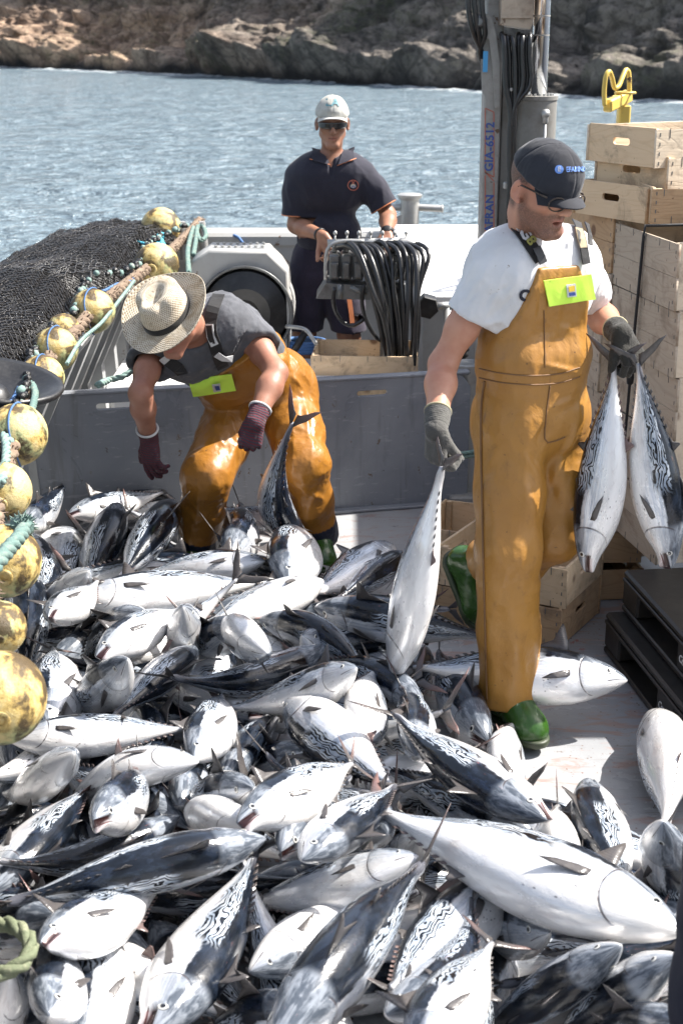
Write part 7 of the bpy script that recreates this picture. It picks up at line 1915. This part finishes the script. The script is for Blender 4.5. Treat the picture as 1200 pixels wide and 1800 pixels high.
    patch(B, [(370, 669), (384, 667), (386, 680), (373, 682)], 'label_patch', M['label_patch'], t, O, .0225, 4, .002); patch(B, [(373, 671), (381, 670), (383, 677), (376, 678)], 'emblem', M['bluemark'], t, O, .0242, 3, .001)
    def strap(pts, wd, mat, out=.006, name='strap', src=T):
        Q = []; N_ = []
        for p in pts:
            h_ = hit(src, *p)
            if h_ is None: continue
            g_ = grad(src, h_); Q.append(Vector(h_ + g_ * out)); N_.append(tuple(g_))
        if len(Q) > 1: return ribbon(name, Q, N_, wd, .003, mat, t, O)
    strap([(385, 520), (376, 540), (371, 560), (372, 580), (376, 600), (384, 625), (392, 645)], .046, M['strap']); strap([(289, 628), (300, 636), (312, 645), (322, 656)], .046, M['strap'])
    strap([(371, 570), (373, 588), (376, 604)], .030, M['label_patch'], .014, 'strap_label'); strap([(371, 573), (373, 588), (375, 601)], .022, M['strap'], .016, 'strap_label')
    strap([(380, 618), (392, 624), (404, 628)], .026, M['strap_white'], .018, 'buckle'); strap([(287, 624), (296, 632)], .034, M['strap_white'], .016, 'buckle')
    # gloves
    for w_, e_, d, pn, sd, curl, th in ((RW, RE, (0.05, .02, -1), (.5, .75, 0), -1, [(14, 14, 10), (22, 24, 18), (28, 30, 22), (30, 34, 24)], (38, 10, 8, .3)), (LW, LE, (-.25, -.12, -.95), (.1, .95, -.2), -1, [(60, 75, 50), (64, 80, 50), (66, 82, 50), (66, 82, 50)], (20, 50, 35, 1.1))):
        ax = (w_ - e_) / np.linalg.norm(w_ - e_); G = Sculpt(w_ - .22, w_ + .22, .0034)
        hand(G, w_, d, pn, curl, 1.06, th, side=sd); G.cone(w_ - ax * .05, w_ + ax * .012, .040, .034, .012); G.cut(w_ - ax * .052, -ax, .003)
        dd = A3(d) / np.linalg.norm(d)
        emit(G, 'glove', M['glove_stripe'], t, O, 1, lambda V, N: crumple(V, N, .002, 24, 5), lambda V: {'along': (V - w_) @ (ax * .4 + dd * .6)})
        g = MB(); u_ = Vector(ax).orthogonal().normalized(); v_ = Vector(ax).cross(u_); cc = Vector(w_ - ax * .052) - Vector(O)
        g.tube([cc + (u_ * math.cos(a) + v_ * math.sin(a)) * .040 for a in np.linspace(0, 2 * math.pi, 25)[:-1]], .005, 6, closed=True); g.build('glove_cuff', M['strap_white'], t, smooth=True)
    boot('boot', RA + np.array([0, 0, .0]), RA + np.array([-.02, -.2, -.05]), (0, 0, 1), None, t, O, .14)
    boot('boot', LA + np.array([0, 0, .0]), LA + np.array([.03, -.2, -.05]), (0, 0, 1), None, t, O, .14)
    put_fish(PY(520, 975, 5.30), PY(437, 782, 4.98), 0, 'curl', 'dark tuna held up by its tail between the boots of the bending man', 'tuna being carried', dorsal=Vector((.30, -1, .35)), fat=1.0)
man_b()
# ------------------------------------------------------------------ the man at the controls
def man_c():
    O = A3((-.06, 7.4, 0))
    t = thing('person', 'man in navy polo shirt, grey cap and sunglasses standing with both hands at the controls', 'person', O)
    f = np.array([.03, -1, 0]); f /= np.linalg.norm(f); up = np.array([0, 0, 1.]); l = np.cross(up, f)
    C = A3(PY(581, 306, 7.40)); Pv = A3(PY(571, 480, 7.44))
    RS = A3(PY(521, 309, 7.40)); LS = A3(PY(643, 307, 7.40)); RE = A3(PY(519, 396, 7.40)); RW = A3(PY(566, 414, 7.12)); LE = A3(PY(682, 378, 7.38)); LW = A3(PY(680, 412, 7.12))
    hf = np.array([.03, -.985, -.13]); hf /= np.linalg.norm(hf); hc = A3(PY(584, 216, 7.33)); A = basis(hf, up)
    S = Sculpt((-.36, 6.98, .0), (.34, 7.64, 1.80), .0046)
    P, A = face(S, hc, hf, up, .98, jaw=.92, nose=1.03, cheek=1.05)
    nt = hc - A[2] * .09 - A[1] * .03; nb = C + up * .05
    S.cone(nb, nt, .056, .046, .03); S.cone(nt, hc - A[2] * .04 - A[1] * .03, .047, .050, .03)
    torso(S, C, Pv, l, f, -.006, sh=.12, ch=.094, be=.094, pe=.10); arm(S, RS, RE, RW, ru=.044, rf=.040, rw=.027); arm(S, LS, LE, LW, ru=.044, rf=.040, rw=.027)
    RH, LH = Pv - l * .085, Pv + l * .085; RK = A3(PY(535, 590, 7.42)); LK = A3(PY(613, 590, 7.38)); RA = np.array([RK[0] - .01, 7.46, .09]); LA = np.array([LK[0] + .01, 7.42, .09])
    for h_, k_, a_ in ((RH, RK, RA), (LH, LK, LA)):
        S.poly([h_, k_, k_ * .6 + a_ * .4, a_], [.088, .056, .055, .036], .03); S.cone(a_, a_ + np.array([0, -.15, -.055]), .036, .03, .02)
    hand(S, RW, (.45, -.35, -.75), (.35, -.3, -.6), [(40, 45, 30), (44, 50, 35), (46, 52, 35), (48, 52, 35)], 1.0, (40, 25, 15, .5), side=1)
    hand(S, LW, (-.12, -.75, -.45), (0, .25, -.95), [(22, 45, 30), (24, 48, 30), (26, 48, 30), (28, 50, 30)], 1.0, (40, 20, 10, .5), side=-1)
    def att(V):
        q = (V - hc) @ A.T; x, y, z = q.T
        lips = np.exp(-((z + .060) / .007) ** 2) * np.exp(-(x / .019) ** 2) * (y > .07) * .8
        return {'lips': lips, 'dark': (np.abs(z + .0602) < .002) * (np.abs(x) < .02) * (y > .06) * .8, 'beard': np.clip((-np.abs(z + .0) + .03) / .02, 0, 1) * (np.abs(x) > .066) * (y > -.02) * (y < .02) * .35 + zero(V), 'flush': zero(V)}
    emit(S, 'body', M['skin_c'], t, O, 1, attrs=att)
    CS = cap(t, O, hc, hf, up, (M['cap_white'], M['cap_brim']), .96, .048, .002, -.024)
    decal(CS, 'LA', 584, 181, 13, M['tealthread'], t, O, 0, .003, sx=1.15, bold=.03)
    # wraparound sunglasses
    g = MB(); W = 17; V = []
    for zz in (.018, .012, -.006, -.014):
        for i in range(W):
            a = (i / (W - 1) * 2 - 1); x = .068 * math.sin(a * 1.35) / math.sin(1.35); y = .105 - .048 * abs(a) ** 2.2; hgt = zz * (1 - .45 * abs(a) ** 3) * (.62 if abs(a) < .1 and zz < 0 else 1)
            V.append(Vector(hc + A[0] * x + A[1] * y + A[2] * (hgt + .003)) - Vector(O))
    g.add(V, [(j * W + i, j * W + i + 1, (j + 1) * W + i + 1, (j + 1) * W + i) for j in range(3) for i in range(W - 1)]); o = g.build('sunglasses', M['glass_dark'], t, smooth=True)
    m = o.modifiers.new('thick', 'SOLIDIFY'); m.thickness = .003
    g = MB()
    for sx in (-1, 1): g.tube([Vector(hc + A[0] * sx * .067 + A[1] * .058 + A[2] * .010) - Vector(O), Vector(hc + A[0] * sx * .079 + A[1] * .0 + A[2] * .014) - Vector(O)], .003, 6)
    g.build('glasses_temple', M['glass_frame'], t, smooth=True)
    # polo
    T = Sculpt((-.36, 7.14, .78), (.34, 7.64, 1.56), .0048)
    torso(T, C, Pv, l, f, .012, sh=.115, ch=.096, be=.097, pe=.103)
    for s_, e_ in ((RS, RE), (LS, LE)):
        d = e_ - s_; T.cone(s_, s_ + d * .35, .054, .062, .05); T.cone(s_ + d * .35, s_ + d * .84, .062, .072, .04)
    hem = []
    for s_, e_ in ((RS, RE), (LS, LE)):
        d = (e_ - s_); dn = d / np.linalg.norm(d); p = s_ + d * .80; hem.append((p, dn))
        X = T.lo[0] + T.h * np.arange(T.n[0]); Y = T.lo[1] + T.h * np.arange(T.n[1]); Z = T.lo[2] + T.h * np.arange(T.n[2])
        D = (X[:, None, None] - p[0]) * dn[0] + (Y[None, :, None] - p[1]) * dn[1] + (Z[None, None, :] - p[2]) * dn[2]
        R2 = (X[:, None, None] - p[0]) ** 2 + (Y[None, :, None] - p[1]) ** 2 + (Z[None, None, :] - p[2]) ** 2
        T.F = np.where((R2 < .125 ** 2) & (D > -.05), np.maximum(T.F, D), T.F).astype(np.float32); T.cone(p - dn * .03, p + dn * .08, .055, .062, .0, 's')
    T.ell(nb + up * .05 + f * .02, (.062, .066, .05), basis(f, up), .01, 's'); T.cone(nb + f * .10 + up * .03, nb + f * .13 - up * .085, .022, .002, .004, 's'); T.cut(np.array([0, 0, .83]), (0, 0, -1))
    fl = PF(T, [((535, 350), (560, 400), .008, .012), ((530, 300), (545, 350), .006, .010), ((620, 330), (600, 400), .008, .014), ((560, 380), (600, 420), .007, .014), ((640, 320), (655, 370), .006, .012), ((505, 320), (515, 370), .006, .012), ((570, 430), (620, 460), .008, .014), ((520, 440), (560, 470), .007, .012)])
    emit(T, 'polo_shirt', M['polo_navy'], t, O, 1, lambda V, N: crumple(folds(V, N, fl), N, .004, 8, 72, (1, 1, .6)))
    for cs in ([(552, 262), (567, 268), (577, 291), (545, 282)], [(603, 268), (616, 261), (624, 281), (592, 292)]):
        patch(T, cs, 'collar', M['polo_navy'], t, O, .010, 8, .005)
        q = [hit(T, *p) for p in (cs[3], cs[2])]
        if q[0] is not None and q[1] is not None: g = MB(); g.tube([Vector(x + grad(T, x) * .013) - Vector(O) for x in q], .0022, 5); g.build('collar_piping', M['orange'], t, smooth=True)
    for p, dn in hem:
        u_ = Vector(dn).orthogonal().normalized(); v_ = Vector(dn).cross(u_); g = MB(); cc = Vector(p - dn * .003) - Vector(O)
        g.tube([cc + (u_ * math.cos(a) + v_ * math.sin(a)) * .0715 for a in np.linspace(0, 2 * math.pi, 29)[:-1]], .0028, 6, closed=True); g.build('sleeve_piping', M['orange'], t, smooth=True)
    # crest on the chest
    P_, F_ = disc(9.5, 28, 8.0); decal(T, '', 620, 325, 1, M['redmark'], t, O, poly=(P_, F_), out=.006, name='crest_ring')
    P_, F_ = disc(4.6, 14); P_ = [(a, b * .8 - 1.5) for a, b in P_]; decal(T, '', 620, 325, 1, M['cream'], t, O, poly=(P_, F_), out=.006, name='crest_shield')
    decal(T, 'X', 620, 321, 6, M['redmark'], t, O, out=.0085, name='crest_cross', bold=.05); decal(T, 'W', 620, 328, 5, M['bluemark'], t, O, out=.009, name='crest_mark', bold=.03)
    # shorts
    B = Sculpt((-.36, 7.20, .48), (.34, 7.66, 1.02), .005)
    B.cone(Pv - l * .06, Pv + l * .06, .122, None, .03); B.cone(Pv - l * .055 + up * .08, Pv + l * .055 + up * .08, .115, None, .03)
    for h_, k_ in ((RH, RK), (LH, LK)): B.poly([h_ - up * .03, h_ * .45 + k_ * .55, k_ + up * .03], [.112, .098, .094], .03)
    B.cut(np.array([0, 0, .575]), (0, 0, -1))
    for k_ in (RK, LK): B.cone(k_ - up * .1, k_ + up * .09, .080, None, 0, 's')
    fl = PF(B, [((520, 500), (545, 540), .008, .012), ((530, 520), (520, 565), .007, .012), ((600, 520), (620, 565), .008, .012), ((570, 490), (590, 530), .008, .012)])
    emit(B, 'shorts', M['shorts_navy'], t, O, 1, lambda V, N: crumple(folds(V, N, fl), N, .005, 8, 82, (1, 1, .6)))
    for (a, b) in ((((505, 520), (503, 572))), (((613, 525), (619, 568)))):
        p, q = hit(B, *a), hit(B, *b)
        if p is not None and q is not None: ribbon('side_stripe', [Vector(p + grad(B, p) * .007), Vector((p + q) / 2 + grad(B, p) * .008), Vector(q + grad(B, q) * .007)], tuple(grad(B, p)), .024, .003, M['orange'], t, O)
    # watch, bracelet
    for nm, w_, e_, r_, mt, wd in (('wristwatch', LW, LE, .031, M['black'], .012), ('bracelet', RW, RE, .030, M['black'], .004)):
        ax = (w_ - e_) / np.linalg.norm(w_ - e_); u_ = Vector(ax).orthogonal().normalized(); v_ = Vector(ax).cross(u_); cc = Vector(w_ - ax * .022) - Vector(O); g = MB()
        for o_ in np.linspace(-wd, wd, 3): g.tube([cc + Vector(ax) * o_ + (u_ * math.cos(a) + v_ * math.sin(a)) * r_ for a in np.linspace(0, 2 * math.pi, 23)[:-1]], .004, 6, closed=True)
        if nm == 'wristwatch': g.lathe([(0, .0), (.018, .0), (.019, .008), (.015, .010), (0, .010)], cc + Vector((0, -.022, .02)), (0, -.7, .7), 18)
        g.build(nm, mt, t, smooth=True)
    boot_m = M['boot']; M['boot'] = M['navy_oil']
    boot('shoe', RA, RA + np.array([-.01, -.2, -.05]), (0, 0, 1), None, t, O, .03); boot('shoe', LA, LA + np.array([.01, -.2, -.05]), (0, 0, 1), None, t, O, .03); M['boot'] = boot_m
M['tealthread'] = paint('teal_thread', (.12, .28, .32), .6, (.3, .4, .42), .3, 20)
M['cream'] = paint('cream_thread', (.62, .58, .45), .6, (.4, .35, .2), .3, 40)
man_c()
# ------------------------------------------------------------------ the man whose navy overalls just enter at the right edge
def man_d():
    O = A3((.765, 2.02, 0)); t = thing('person', 'person in navy oilskin overalls cut off by the right edge, near the camera', 'person', O)
    f = np.array([-.3, .95, 0]); f /= np.linalg.norm(f); up = np.array([0, 0, 1.]); l = np.cross(up, f)
    C = O + np.array([.02, .0, 1.42]); Pv = O + np.array([0, 0, .95])
    LS, RS = C + l * .165, C - l * .165; LE, RE = LS + np.array([.06, .10, -.25]), RS + np.array([.06, .02, -.28]); LW, RW = LE + f * .22 + np.array([.12, 0, .03]), RE + f * .2 + np.array([.05, 0, -.05])
    S = Sculpt((.42, 1.72, 0), (1.16, 2.5, 1.84), .007); hc = C + np.array([0, .03, .25])
    face(S, hc, f, up, 1.0); S.cone(C + up * .05, hc - up * .08, .06, .055, .03); torso(S, C, Pv, l, f, -.006); arm(S, LS, LE, LW); arm(S, RS, RE, RW)
    K = [(Pv + l * s * .09, Pv + l * s * .10 + f * .04 - up * .44, Pv + l * s * .11 - up * .84) for s in (-1, 1)]
    for h_, k_, a_ in K: S.poly([h_, k_, a_], [.09, .06, .038], .03); S.cone(a_, a_ + f * .15 - up * .05, .036, .03, .02)
    for w_, s_ in ((LW, 1), (RW, -1)): hand(S, w_, f, -up, [(30, 35, 25)] * 4, 1.0, (40, 20, 10, .5), side=s_)
    emit(S, 'body', M['skin_a'], t, O, 1, attrs=lambda V: {'lips': zero(V), 'dark': zero(V), 'beard': zero(V), 'flush': zero(V)})
    B = Sculpt((.42, 1.72, 0), (1.16, 2.5, 1.62), .007); torso(B, C, Pv, l, f, .022)
    for s_, e_ in ((LS, LE), (RS, RE)): B.poly([s_, e_], [.062, .07], .04)
    B.cone(Pv - l * .06, Pv + l * .06, .14, None, .04)
    for h_, k_, a_ in K: B.poly([h_ - up * .04, k_, a_ + up * .02], [.115, .098, .095], .03)
    B.cut(O + up * .10, -up)
    emit(B, 'overalls', M['navy_oil'], t, O, 1, lambda V, N: crumple(V, N, .010, 5, 91, (1, 1, .5)), lambda V: {'seam': zero(V), 'navy': zero(V)})
    cap(t, O, hc, f, up, (M['cap_navy'], M['cap_navy']), 1.0)
    for h_, k_, a_ in K: boot('boot', a_, a_ + f * .2 - up * .05, (0, 0, 1), None, t, O, .1)
man_d()
